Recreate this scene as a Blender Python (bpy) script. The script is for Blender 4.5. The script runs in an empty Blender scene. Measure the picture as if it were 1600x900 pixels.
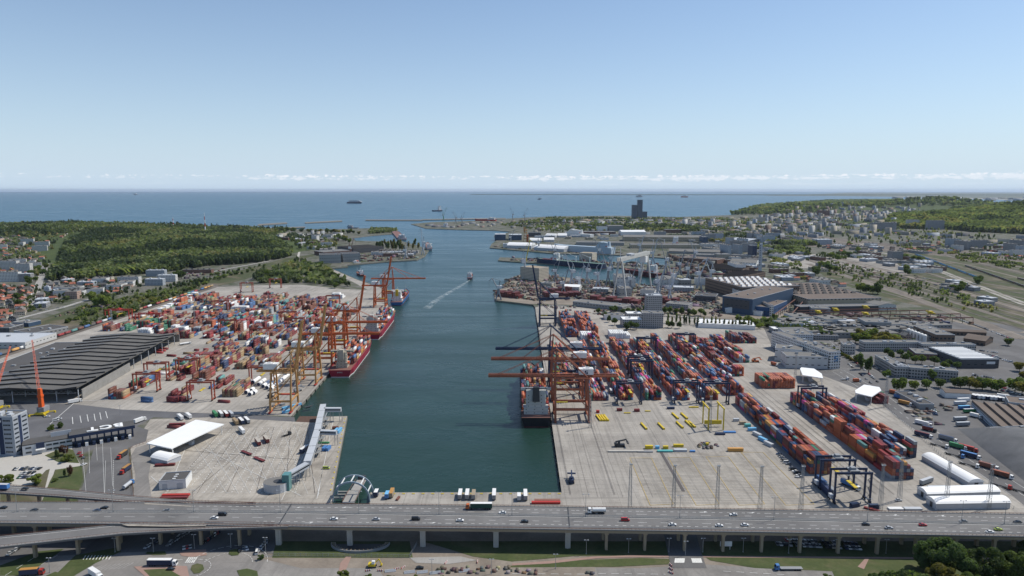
import bpy, bmesh, math, random
import numpy as np
from mathutils import Vector, Matrix
from mathutils.geometry import tessellate_polygon
R = math.radians
S = bpy.context.scene
COL = S.collection
random.seed(7); rng = np.random.default_rng(7)

# ---------------- camera ----------------
HC = 205.0; F = 1067.0; PITCH = 8.13
sp, cp = math.sin(R(PITCH)), math.cos(R(PITCH))
cd = bpy.data.cameras.new('camera'); cam = bpy.data.objects.new('camera', cd); COL.objects.link(cam)
cam.location = (0, 0, HC); cam.rotation_euler = (R(90-PITCH), 0, 0)
cd.sensor_width = 36; cd.lens = 36*F/1600; cd.clip_start = 1; cd.clip_end = 400000
S.camera = cam
# ---------------- sun, sky, exposure ----------------
SUN_DIR = Vector((0.68, 0.30, 1.0)).normalized()
elev = math.asin(SUN_DIR.z); azim = math.atan2(SUN_DIR.x, SUN_DIR.y)
sd = bpy.data.lights.new('sun', 'SUN'); sd.energy = 4.0; sd.angle = R(0.53); sd.color = (1.0, 0.94, 0.84)
sun = bpy.data.objects.new('sun', sd); COL.objects.link(sun)
sun.rotation_euler = (-SUN_DIR).to_track_quat('-Z', 'Y').to_euler()
W = bpy.data.worlds.new("World"); S.world = W; W.use_nodes = True
nt = W.node_tree; nt.nodes.clear()
def N(t, k, **kw):
    n = t.nodes.new(k)
    for a, b in kw.items(): setattr(n, a, b)
    return n
def L(t, a, b): t.links.new(a, b)
def Mth(t, op, a, b=None, c=None, clamp=False):
    n = N(t, 'ShaderNodeMath', operation=op); n.use_clamp = clamp
    for i, v in enumerate((a, b, c)):
        if v is None: continue
        if isinstance(v, (int, float)): n.inputs[i].default_value = v
        else: L(t, v, n.inputs[i])
    return n.outputs[0]
def Mix(t, f, a, b, typ='MIX'):
    n = N(t, 'ShaderNodeMix', data_type='RGBA', blend_type=typ)
    for s, v in ((n.inputs[0], f), (n.inputs[6], a), (n.inputs[7], b)):
        if isinstance(v, (int, float)): s.default_value = v
        elif isinstance(v, (tuple, list)): s.default_value = (*v[:3], 1)
        else: L(t, v, s)
    return n.outputs[2]
def Ramp(t, f, stops, interp='LINEAR'):
    n = N(t, 'ShaderNodeValToRGB'); n.color_ramp.interpolation = interp
    e = n.color_ramp.elements
    while len(e) < len(stops): e.new(0.5)
    for i, (p_, c) in enumerate(stops):
        e[i].position = p_; e[i].color = (*c, 1) if isinstance(c, (tuple, list)) else (c, c, c, 1)
    L(t, f, n.inputs[0]); return n.outputs[0]
def Noise(t, vec, scale, detail=3, rough=.55, dist=0):
    n = N(t, 'ShaderNodeTexNoise'); n.inputs['Scale'].default_value = scale; n.inputs['Detail'].default_value = detail
    n.inputs['Roughness'].default_value = rough; n.inputs['Distortion'].default_value = dist
    if vec is not None: L(t, vec, n.inputs['Vector'])
    return n.outputs[0]
tc = N(nt, 'ShaderNodeTexCoord'); sx = N(nt, 'ShaderNodeSeparateXYZ'); L(nt, tc.outputs['Generated'], sx.inputs[0])
cz = Mth(nt, 'MAXIMUM', sx.outputs[2], 0.0008)
cv = N(nt, 'ShaderNodeCombineXYZ'); L(nt, sx.outputs[0], cv.inputs[0]); L(nt, sx.outputs[1], cv.inputs[1]); L(nt, cz, cv.inputs[2])
sky = N(nt, 'ShaderNodeTexSky', sky_type='NISHITA'); sky.sun_disc = False
sky.sun_elevation = elev; sky.sun_rotation = azim; sky.air_density = 1.0; sky.dust_density = 0.6; sky.ozone_density = 1.6; sky.altitude = 50
L(nt, cv.outputs[0], sky.inputs[0])
# a row of small fair-weather clouds low over the horizon
az = Mth(nt, 'ARCTAN2', sx.outputs[0], sx.outputs[1])
def cloud(seed, zc, zh, ax, sz, thr, soft):
    v = N(nt, 'ShaderNodeCombineXYZ'); L(nt, Mth(nt, 'MULTIPLY', az, ax), v.inputs[0]); L(nt, Mth(nt, 'MULTIPLY', sx.outputs[2], sz), v.inputs[1]); v.inputs[2].default_value = seed
    n = Noise(nt, v.outputs[0], 1.0, 6, .62)
    band = Mth(nt, 'SUBTRACT', 1.0, Mth(nt, 'ABSOLUTE', Mth(nt, 'DIVIDE', Mth(nt, 'SUBTRACT', sx.outputs[2], zc), zh)), clamp=True)
    m = Mth(nt, 'ADD', n, Mth(nt, 'MULTIPLY', Mth(nt, 'SUBTRACT', band, 1.0), .55))
    va = N(nt, 'ShaderNodeCombineXYZ'); L(nt, Mth(nt, 'MULTIPLY', az, 5.5), va.inputs[0]); va.inputs[1].default_value = seed
    m = Mth(nt, 'ADD', Mth(nt, 'ADD', m, Mth(nt, 'MULTIPLY', az, .13)), Mth(nt, 'MULTIPLY_ADD', Noise(nt, va.outputs[0], 1.0, 3, .5), .55, -.275))
    return Mth(nt, 'DIVIDE', Mth(nt, 'SUBTRACT', m, thr), soft, clamp=True)
c1 = cloud(3.1, .0165, .0105, 75, 150, .43, .13)
c2 = cloud(9.7, .0195, .0085, 150, 260, .46, .12)
c3 = cloud(5.2, .009, .010, 22, 200, .44, .45)
cl = Mth(nt, 'MAXIMUM', Mth(nt, 'MULTIPLY', c1, .62), Mth(nt, 'MAXIMUM', Mth(nt, 'MULTIPLY', c2, .95), Mth(nt, 'MULTIPLY', c3, .30)))
hf = Mth(nt, 'POWER', 2.718, Mth(nt, 'MULTIPLY', cz, -6.5))
skb = Mix(nt, 1.0, sky.outputs[0], (.97, 1.10, 1.23), 'MULTIPLY')
skb = Mix(nt, Mth(nt, 'MULTIPLY', hf, .93), skb, (6.4, 7.9, 9.5))
skc = Mix(nt, cl, skb, (9.3, 9.7, 10.4))
bg = N(nt, 'ShaderNodeBackground'); bg.inputs[1].default_value = 0.09
L(nt, skc, bg.inputs[0]); wo = N(nt, 'ShaderNodeOutputWorld'); L(nt, bg.outputs[0], wo.inputs[0])
S.view_settings.view_transform = 'Standard'; S.view_settings.look = 'None'; S.view_settings.exposure = 0.12; S.view_settings.gamma = 1
S.view_settings.use_curve_mapping = False
S.cycles.volume_bounces = 0; S.cycles.max_bounces = 5; S.cycles.diffuse_bounces = 2; S.cycles.glossy_bounces = 2; S.cycles.transmission_bounces = 2
S.cycles.transparent_max_bounces = 6; S.cycles.caustics_reflective = False; S.cycles.caustics_refractive = False

# ---------------- terrain and survey ----------------
HILLS = [  # X, Y, rx, ry, h, rot
    (-1250, 2500, 620, 620, 34, 0), (-1750, 3000, 700, 600, 30, 0), (-900, 2500, 230, 380, 20, 0), (-2600, 3100, 1300, 700, 22, 0),
    (3550, 4350, 1500, 900, 96, .1), (2600, 4200, 700, 500, 45, 0), (5200, 4600, 1700, 1200, 110, 0),
    (4350, 7100, 1550, 900, 98, 0), (3050, 6700, 850, 520, 62, 0), (6200, 7200, 2600, 1100, 90, 0),
]
def hz(x, y):
    s = 0.0
    for (X, Y, rx, ry, h, r) in HILLS:
        dx, dy = x-X, y-Y
        c, q = math.cos(r), math.sin(r)
        d = ((dx*c+dy*q)/rx)**2 + ((-dx*q+dy*c)/ry)**2
        if d < 1: s = max(s, h*(1-d)**2*(1+.12*math.sin(x*.006)+.10*math.sin(y*.008+x*.003)))
    return s
def P(px, py, h=0.0):
    t = (py-450)/F; z = (HC-h)/(sp+t*cp)
    return Vector(((px-800)/F*z, z*(cp-t*sp), h))
def PH(px, py):     # on the terrain
    t = (py-450)/F; dx, dy, dz = (px-800)/F, cp-t*sp, -(sp+t*cp)
    if py > 480: return P(px, py)
    z = 900.0
    while z < 14000:
        if HC+dz*z <= hz(dx*z, dy*z): break
        z += 25+z*.004
    return Vector((dx*z, dy*z, hz(dx*z, dy*z)))
def to_px(x, y, z):
    zz = y*cp+(HC-z)*sp; return 800+F*x/zz, 450+F*(-(z-HC)*cp-y*sp)/zz

# ---------------- tagging ----------------
LABELS = {}
def tag(o, label=None, cat=None, group=None, kind=None):
    if label:
        o['label'] = label; LABELS.setdefault(label, []).append(o.name)
    if cat: o['category'] = cat
    if group: o['group'] = group
    if kind: o['kind'] = kind
    return o
def empty(name, loc, rz=0, label=None, cat=None, group=None):
    o = bpy.data.objects.new(name, None); COL.objects.link(o); o.location = loc; o.rotation_euler = (0, 0, rz)
    o.empty_display_size = .5
    return tag(o, label, cat, group)
def link(name, me, parent=None, loc=(0, 0, 0), rz=0):
    o = bpy.data.objects.new(name, me); COL.objects.link(o); o.location = loc; o.rotation_euler = (0, 0, rz)
    if parent: o.parent = parent
    return o
KIDS = {}
def kids(o):
    return [c for c in o.children]
def copy_tree(o, loc=None, rz=None, label=None, group=None, children=None):
    c = o.copy(); COL.objects.link(c)
    if loc is not None: c.location = loc
    if rz is not None: c.rotation_euler = (0, 0, rz)
    if label:
        tag(c, label)
    if group: c['group'] = group
    def rec(src, dst):
        for ch in KIDS.get(src.name, ()):
            d = ch.copy(); COL.objects.link(d); d.parent = dst; rec(ch, d)
    rec(o, c)
    return c
def freeze(o):      # remember the children tree of a prototype once (fast copying)
    def rec(x):
        KIDS[x.name] = list(x.children)
        for c in x.children: rec(c)
    rec(o); return o
ORD = 'first second third fourth fifth sixth seventh eighth ninth tenth eleventh twelfth thirteenth fourteenth fifteenth sixteenth seventeenth eighteenth nineteenth twentieth'.split()
def od(i):
    if i < 20: return ORD[i]
    n = i+1; t = {2: 'twenty', 3: 'thirty', 4: 'forty', 5: 'fifty', 6: 'sixty', 7: 'seventy', 8: 'eighty', 9: 'ninety'}
    if n < 100:
        if n % 10 == 0: return {2: 'twentieth', 3: 'thirtieth', 4: 'fortieth', 5: 'fiftieth', 6: 'sixtieth', 7: 'seventieth', 8: 'eightieth', 9: 'ninetieth'}[n//10]
        return t[n//10]+'-'+ORD[n % 10-1]
    return '%dth' % n

# ---------------- mesh builder ----------------
class MB:
    def __init__(s): s.v = []; s.f = []; s.m = []
    def add(s, vs, fs, m=0):
        b = len(s.v); s.v += [tuple(p) for p in vs]; s.f += [tuple(b+i for i in f) for f in fs]; s.m += [m]*len(fs)
    BF = [(0, 3, 2, 1), (4, 5, 6, 7), (0, 1, 5, 4), (1, 2, 6, 5), (2, 3, 7, 6), (3, 0, 4, 7)]
    def box(s, x0, x1, y0, y1, z0, z1, m=0):
        s.add([(x0, y0, z0), (x1, y0, z0), (x1, y1, z0), (x0, y1, z0), (x0, y0, z1), (x1, y0, z1), (x1, y1, z1), (x0, y1, z1)], s.BF, m); return s
    def beam(s, a, b, w, h=None, m=0, up=(0, 0, 1)):
        a, b = Vector(a), Vector(b); h = h or w; d = (b-a).normalized(); u = Vector(up)
        if abs(d.dot(u)) > .99: u = Vector((0, 1, 0))
        r = d.cross(u).normalized()*w/2; u = r.cross(d).normalized()*h/2
        s.add([a-r-u, a+r-u, b+r-u, b-r-u, a-r+u, a+r+u, b+r+u, b-r+u], s.BF, m); return s
    def taper(s, a, b, w0, w1, m=0):
        a, b = Vector(a), Vector(b); d = (b-a).normalized(); u = Vector((0, 0, 1)) if abs(d.z) < .9 else Vector((0, 1, 0))
        r = d.cross(u).normalized(); u = r.cross(d).normalized()
        s.add([a-r*w0-u*w0, a+r*w0-u*w0, b+r*w1-u*w1, b-r*w1-u*w1, a-r*w0+u*w0, a+r*w0+u*w0, b+r*w1+u*w1, b-r*w1+u*w1], s.BF, m); return s
    def cyl(s, a, b, r, n=8, r2=None, m=0):
        a, b = Vector(a), Vector(b); r2 = r if r2 is None else r2; d = (b-a).normalized()
        u = Vector((0, 0, 1)) if abs(d.z) < .9 else Vector((1, 0, 0)); p = d.cross(u).normalized(); q = d.cross(p).normalized()
        vs = [a+(p*math.cos(k*2*math.pi/n)+q*math.sin(k*2*math.pi/n))*r for k in range(n)]+[b+(p*math.cos(k*2*math.pi/n)+q*math.sin(k*2*math.pi/n))*r2 for k in range(n)]
        fs = [(k, (k+1) % n, n+(k+1) % n, n+k) for k in range(n)]+[tuple(range(n))[::-1], tuple(range(n, 2*n))]
        s.add(vs, fs, m); return s
    def prism(s, poly, z0, z1, m=0, mt=None):
        n = len(poly); vs = [(p[0], p[1], z0) for p in poly]+[(p[0], p[1], z1) for p in poly]
        area = sum(poly[i][0]*poly[(i+1) % n][1]-poly[(i+1) % n][0]*poly[i][1] for i in range(n))
        side = [(i, (i+1) % n, n+(i+1) % n, n+i) for i in range(n)]
        tr = tessellate_polygon([[Vector((p[0], p[1], 0)) for p in poly]])
        top = []
        for t in tr:
            a, b, c = [Vector((poly[i][0], poly[i][1])) for i in t]
            if (b-a).cross(c-a) < 0: t = (t[0], t[2], t[1])
            top.append(tuple(n+i for i in t))
        if area < 0: side = [f[::-1] for f in side]
        s.add(vs, side, m); b = len(s.v)-2*n
        s.f += [tuple(b+i for i in f) for f in top]; s.m += [m if mt is None else mt]*len(top); return s
    def sheet(s, poly, z, m=0):
        tr = tessellate_polygon([[Vector((p[0], p[1], 0)) for p in poly]])
        top = []
        for t in tr:
            a, b, c = [Vector((poly[i][0], poly[i][1])) for i in t]
            if (b-a).cross(c-a) < 0: t = (t[0], t[2], t[1])
            top.append(tuple(t))
        s.add([(p[0], p[1], z if not callable(z) else z(p)) for p in poly], top, m); return s
    def strip(s, pts, w, z=0, m=0, off=0):
        pts = [Vector(p[:2]) for p in pts]; Lp, Rp = [], []
        for i, p in enumerate(pts):
            d = (pts[min(i+1, len(pts)-1)]-pts[max(i-1, 0)]).normalized(); n = Vector((-d.y, d.x))
            Lp.append(p+n*(off+w/2)); Rp.append(p+n*(off-w/2))
        for i in range(len(pts)-1):
            s.add([(*Rp[i], z), (*Rp[i+1], z), (*Lp[i+1], z), (*Lp[i], z)], [(0, 1, 2, 3)], m)
        return s
    def dash(s, a, b, w, on, offl, z, m=0):
        a, b = Vector(a[:2]), Vector(b[:2]); Ld = (b-a).length; d = (b-a)/Ld; t = 0
        while t < Ld:
            s.strip([a+d*t, a+d*min(Ld, t+on)], w, z, m); t += on+offl
        return s
    def mesh(s, name, mats, smooth=False):
        me = bpy.data.meshes.new(name); me.from_pydata(s.v, [], s.f)
        for m in (mats if isinstance(mats, (list, tuple)) else [mats]): me.materials.append(m)
        if any(s.m): me.polygons.foreach_set('material_index', s.m)
        if smooth: me.polygons.foreach_set('use_smooth', [True]*len(me.polygons))
        me.update(); return me
    def build(s, name, mats, parent=None, loc=(0, 0, 0), rz=0, smooth=False):
        return link(name, s.mesh(name, mats, smooth), parent, loc, rz)
def textobj(name, tx, parent, loc, rot):
    tmp = bpy.data.objects.new(name+'_source', tx); me = bpy.data.meshes.new_from_object(tmp); bpy.data.objects.remove(tmp)
    o = link(name, me, parent, loc); o.rotation_euler = rot; return o
def npmesh(name, V, Fc, mats, attr=None, matidx=None, smooth=False):
    """V (n,3), Fc (m,k) faces of equal size; attr: per-face colour (m,3)"""
    me = bpy.data.meshes.new(name); k = Fc.shape[1]; m = len(Fc)
    me.vertices.add(len(V)); me.vertices.foreach_set('co', np.ascontiguousarray(V, dtype=np.float32).ravel())
    me.loops.add(m*k); me.loops.foreach_set('vertex_index', np.ascontiguousarray(Fc, dtype=np.int32).ravel())
    me.polygons.add(m); me.polygons.foreach_set('loop_start', np.arange(0, m*k, k, dtype=np.int32))
    me.polygons.foreach_set('loop_total', np.full(m, k, dtype=np.int32))
    for q in (mats if isinstance(mats, (list, tuple)) else [mats]): me.materials.append(q)
    if matidx is not None: me.polygons.foreach_set('material_index', np.ascontiguousarray(matidx, dtype=np.int32))
    if smooth: me.polygons.foreach_set('use_smooth', np.ones(m, dtype=bool))
    me.update(calc_edges=True)
    if attr is not None:
        a = me.color_attributes.new('col', 'FLOAT_COLOR', 'CORNER')
        c = np.ones((m, k, 4), dtype=np.float32); c[:, :, :3] = np.asarray(attr)[:, None, :]
        a.data.foreach_set('color', c.ravel())
    return me
BOXV = np.array([(-.5, -.5, 0), (.5, -.5, 0), (.5, .5, 0), (-.5, .5, 0), (-.5, -.5, 1), (.5, -.5, 1), (.5, .5, 1), (-.5, .5, 1)])
BOXF = np.array([(4, 5, 6, 7), (0, 1, 5, 4), (1, 2, 6, 5), (2, 3, 7, 6), (3, 0, 4, 7)])
def boxes_mesh(name, rows, mats):
    """rows: (x,y,z,sx,sy,sz,rz,r,g,b)"""
    a = np.array(rows, dtype=float); n = len(a)
    v = BOXV[None]*a[:, None, 3:6]; c, s_ = np.cos(a[:, 6])[:, None], np.sin(a[:, 6])[:, None]
    V = np.stack([v[..., 0]*c-v[..., 1]*s_, v[..., 0]*s_+v[..., 1]*c, v[..., 2]], -1)+a[:, None, 0:3]
    Fc = BOXF[None]+np.arange(n)[:, None, None]*8
    return npmesh(name, V.reshape(-1, 3), Fc.reshape(-1, 4), mats, np.repeat(a[:, 7:10], 5, 0))

# ---------------- materials ----------------
def newmat(name):
    m = bpy.data.materials.new(name); m.use_nodes = True; t = m.node_tree; b = t.nodes['Principled BSDF']
    b.inputs['Specular IOR Level'].default_value = .3
    return m, t, b
def mat(name, col, rough=.75, var=.12, scale=.3, metal=0.0, spec=.3, objvar=0.0, dirt=0.0, coord='Object'):
    m, t, b = newmat(name)
    tcn = N(t, 'ShaderNodeTexCoord'); n = Noise(t, tcn.outputs[coord], scale, 4, .6)
    f = Mth(t, 'MULTIPLY_ADD', n, 2*var, 1-var)
    if objvar:
        oi = N(t, 'ShaderNodeObjectInfo'); f = Mth(t, 'MULTIPLY', f, Mth(t, 'MULTIPLY_ADD', oi.outputs['Random'], 2*objvar, 1-objvar))
    c = Mix(t, 1.0, col, f, 'MULTIPLY')
    if dirt:
        n2 = Noise(t, tcn.outputs[coord], scale*4, 5, .7)
        c = Mix(t, Mth(t, 'MULTIPLY', Ramp(t, n2, [(.45, 0.), (.7, 1.)]), dirt), c, (.10, .075, .055))
    L(t, c, b.inputs['Base Color']); b.inputs['Roughness'].default_value = rough; b.inputs['Metallic'].default_value = metal
    b.inputs['Specular IOR Level'].default_value = spec
    return m
def attrmat(name, rough=.6, var=.12, scale=.5, dirt=.25):
    m, t, b = newmat(name)
    at = N(t, 'ShaderNodeVertexColor', layer_name='col'); tcn = N(t, 'ShaderNodeTexCoord')
    n = Noise(t, tcn.outputs['Object'], scale, 4, .6)
    c = Mix(t, 1.0, at.outputs[0], Mth(t, 'MULTIPLY_ADD', n, 2*var, 1-var), 'MULTIPLY')
    if dirt:
        n2 = Noise(t, tcn.outputs['Object'], scale*3, 4, .7)
        c = Mix(t, Mth(t, 'MULTIPLY', Ramp(t, n2, [(.5, 0.), (.72, 1.)]), dirt), c, (.14, .11, .09))
    L(t, c, b.inputs['Base Color']); b.inputs['Roughness'].default_value = rough
    return m
def groundmat(name, stops, scale=.02, fine=.4, fvar=.25, slab=None, slabcol=.82, rough=.9, bump=0, tracks=0, slabw=.012, stains=0):
    m, t, b = newmat(name)
    tcn = N(t, 'ShaderNodeTexCoord'); v = tcn.outputs['Object']
    n = Noise(t, v, scale, 6, .62, .6); c = Ramp(t, n, stops)
    f = Mth(t, 'MULTIPLY_ADD', Noise(t, v, fine, 4, .65), 2*fvar, 1-fvar); c = Mix(t, 1.0, c, f, 'MULTIPLY')
    if tracks:
        mp = N(t, 'ShaderNodeMapping'); L(t, v, mp.inputs[0]); mp.inputs['Scale'].default_value = (.9, .012, 1)
        nn = Noise(t, mp.outputs[0], 1.0, 3, .6); c = Mix(t, 1.0, c, Mth(t, 'MULTIPLY_ADD', nn, 2*tracks, 1-tracks), 'MULTIPLY')
    if stains:       # oil spots, patches and tyre-darkened lanes
        s1 = Ramp(t, Noise(t, v, .11, 5, .75, 1.5), [(.54, 0.), (.66, 1.)]); mp2 = N(t, 'ShaderNodeMapping'); L(t, v, mp2.inputs[0]); mp2.inputs['Scale'].default_value = (.22, .006, 1)
        s2 = Ramp(t, Noise(t, mp2.outputs[0], 1.0, 4, .7), [(.50, 0.), (.62, 1.)]); mp3 = N(t, 'ShaderNodeMapping'); L(t, v, mp3.inputs[0]); mp3.inputs['Scale'].default_value = (.012, .30, 1)
        s3 = Ramp(t, Noise(t, mp3.outputs[0], 1.0, 4, .7), [(.56, 0.), (.66, 1.)])
        c = Mix(t, Mth(t, 'MULTIPLY', Mth(t, 'MAXIMUM', s1, Mth(t, 'MAXIMUM', s2, s3)), stains), c, (.15, .142, .132))
        br0 = N(t, 'ShaderNodeTexBrick'); br0.offset = .37; L(t, v, br0.inputs['Vector']); br0.inputs['Scale'].default_value = 1; br0.inputs['Brick Width'].default_value = 46; br0.inputs['Row Height'].default_value = 31; br0.inputs['Mortar Size'].default_value = 0; br0.inputs['Bias'].default_value = .1
        br0.inputs['Color1'].default_value = (1, 1, 1, 1); br0.inputs['Color2'].default_value = (.78, .78, .79, 1); c = Mix(t, .8, c, br0.outputs[0], 'MULTIPLY')
    if slab:
        br = N(t, 'ShaderNodeTexBrick'); br.offset = 0; L(t, v, br.inputs['Vector'])
        br.inputs['Scale'].default_value = 1; br.inputs['Brick Width'].default_value = slab[0]; br.inputs['Row Height'].default_value = slab[1]
        br.inputs['Mortar Size'].default_value = slabw*slab[0]; br.inputs['Mortar Smooth'].default_value = .3; br.inputs['Bias'].default_value = 0
        br.inputs['Color1'].default_value = (1, 1, 1, 1); br.inputs['Color2'].default_value = (.90, .90, .90, 1); br.inputs['Mortar'].default_value = (slabcol*.8,)*3+(1,)
        c = Mix(t, 1.0, c, br.outputs[0], 'MULTIPLY')
    L(t, c, b.inputs['Base Color']); b.inputs['Roughness'].default_value = rough; b.inputs['Specular IOR Level'].default_value = .2
    return m
M = {}
M['yard'] = groundmat('yard_concrete', [(.3, (.31, .285, .248)), (.5, (.39, .363, .32)), (.72, (.455, .425, .375))], .02, .35, .18, (12, 12), .8, tracks=.12, stains=.30)
M['yardblock'] = groundmat('block_paving', [(.3, (.25, .24, .225)), (.5, (.31, .30, .28)), (.72, (.37, .355, .33))], .03, .5, .15, None, tracks=.15)
M['oldyard'] = groundmat('worn_paving', [(.3, (.30, .27, .23)), (.5, (.42, .385, .33)), (.72, (.50, .46, .40))], .05, .6, .22, (7, 7), .8, tracks=.05, stains=.35)
M['asphalt'] = groundmat('asphalt', [(.3, (.115, .113, .112)), (.6, (.165, .162, .16)), (.8, (.21, .205, .20))], .03, .8, .18, tracks=.16, stains=.3)
M['asphalt_new'] = groundmat('asphalt_dark', [(.3, (.10, .10, .105)), (.7, (.145, .145, .15))], .03, .8, .12, tracks=.08)
M['oldroad'] = groundmat('bleached_asphalt', [(.3, (.20, .19, .175)), (.6, (.28, .265, .245)), (.8, (.35, .33, .30))], .04, .7, .16, tracks=.1, stains=.3)
M['deck'] = groundmat('flyover_asphalt', [(.3, (.15, .147, .143)), (.7, (.215, .21, .203))], .03, .9, .14, tracks=.0, stains=.12)
M['grass'] = groundmat('grass_lawn', [(.3, (.048, .066, .024)), (.5, (.068, .086, .032)), (.66, (.10, .10, .048)), (.8, (.15, .135, .08))], .05, .5, .38)
M['drygrass'] = groundmat('dry_grass', [(.34, (.155, .13, .098)), (.43, (.095, .09, .05)), (.5, (.058, .070, .030)), (.58, (.07, .08, .036)), (.68, (.13, .115, .082))], .012, .2, .35)
M['soil'] = groundmat('bare_soil', [(.3, (.16, .135, .11)), (.6, (.26, .225, .185)), (.8, (.36, .32, .27))], .03, .5, .25)
M['town'] = groundmat('town_ground', [(.34, (.045, .062, .026)), (.45, (.09, .095, .065)), (.54, (.155, .147, .13)), (.62, (.08, .09, .055)), (.74, (.05, .068, .026))], .02, .2, .3)
M['forestfloor'] = groundmat('forest_floor', [(.3, (.045, .065, .022)), (.7, (.075, .10, .032))], .02, .2, .3)
M['sand'] = groundmat('sand', [(.3, (.5, .46, .38)), (.7, (.62, .58, .5))], .02, .2, .1)
M['gravel'] = groundmat('grey_gravel', [(.3, (.095, .098, .102)), (.7, (.15, .153, .157))], .05, 1.2, .2)
M['paint'] = mat('road_paint', (.66, .66, .63), .6, .25, .5)
M['ypaint'] = mat('yellow_paint', (.50, .36, .12), .7, .25, .3)
M['rail'] = mat('rail_steel', (.10, .085, .075), .5, .2, .5)
M['ballast'] = groundmat('track_ballast', [(.3, (.09, .078, .066)), (.7, (.20, .175, .15))], .03, .4, .25)
M['quaywall'] = mat('quay_wall', (.20, .185, .16), .9, .35, .3)
M['brickpave'] = mat('red_paving', (.30, .20, .165), .85, .15, .5)
M['conc'] = mat('concrete', (.42, .40, .36), .85, .15, .3)
M['conctan'] = mat('tan_concrete', (.31, .255, .18), .85, .15, .3)
M['gwhite'] = mat('chalky_white_paint', (.50, .50, .47), .6, .15, .1, dirt=.2)
M['white'] = mat('white_paint', (.74, .74, .72), .55, .10, .3, dirt=.15)
M['roofwhite'] = mat('white_roof', (.80, .80, .78), .5, .07, .1)
M['lightgrey'] = mat('light_grey_metal', (.46, .48, .50), .5, .1, .2)
M['grey'] = mat('grey_metal', (.26, .27, .28), .55, .15, .2)
M['dark'] = mat('dark_metal', (.05, .052, .055), .5, .2, .4)
M['black'] = mat('black_rubber', (.02, .02, .02), .8, .1, .4)
M['steel'] = mat('galvanised_steel', (.33, .34, .34), .45, .1, .4, metal=.3)
M['glass'] = mat('window_glass', (.03, .04, .05), .12, .1, .5, spec=.6)
M['navy'] = mat('navy_paint', (.022, .038, .085), .45, .15, .3, dirt=.15)
M['rust'] = mat('railing_rust', (.22, .11, .08), .7, .2, .5)
M['yellow'] = mat('yellow_paint_metal', (.62, .46, .03), .5, .12, .3, dirt=.1)
M['red'] = mat('red_paint', (.42, .04, .03), .5, .12, .3, dirt=.15)
M['orange'] = mat('orange_paint', (.52, .13, .035), .5, .12, .3, dirt=.15)
M['blue'] = mat('blue_paint', (.07, .20, .45), .5, .12, .3, dirt=.1)
M['ltblue'] = mat('light_blue_paint', (.16, .42, .66), .5, .1, .3)
M['green'] = mat('green_paint', (.05, .22, .09), .5, .12, .3)
M['teal'] = mat('teal_paint', (.10, .40, .38), .5, .12, .3)
M['roofdark'] = mat('bitumen_roof', (.085, .082, .08), .9, .2, .06)
M['roofgrey'] = mat('grey_roof', (.17, .165, .155), .9, .2, .05)
M['roofbrown'] = mat('brown_roof', (.145, .115, .095), .9, .25, .04)
M['roofred'] = mat('red_tile_roof', (.30, .115, .075), .85, .2, .3, objvar=.25)
# ---------------- sea ----------------
m, t, b = newmat('sea_water'); M['water'] = m
tcn = N(t, 'ShaderNodeTexCoord'); v = tcn.outputs['Object']
big = Noise(t, v, .0035, 5, .6, 1.2)
mp = N(t, 'ShaderNodeMapping'); L(t, v, mp.inputs[0]); mp.inputs['Scale'].default_value = (.004, .02, 1); streak = Noise(t, mp.outputs[0], 1.0, 5, .65, .8)
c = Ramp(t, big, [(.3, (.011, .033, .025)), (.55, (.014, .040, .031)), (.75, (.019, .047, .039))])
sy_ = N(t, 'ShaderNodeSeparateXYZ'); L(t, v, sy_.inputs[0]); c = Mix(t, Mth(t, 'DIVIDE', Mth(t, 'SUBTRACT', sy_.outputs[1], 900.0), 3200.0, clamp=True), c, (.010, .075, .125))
L(t, c, b.inputs['Base Color'])
L(t, Mth(t, 'MULTIPLY_ADD', streak, .36, .12), b.inputs['Roughness']); b.inputs['IOR'].default_value = 1.33; b.inputs['Specular IOR Level'].default_value = .42
bmp = N(t, 'ShaderNodeBump'); bmp.inputs['Distance'].default_value = 1.0
w1 = Noise(t, v, .22, 5, .65, .3); w2 = Noise(t, v, .02, 4, .6, .5)
L(t, Mth(t, 'ADD', Mth(t, 'MULTIPLY', w1, .5), Mth(t, 'MULTIPLY', w2, 1.6)), bmp.inputs['Height']); bmp.inputs['Strength'].default_value = .5
L(t, bmp.outputs[0], b.inputs['Normal'])
WZ = -2.6
g = MB(); ring = [(140000*math.cos(a*math.pi/24), 140000*math.sin(a*math.pi/24)) for a in range(48)]
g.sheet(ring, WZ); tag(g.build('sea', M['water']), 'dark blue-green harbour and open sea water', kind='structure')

# ---------------- land ----------------
def pp(lst, h=0): return [tuple(P(x, y, h)[:2]) for x, y in lst]
LEFT = [(380, 352), (440, 358), (520, 358), (560, 357), (600, 356), (622, 358), (620, 365), (580, 368), (548, 372), (556, 376), (590, 377), (629, 377), (655, 384), (670, 391), (664, 400), (651, 406), (600, 409),
        (542, 414), (544, 417), (517, 419), (560, 437), (600, 450), (607, 478), (455, 650), (460, 660), (496, 660), (498, 651), (543, 650), (520, 768), (519, 790), (576, 790), (578, 769), (878, 769), (836, 480),
        (833, 476), (773, 469), (772, 458), (786, 446), (798, 434), (815, 428), (843, 429), (1040, 449), (1043, 428), (1000, 420), (850, 412), (778, 407), (781, 402), (850, 404), (1000, 412), (1040, 415), (1042, 403),
        (960, 398), (865, 396), (810, 391), (765, 387), (768, 381), (775, 376), (772, 368), (800, 362), (772, 360), (720, 359), (666, 357), (642, 350), (675, 347), (745, 345), (800, 341), (862, 338), (965, 337), (1060, 339), (1145, 336), (1180, 331)]
coast = pp(LEFT)
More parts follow.
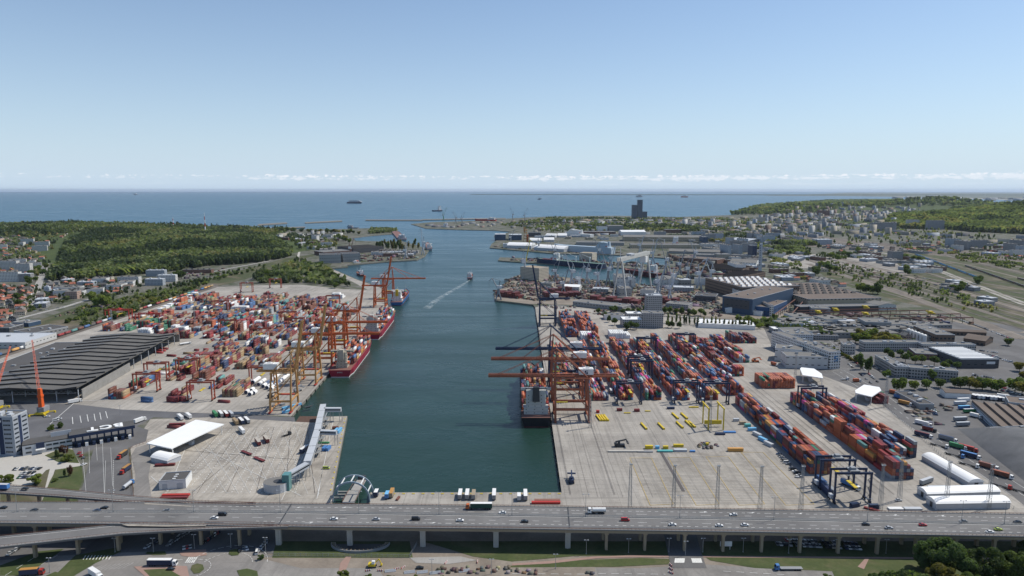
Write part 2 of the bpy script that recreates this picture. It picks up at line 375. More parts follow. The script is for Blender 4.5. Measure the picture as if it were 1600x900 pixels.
far = [(2600, 7300), (3000, 8200), (9000, 9500), (14000, 9000), (14000, -1500), (-14000, -1500), (-14000, 3900), (-3500, 3900), (-2200, 3750)]
g = MB(); g.prism(coast+far, -8, 0, 0, 1)
tag(g.build('ground', [M['quaywall'], M['town']]), 'flat harbour town land with vertical quay edges', kind='structure')
# far shore: low coast with beach on the right, thin spit on the horizon
g = MB()
fc = [P(1195, 305.6), P(1300, 306.0), P(1400, 307.2), P(1500, 309.6), P(1640, 314)]
far_poly = [tuple(q[:2]) for q in fc]+[(16000, 9700), (60000, 16000), (90000, 60000), (30000, 62000), (18000, 40000)]
g.prism(far_poly, -3, 3, 0); tag(g.build('far_shore', [mat('far_land', (.10, .115, .085), .9, .3, .002)]), 'low wooded coast beyond the bay', kind='structure')
g = MB(); g.strip([q+Vector((0, -60, 0)) for q in fc], 260, 3.3); tag(g.build('beach', M['sand']), 'pale sand beach along the far bay', kind='structure')
g = MB(); g.prism([(-2000, 33000), (9000, 31000), (20000, 30000), (30000, 29500), (30000, 31500), (9000, 33000), (-2000, 34500)], -3, 18)
tag(g.build('sand_spit', [M['forestfloor']]), 'thin dark spit of land along the horizon', kind='structure')
# hills
def hill(name, x0, x1, y0, y1, step, m, label):
    nx, ny = int((x1-x0)/step)+1, int((y1-y0)/step)+1
    xs, ys = np.linspace(x0, x1, nx), np.linspace(y0, y1, ny)
    V = np.array([(x, y, (lambda h: h if h > .3 else -5)(hz(x, y))) for y in ys for x in xs])
    Fc = np.array([(j*nx+i, j*nx+i+1, (j+1)*nx+i+1, (j+1)*nx+i) for j in range(ny-1) for i in range(nx-1)])
    return tag(link(name, npmesh(name, V, Fc, m, smooth=True)), label, kind='structure')
hill('wooded_hill', -4000, -400, 1850, 3800, 40, M['forestfloor'], 'low hill under the wood on the west side')
hill('forest_hill', 1900, 7500, 3300, 6050, 80, M['forestfloor'], 'broad forested hill on the right')
hill('coast_hill', 1600, 9000, 6060, 8400, 100, M['forestfloor'], 'long coastal hill with houses on its slope')

# ---------------- surface patches ----------------
LZ = [0.05]
def patch(name, poly, m, label, z=None, px=True):
    z = z if z is not None else LZ[0]
    g = MB(); g.sheet(pp(poly) if px else poly, z); return tag(g.build(name, m), label, kind='structure')
# left terminal
patch('terminal_yard', [(-330, 640), (-60, 640), (150, 640), (455, 650), (606.5, 478.5), (598, 451), (560, 438), (518, 420), (511, 421), (552, 441), (575, 453), (540, 452), (470, 445), (400, 446), (330, 449), (0, 556), (-330, 650)], M['yard'], 'pale concrete container yard on the left')
patch('rail_strip', [(-200, 612), (0, 548), (250, 471), (335, 444), (345, 447), (262, 474), (14, 556), (-200, 625)], M['ballast'], 'stone ballast of the yard railway', .12)
patch('green_strip', [(-150, 600), (0, 545), (250, 468), (440, 410), (520, 409), (515, 418), (400, 430), (335, 443), (250, 470), (0, 547), (-150, 602)], M['drygrass'], 'rough grass strip beside the railway', .10)
patch('far_meadow', [(385, 436), (420, 424), (500, 396), (470, 400), (445, 404), (340, 432), (120, 480), (0, 520), (0, 545), (200, 484)], M['drygrass'], 'rough meadow between road and railway', .07)
patch('dark_apron', [(60, 735), (-60, 700), (-60, 625), (120, 632), (190, 640), (460, 652), (462, 662), (350, 657), (240, 652), (150, 700)], M['asphalt_new'], 'grey asphalt apron behind the gate building', .10)
patch('gate_road', [(118, 797), (150, 690), (128, 683), (210, 665), (232, 672), (228, 690), (200, 700), (208, 770), (212, 800)], M['asphalt'], 'asphalt approach lanes in front of the gate', .14)
patch('ferry_parking', [(212, 800), (204, 702), (235, 655), (340, 652), (458, 659), (497, 661), (498, 651.5), (542.5, 650.5), (519.7, 768), (518, 800)], M['oldyard'], 'worn concrete vehicle marshalling yard', .12)
patch('slipway', [(461, 659), (468, 649), (500, 649), (495, 660)], mat('slip_planks', (.10, .06, .045), .9, .3, .3), 'dark timber slipway at the quay corner', -.8)
patch('south_quay', [(577, 800), (579, 769.6), (877.5, 769.6), (885, 800)], M['yard'], 'concrete quay along the head of the basin', .08)
# right terminal
patch('right_yard', [(877.5, 768.5), (836.5, 480.5), (850, 476), (905, 478), (1190, 505), (1215, 560), (1320, 600), (1425, 640), (1600, 790), (1640, 815), (884, 815)], M['yard'], 'pale concrete container yard on the right')
patch('block_yard', [(977, 714), (1150, 704), (1175, 706), (1290, 800), (1010, 800)], M['oldyard'], 'worn block paved storage area', .08)
patch('shipyard_ground', [(833, 475.5), (774, 468.5), (773, 458.5), (787, 447), (799, 435), (816, 429), (843, 430), (1040, 450), (1110, 455), (1230, 470), (1240, 495), (1150, 500), (905, 477), (850, 475)], M['soil'], 'brown shipyard ground', .05)
patch('rail_yard_ground', [(1255, 408), (1330, 400), (1420, 395), (1500, 400), (1800, 430), (1800, 560), (1600, 545), (1560, 505), (1400, 470), (1300, 440)], M['drygrass'], 'rough grass of the railway yard', .05)
patch('rail_yard_far', [(1100, 372), (1250, 366), (1400, 382), (1600, 400), (1800, 418), (1800, 432), (1500, 400), (1300, 388)], M['ballast'], 'brown ballast of the far sidings', .08)
patch('industrial_ground', [(1190, 505), (1240, 495), (1560, 505), (1800, 560), (1800, 830), (1600, 790), (1425, 640), (1320, 600), (1215, 560)], M['asphalt'], 'asphalt ground of the industrial estate', .10)
for k, (a, b_) in enumerate((((1260, 406), (1640, 520)), ((1300, 402), (1640, 497)), ((1330, 414), (1500, 462)), ((1262, 412), (1600, 530)), ((1400, 392), (1640, 446)), ((1410, 388), (1640, 436)), ((1330, 384), (1640, 424)), ((1320, 376), (1640, 412)), ((1200, 372), (1400, 386)), ((1370, 408), (1520, 448)), ((1300, 425), (1440, 466)))):
    pts = [P(*a), P(a[0]*.5+b_[0]*.5, a[1]*.52+b_[1]*.48-2), P(*b_)]; g = MB(); g.strip(pts, (9, 14, 7, 20, 8)[k % 5], .24+.01*k, 0)
    for s_ in ((-.75, .75) if k % 5 != 3 else (-6, -4.5, -.75, .75, 4.5, 6)): g.strip(pts, .45, .42, 1, s_)
    tag(g.build('railway_track', [M['soil'], M['rail']]), 'one of the many parallel sidings in the railway land, %s counted from the far side' % str(k+1), kind='structure')
for k in range(20):
    a, b_ = ((1262+4*k, 407-.5*k), (1640, 528-7.5*k)) if k < 11 else ((1340+10*(k-11), 378+.8*(k-11)), (1640, 404+4.2*(k-11))); a, b_ = P(*a), P(*b_); c_ = a.lerp(b_, .5)+Vector((18*math.sin(k), 30, 0))
    pts = [a, a.lerp(c_, .5), c_, c_.lerp(b_, .5), b_]; g = MB(); g.strip(pts, 6 if k % 2 else 4.4, .33+.004*k, 0)
    for s_ in (-.75, .75): g.strip(pts, .5, .46, 1, s_)
    tag(g.build('railway_track', [M['soil' if k % 2 else 'ballast'], M['rail']]), 'track of the railway fan, number %d' % (k+1), kind='structure')
patch('town_street_ground', [(1200, 396), (1390, 400), (1420, 430), (1300, 418), (1210, 420)], M['yard'], 'pale lorry park beside the railway', .09)
# foreground
patch('foreground_ground', [(-500, 1000), (-500, 790), (0, 785), (2100, 795), (2100, 1000)], M['soil'], 'dusty ground beneath the flyover', .04)
patch('underpass_lot', [(-300, 880), (-300, 800), (430, 800), (440, 865), (200, 866), (0, 905)], M['asphalt'], 'asphalt car park under the flyover', .08)
patch('foreground_road', [(-200, 960), (-60, 880), (100, 868), (230, 862), (400, 862), (430, 870), (640, 884), (700, 884), (1000, 888), (1100, 882), (1180, 887), (1300, 893), (1340, 960)], M['oldroad'], 'asphalt road in the foreground', .12)
patch('roadworks_soil', [(405, 872), (450, 868), (740, 872), (800, 876), (930, 884), (930, 960), (640, 960), (590, 888), (470, 888)], M['soil'], 'dusty excavated strip with road works', .14)
patch('basin_grass', [(425, 872), (432, 846), (640, 846), (645, 872)], M['grass'], 'grass slope under the flyover', .15)
patch('verge_grass', [(740, 870), (660, 846), (1050, 846), (1048, 868), (900, 869), (800, 878)], M['grass'], 'grass verge beside the cycle path', .16)
patch('island_grass', [(790, 885), (870, 877), (1000, 872), (1050, 874), (1044, 882), (960, 886), (800, 887)], M['grass'], 'long grass island by the road', .17)
patch('east_grass', [(1095, 866), (1100, 846), (1650, 846), (1650, 960), (1330, 960), (1300, 893), (1180, 888), (1110, 876)], M['grass'], 'wide lawn on the right of the road', .18)
patch('cycle_path', [(800, 881), (860, 877), (930, 870), (990, 868), (1600, 872.5), (1700, 873), (1700, 876), (1600, 875.5), (1095, 871.2), (990, 871), (935, 872.5), (860, 881), (800, 884)], M['brickpave'], 'pink paved cycle path', .22)
patch('cross_road', [(1049, 888), (1042, 858), (1030, 800), (1078, 800), (1094, 858), (1104, 888)], M['asphalt'], 'side road passing under the flyover', .24)
for vi, poly in enumerate(([(80, 905), (118, 868), (182, 856), (190, 862), (150, 880), (108, 905)], [(0, 900), (0, 884), (60, 862), (100, 858), (40, 900)])):
    patch('verge', poly, M['grass'], ['right', 'left'][vi]+' grass strip between the slip roads', .2)
patch('pond_grass', [(118, 797), (62, 792), (78, 752), (88, 734), (128, 728), (130, 748), (122, 770)], M['grass'], 'lawn beside the approach road', .2)
patch('plaza_paving', [(-30, 800), (-30, 705), (40, 712), (112, 700), (128, 730), (86, 734), (66, 794)], M['conc'], 'pale paving in front of the office tower', .16)
patch('plaza_bed', [(70, 712), (98, 700), (114, 703), (124, 724), (90, 722)], M['grass'], 'planted bed near the office entrance', .24)
patch('round_lawn', [(0, 800), (0, 762), (50, 758), (72, 735), (78, 733), (62, 796)], M['drygrass'], 'thin lawn by the car park', .2)
for poly, mm, lab in (([(280, 864), (300, 860), (322, 859), (323, 868), (300, 871), (284, 869)], 'brickpave', 'red paved traffic island'), ([(209, 886), (250, 884), (292, 885), (296, 902), (228, 902)], 'brickpave', 'red paved island beside the parked lorry'), ([(224, 891), (262, 889), (284, 902), (236, 903)], 'grass', 'grass in the red paved island'),
        ([(298, 890), (300, 884), (308, 881), (317, 883), (319, 890), (312, 896), (303, 897)], 'grass', 'oval grass island'), ([(357, 866), (359, 860), (370, 858), (376, 863), (372, 868), (362, 869)], 'grass', 'small grass island by the car rows'), ([(227, 866), (230, 863), (258, 862), (260, 867), (240, 868)], 'grass', 'narrow grass island at the lamp'),
        ([(370, 892), (386, 889), (402, 893), (404, 905), (376, 904)], 'grass', 'grass corner at the bottom edge'), ([(206, 792), (212, 742), (205, 712), (212, 700), (232, 694), (238, 712), (232, 745), (240, 798)], 'oldroad', 'curved bleached service road'), ([(64, 904), (86, 894), (100, 897), (86, 912)], 'grass', 'grass tip between the slip roads'), ([(532, 880), (541, 870), (549, 870), (541, 890), (528, 898)], 'brickpave', 'red paved crossing at the road works'),
        ([(640, 872), (720, 870), (745, 876), (700, 882), (650, 880)], 'yardblock', 'pale gravelled strip at the road works'), ([(1340, 886), (1352, 873), (1358, 873), (1350, 890)], 'brickpave', 'pink path crossing the lawn')):
    patch('traffic_island', poly, M[mm], lab, .27 if mm != 'grass' else .31)
# waste-gravel heap at the right
g = MB()
hp = [P(1495, 670), P(1600, 755), P(1760, 800), P(1760, 690), P(1560, 668)]
cc = sum(hp, Vector())/5
for ring_, (k, h) in enumerate(((1, 0), (.78, 6), (.5, 11), (.2, 13))):
    for q in hp:
        for w_ in (0, .5):
            q2 = q.lerp(hp[(hp.index(q)+1) % 5], w_); p_ = cc.lerp(q2, k*(1+.06*math.sin(ring_*3+q2.x))); g.v.append((p_.x, p_.y, h+random.uniform(-.6, .6)*(h > 0)))
for r_ in range(3):
    for i in range(10):
        g.f.append((r_*10+i, r_*10+(i+1) % 10, r_*10+10+(i+1) % 10, r_*10+10+i)); g.m.append(0)
g.f.append(tuple(range(30, 40))); g.m.append(0)
o = g.build('gravel_heap', M['gravel'], smooth=True); tag(o, 'long heap of grey gravel behind the truck road', 'gravel heap', kind='stuff')

# roads: polylines with white edge lines and dashes
def road(name, px, w, m, label, z=.2, line=True, dash=True, median=0, pts=None):
    pts = pts or [P(x, y) for x, y in px]
    g = MB(); g.strip(pts, w, z, 0)
    if line:
        for s_ in (-1, 1): g.strip(pts, .25, z+.03, 1, s_*(w/2-.4))
    if dash:
        for a, b_ in zip(pts, pts[1:]): g.dash(a, b_, .3, 6, 8, z+.03, 1)
    if median: g.strip(pts, median, z+.05, 2)
    return tag(g.build(name, [m, M['paint'], M['grass']]), label, kind='structure')
road('hill_road', [(-40, 510), (30, 493), (52, 470), (62, 440), (75, 405), (80, 385), (88, 375), (120, 372)], 13, M['yardblock'], 'pale straight road running past the wood')
road('suburb_road', [(-60, 520), (40, 495), (100, 480), (180, 455), (220, 440), (330, 425), (420, 408)], 9, M['yardblock'], 'pale road along the edge of the housing', .22)
road('motorway', [(1720, 510), (1600, 475), (1540, 452), (1490, 432), (1440, 412), (1400, 400), (1365, 392), (1345, 380)], 19, M['yard'], 'pale dual carriageway through the railway yard', .25, median=2.5)
road('access_road', [(1600, 775), (1540, 735), (1470, 690), (1420, 655), (1365, 612), (1310, 580), (1240, 570)], 17, M['asphalt'], 'truck queue road beside the container yard', .16)
road('estate_road', [(1720, 770), (1560, 660), (1500, 620), (1440, 600), (1400, 590), (1330, 560), (1300, 530)], 11, M['asphalt'], 'estate street lined with parked cars', .2)
road('siding_road', [(1760, 480), (1600, 520), (1540, 515), (1480, 498), (1420, 486)], 9, M['soil'], 'dirt road beyond the workshops', .2, False, False)
road('back_road', [(840, 478), (900, 478), (1000, 492), (1130, 500), (1210, 512), (1230, 540)], 9, M['asphalt'], 'works road behind the container yard', .2, False)
road('wharf_path', [(412, 430), (440, 420), (465, 405), (468, 392), (462, 384)], 7, M['conc'], 'pale path winding out of the wood', .25, False, False)
for k, (lst, lab) in enumerate([([(240, 470), (-80, 574)], 'west yard siding'), ([(1235, 396), (1330, 412), (1480, 452), (1640, 500)], 'siding beside the lorry park'), ([(1290, 398), (1400, 425), (1500, 452), (1640, 490)], 'long siding through rough grass'),
        ([(1280, 432), (1400, 462), (1560, 510)], 'siding behind the workshops'), ([(1380, 385), (1480, 400), (1640, 440)], 'siding under the freight train'), ([(1360, 378), (1460, 392), (1640, 425)], 'siding north of the freight train'),
        ([(1100, 362), (1300, 380), (1640, 418)], 'main line past the town'), ([(1110, 366), (1300, 386), (1640, 428)], 'second main line past the town'), ([(1250, 402), (1340, 425), (1470, 465), (1560, 492)], 'dusty siding near the depot'), ([(1440, 400), (1540, 428), (1680, 470)], 'siding beside the dual carriageway')]):
    g = MB(); pts = [P(*q) for q in lst]; g.strip(pts, 5, .26, 0)
    for s_ in (-.75, .75): g.strip(pts, .12, .42, 1, s_)
    tag(g.build('railway_track', [M['ballast'], M['rail']]), 'rusty railway track, '+lab, kind='structure')
# breakwaters and the strips across the harbour mouth
def block(name, poly, z1, m, label, cat, z0=-6, **k):
    g = MB(); g.prism(pp(poly, 1.5), z0, z1); return tag(g.build(name, m), label, cat, **k)
for poly, lab in (([(402, 352), (405, 350.2), (447, 347.6), (449, 348.8)], 'short pale breakwater left of the harbour mouth'), ([(476, 347.4), (534, 344.6), (535, 345.8), (477, 348.6)], 'middle breakwater with a small beacon'),
                  ([(571, 343.2), (660, 343.4), (660, 344.6), (571, 344.4)], 'long breakwater arm beside the harbour entrance'), ([(660, 342.6), (790, 340.6), (790, 341.8), (660, 343.8)], 'long outer breakwater joining the eastern mole'),
                  ([(420, 356), (476, 354.2), (477, 355.6), (421, 357)], 'inner mole beside the marina')):
    block('breakwater', poly, 2.5, M['quaywall'], lab, 'breakwater', group='breakwaters')
# ---------------- the flyover ----------------
DZ = 13.0
def interp(pts, x):
    for (a, b), (c, d) in zip(pts, pts[1:]):
        if a <= x <= c: return b+(d-b)*(x-a)/(c-a)
farl = [(-400, 785), (225, 785), (450, 787.5), (800, 791), (1200, 797), (1600, 803.5), (2000, 810)]
nearl = [(-400, 816), (0, 817.5), (190, 819), (450, 823), (800, 826.5), (1200, 832), (1600, 839), (2000, 846)]
medl = [(-400, 800), (400, 800.5), (800, 805.5), (1200, 812), (1600, 820), (2000, 828)]
xs = list(range(-400, 2001, 100))
def line(pl, z=DZ): return [P(x, interp(pl, x), z) for x in xs]
fv = empty('flyover', (0, 0, 0), 0, 'long concrete road flyover crossing the whole foreground on slim piers', 'flyover')
def deckmesh(A, B, z, th, name, m=None):
    g = MB()
    for i in range(len(A)-1):
        a0, a1, b0, b1 = A[i], A[i+1], B[i], B[i+1]
        q = [(*a0[:2], z), (*a1[:2], z), (*b1[:2], z), (*b0[:2], z)]; w = [(x, y, z-th) for x, y, _ in q]
        g.add(q+w, [(3, 2, 1, 0), (4, 5, 6, 7), (0, 1, 5, 4), (2, 3, 7, 6)], 0)
    return g.build(name, m or M['deck'], fv)
def offs(pts, d):
    out = []
    for i, p in enumerate(pts):
        t_ = (Vector(pts[min(i+1, len(pts)-1)])-Vector(pts[max(i-1, 0)])).normalized(); out.append(Vector(p)+Vector((-t_.y, t_.x, 0))*d)
    return out
FAR, NEAR, MED = line(farl), line(nearl), line(medl)
deckmesh(FAR, NEAR, DZ, .35, 'road_deck')
g = MB()
for A in (offs(FAR, -.9), offs(NEAR, .9)):
    for a, b_ in zip(A, A[1:]): g.beam(a-Vector((0, 0, 1.25)), b_-Vector((0, 0, 1.25)), .7, 1.75)
for k in (.3, .7):
    A = [a.lerp(b_, k) for a, b_ in zip(FAR, NEAR)]
    for a, b_ in zip(A, A[1:]): g.beam(a-Vector((0, 0, 1.1)), b_-Vector((0, 0, 1.1)), 2.0, 1.5)
g.build('girder', M['conctan'], fv)
def rail_(pts, name, m, z=DZ, h=1.05, posts=2.2, kerb=True):
    g = MB()
    for a, b_ in zip(pts, pts[1:]):
        a = Vector((a.x, a.y, z)); b_ = Vector((b_.x, b_.y, z)); n = max(1, int((b_-a).length/posts))
        if kerb: g.beam(a+Vector((0, 0, .15)), b_+Vector((0, 0, .15)), .5, .32, 1)
        for hh in (.62, h): g.beam(a+Vector((0, 0, hh)), b_+Vector((0, 0, hh)), .09, .16, 0)
        for k in range(n):
            p_ = a.lerp(b_, k/n); g.box(p_.x-.07, p_.x+.07, p_.y-.07, p_.y+.07, z+.3, z+h, 0)
    return g.build(name, [m, M['conc']], fv)
rail_(offs(FAR, -.35), 'guard_rail', M['rust']); rail_(offs(NEAR, .35), 'guard_rail', M['rust']); rail_(MED, 'median_barrier', M['steel'])
rail_(offs(NEAR, 2.0), 'crash_barrier', M['steel'], kerb=False)
# ramps
def rampside(px, z0, z1, n=None):
    out = []
    for i, (x, y) in enumerate(px):
        f = i/(len(px)-1); out.append(P(x, y, z0+(z1-z0)*f))
    return out
def ramp(fpx, npx, z0, z1, lab):
    A, B = rampside(fpx, z0, z1), rampside(npx, z0, z1)
    g = MB()
    for i in range(len(A)-1):
        q = [A[i], A[i+1], B[i+1], B[i]]; w = [p_-Vector((0, 0, 1.1)) for p_ in q]
        g.add(q+w, [(3, 2, 1, 0), (4, 5, 6, 7), (0, 1, 5, 4), (2, 3, 7, 6)], 0)
    r_ = g.build('ramp', M['deck'], fv); tag(r_, lab)
    g = MB()
    for Q in (A, B):
        for a, b_ in zip(Q, Q[1:]):
            u = Vector((0, 0, 1)); g.beam(a+u*.15, b_+u*.15, .45, .3, 1)
            for hh in (.6, 1.05): g.beam(a+u*hh, b_+u*hh, .09, .15, 0)
            n = int((b_-a).length/2.2)+1
            for k in range(n):
                p_ = a.lerp(b_, k/n); g.beam(p_, p_+u*1.05, .12)
    g.build('guard_rail', [M['rust'], M['conc']], r_)
    g = MB(); Cn = [a.lerp(b_, .5)+Vector((0, 0, .03)) for a, b_ in zip(A, B)]
    for f in (.12, .88):
        E = [a.lerp(b_, f)+Vector((0, 0, .03)) for a, b_ in zip(A, B)]
        for a, b_ in zip(E, E[1:]): g.beam(a, b_, .22, .02)
    g.build('lane_line', M['paint'], r_)
ramp([(-200, 752), (0, 758), (100, 766), (200, 776), (300, 783.6), (400, 787)], [(-200, 764), (0, 769.5), (100, 776), (200, 784), (300, 787.5), (400, 790)], DZ-1.2, DZ+.06, 'upper ramp joining from the left')
ramp([(-200, 856), (0, 839), (100, 829), (190, 819), (320, 817), (430, 819)], [(-200, 880), (0, 855), (100, 843.5), (190, 834), (320, 826.5), (450, 823)], DZ-2.4, DZ+.06, 'lower ramp leaving to the left')
for x in (12, 60, 105, 150, 195):
    q = P(x, 764+x*.095, DZ-1); g = MB(); g.box(q.x-.7, q.x+.7, q.y-.8, q.y+.8, -.4, DZ-2.4); g.build('pier', M['conctan'], fv)
for pts in ([(190, 819.5), (320, 816.5), (322, 822), (260, 823), (200, 822)], [(225, 785.6), (300, 790.6), (298, 792), (226, 788)], [(0, 835+5), (100, 829.5), (190, 820), (190, 824), (100, 833), (0, 844)]):
    g = MB(); g.sheet([tuple(P(x, y, DZ)[:2]) for x, y in pts], DZ+.09 if pts[0][0] else DZ-.3); g.build('gore_area', M['oldyard'], fv) if pts[0][0] else None
# lane markings
g = MB()
def lane(f0, pl_a, pl_b, dashed=True, w=.22, x0=-400, x1=2000, on=4, of=8):
    X = [x for x in xs if x0 <= x <= x1]
    pts = [P(x, interp(pl_a, x), DZ).lerp(P(x, interp(pl_b, x), DZ), f0) for x in X]
    for a, b_ in zip(pts, pts[1:]):
        if dashed: g.dash(a, b_, w, on, of, DZ+.02)
        else: g.strip([a, b_], w, DZ+.02)
lane(.04, farl, medl, False); lane(.96, farl, medl, False); lane(.06, medl, nearl, False); lane(.86, medl, nearl, False)
lane(.35, farl, medl, True, .26, on=2, of=2.5, x0=300); lane(.66, farl, medl, True, .2); lane(.38, medl, nearl, True, .2); lane(.64, medl, nearl, True, .26, on=2, of=2.5, x0=400)
def arrow(x, y, s=1, rz=0):
    p_ = P(x, y, DZ+.025); d = s
    g.add([(p_.x-3.0*d, p_.y+.12, p_.z), (p_.x-3.0*d, p_.y-.12, p_.z), (p_.x, p_.y-.12, p_.z), (p_.x, p_.y+.12, p_.z), (p_.x, p_.y+.6, p_.z), (p_.x, p_.y-.6, p_.z), (p_.x+2.0*d, p_.y+rz, p_.z)],
          [(0, 1, 2, 3), (4, 5, 6)] if d > 0 else [(3, 2, 1, 0), (6, 5, 4)])
for x in (612, 540, 468): arrow(x, 792.5, -1, -.8)
for x in (484, 612, 676): arrow(x, 817, 1, .9)
for x in (1100, 1175, 1250, 1323, 1398, 1472): arrow(x, interp(farl, x)+4.6, 1, .9)
g.build('lane_marking', M['paint'], fv)
for x0, x1 in ((455, 434), (887, 890)):
    a = P(x0, interp(farl, x0)+.5, DZ+.03); b_ = P(x1, interp(nearl, x1)-1, DZ+.03); g = MB(); g.strip([a, b_], .8, DZ+.03); g.build('expansion_joint', M['dark'], fv)
# piers
piers = [(56, 871), (123, 865), (186, 860), (252, 855.5), (315, 852), (375, 850), (436, 849.5), (547, 849), (661, 855), (775, 858), (887, 859), (947, 859), (1007, 859), (1069, 857), (1129, 859), (1189, 860), (1249, 857), (1309, 857), (1370, 858), (1430, 858), (1492, 859), (1552, 860), (1612, 862), (0, 880)]
for i, (x, y) in enumerate(piers):
    a = P(x, y); far_ = P(x, interp(farl, max(-400, x)), DZ); nr = P(x, interp(nearl, x), DZ)
    wide = 436 <= x <= 887
    ys = [a.y] if x < 200 and x != 0 else []
    ys += [nr.y+2.2, (nr.y+far_.y)/2, far_.y-2.2]
    if wide: ys = [nr.y+3.5, far_.y-5]
    for k, yy in enumerate(ys):
        xx = a.x*yy/a.y if k == 0 else a.x*nr.y/a.y
        zt = DZ-2.2 if not (k == 0 and x < 200 and x != 0) else DZ-2.9
        g = MB(); w = 1.5 if wide else .75
        g.box(xx-w, xx+w, yy-1.0, yy+1.0, -.4, zt); g.box(xx-w-.5, xx+w+.5, yy-1.3, yy+1.3, zt-1.0, zt+.15)
        if wide: g.box(xx-w*.25, xx+w*.25, yy-1.25, yy-1.0, 0, zt-1)
        g.build('pier', M['conc'] if wide else M['conctan'], fv)
# lamps along the median
def lamp_proto(H, name='street_lamp', arm=1.6, m='steel'):
    r_ = empty(name, (0, 0, 0)); g = MB(); g.cyl((0, 0, 0), (0, 0, H), .17, 8, .09); g.box(-.3, .3, -.3, .3, 0, .5); g.build('pole', M[m], r_)
    g = MB(); g.beam((-arm, 0, H+.15), (arm, 0, H+.15), .12); g.build('arm', M[m], r_)
    for s_ in (-1, 1):
        g = MB(); g.add([(s_*arm-.5, -.22, H), (s_*arm+.5, -.22, H), (s_*arm+.5, .22, H), (s_*arm-.5, .22, H), (s_*arm-.35, -.14, H+.3), (s_*arm+.35, -.14, H+.3), (s_*arm+.35, .14, H+.3), (s_*arm-.35, .14, H+.3)], MB.BF); g.build('lamp_head', M['lightgrey'], r_)
    return freeze(r_)
lp = lamp_proto(14.0)
lx = [27, 177, 303, 438, 561, 686, 800, 915, 1062, 1209, 1355, 1502, 1569]
for i, x in enumerate(lx):
    loc = P(x, interp(medl, x), DZ); lab = 'tall twin-headed lamp on the flyover median, %s from the left' % od(i)
    if i == 0: lp.location = loc; tag(lp, lab, 'street lamp', 'lamps along the flyover median')
    else: copy_tree(lp, loc, 0, lab)
lp2 = lamp_proto(8.5, arm=.9)
for i, (x, y, w) in enumerate([(78, 895, 'beside the left slip roads'), (180, 863, 'at the car park entrance'), (240, 863, 'behind the parked dark-sided lorry'), (304, 857, 'at the red paved island'), (361, 856, 'before the shaded car rows'), (415, 862, 'at the end of the shaded car park'),
        (1071, 868, 'on the island of the side road'), (868, 889, 'on the long grass island'), (675, 897, 'beside the road works'), (768, 897, 'right of the road works trench'), (916, 866, 'on the verge left of the side road'), (982, 864, 'short one on the verge next to the side road'), (1045, 863, 'at the side road crossing'), (1098, 863, 'right of the side road crossing'),
        (1161, 863, 'on the lawn beside the white billboard'), (1232, 865, 'on the lawn between the right piers'), (1308, 865, 'on the lawn under the right part of the flyover'), (1384, 865, 'on the lawn left of the big trees'), (1596, 866, 'at the right end of the lawn'), (103, 717, 'in the planted bed by the office tower'), (157, 797, 'in the gate approach lanes'), (188, 648, 'on the grey apron behind the gate building')]):
    lab = 'street lamp standing '+w
    loc = P(x, y)
    if i == 0: lp2.location = loc; tag(lp2, lab, 'street lamp', 'ground level street lamps')
    else: copy_tree(lp2, loc, 0, lab)
# lattice light masts in the yards
def mast_proto(H):
    r_ = empty('lattice_mast', (0, 0, 0)); g = MB(); w0, w1 = 1.1, .55
    for sx_ in (-1, 1):
        for sy_ in (-1, 1): g.beam((sx_*w0, sy_*w0, 0), (sx_*w1, sy_*w1, H), .16)
    n = 16
    for k in range(n):
        a, b_ = k/n, (k+1)/n; wa, wb = w0+(w1-w0)*a, w0+(w1-w0)*b_; s_ = 1 if k % 2 else -1
        for (q, r2) in (((-wa*s_, -wa), (wb*s_, -wb)), ((-wa*s_, wa), (wb*s_, wb)), ((-wa, -wa*s_), (-wb, wb*s_)), ((wa, -wa*s_), (wb, wb*s_))):
            g.beam((*q, a*H), (*r2, b_*H), .09)
        for q, r2 in (((-wb, -wb), (wb, -wb)), ((-wb, wb), (wb, wb))): g.beam((*q, b_*H), (*r2, b_*H), .08)
    g.build('lattice', M['steel'], r_)
    g = MB(); g.box(-1.0, 1.0, -1.0, 1.0, H, H+.15); 
    for s_ in (-1, 1): g.beam((-1, s_, H+1), (1, s_, H+1), .08); g.beam((s_, -1, H+1), (s_, 1, H+1), .08)
    g.build('platform', M['steel'], r_)
    for k in range(4):
        x = (-.8, -.27, .27, .8)[k]; g = MB(); g.box(x-.2, x+.2, -1.3, -1.0, H+.3, H+.75); g.build('floodlight', M['lightgrey'], r_)
    return freeze(r_)
mp_ = mast_proto(30)
for i, (x, y, w) in enumerate([(984, 794, 'leftmost of the row on the block paving'), (1052, 796, 'second from the left in the row on the block paving'), (1120, 797, 'third from the left in the row on the block paving'), (1187, 798, 'fourth from the left in the row on the block paving'), (1251, 798, 'left of the navy gantries'),
        (1375, 796, 'between the navy gantries and the white tents'), (1405, 782, 'in front of the stack ends, left of the tents'), (1478, 790, 'behind the lower white tent'), (1544, 795, 'at the right end of the white tents'), (1383, 636, 'beside the white truck canopy'), (1242, 596, 'beside the upper truck canopy'),
        (1109, 672, 'next to the yellow gantry'), (922, 668, 'beside the near brown quay crane'), (305, 512, 'far beyond the dark striped warehouse roof'), (176, 516, 'behind the dark striped warehouse roof'), (420, 487, 'among the far left container stacks')]):
    lab = 'slim lattice light mast '+w
    if i == 0: mp_.location = P(x, y); tag(mp_, lab, 'light mast', 'lattice light masts')
    else: copy_tree(mp_, P(x, y), 0, lab)
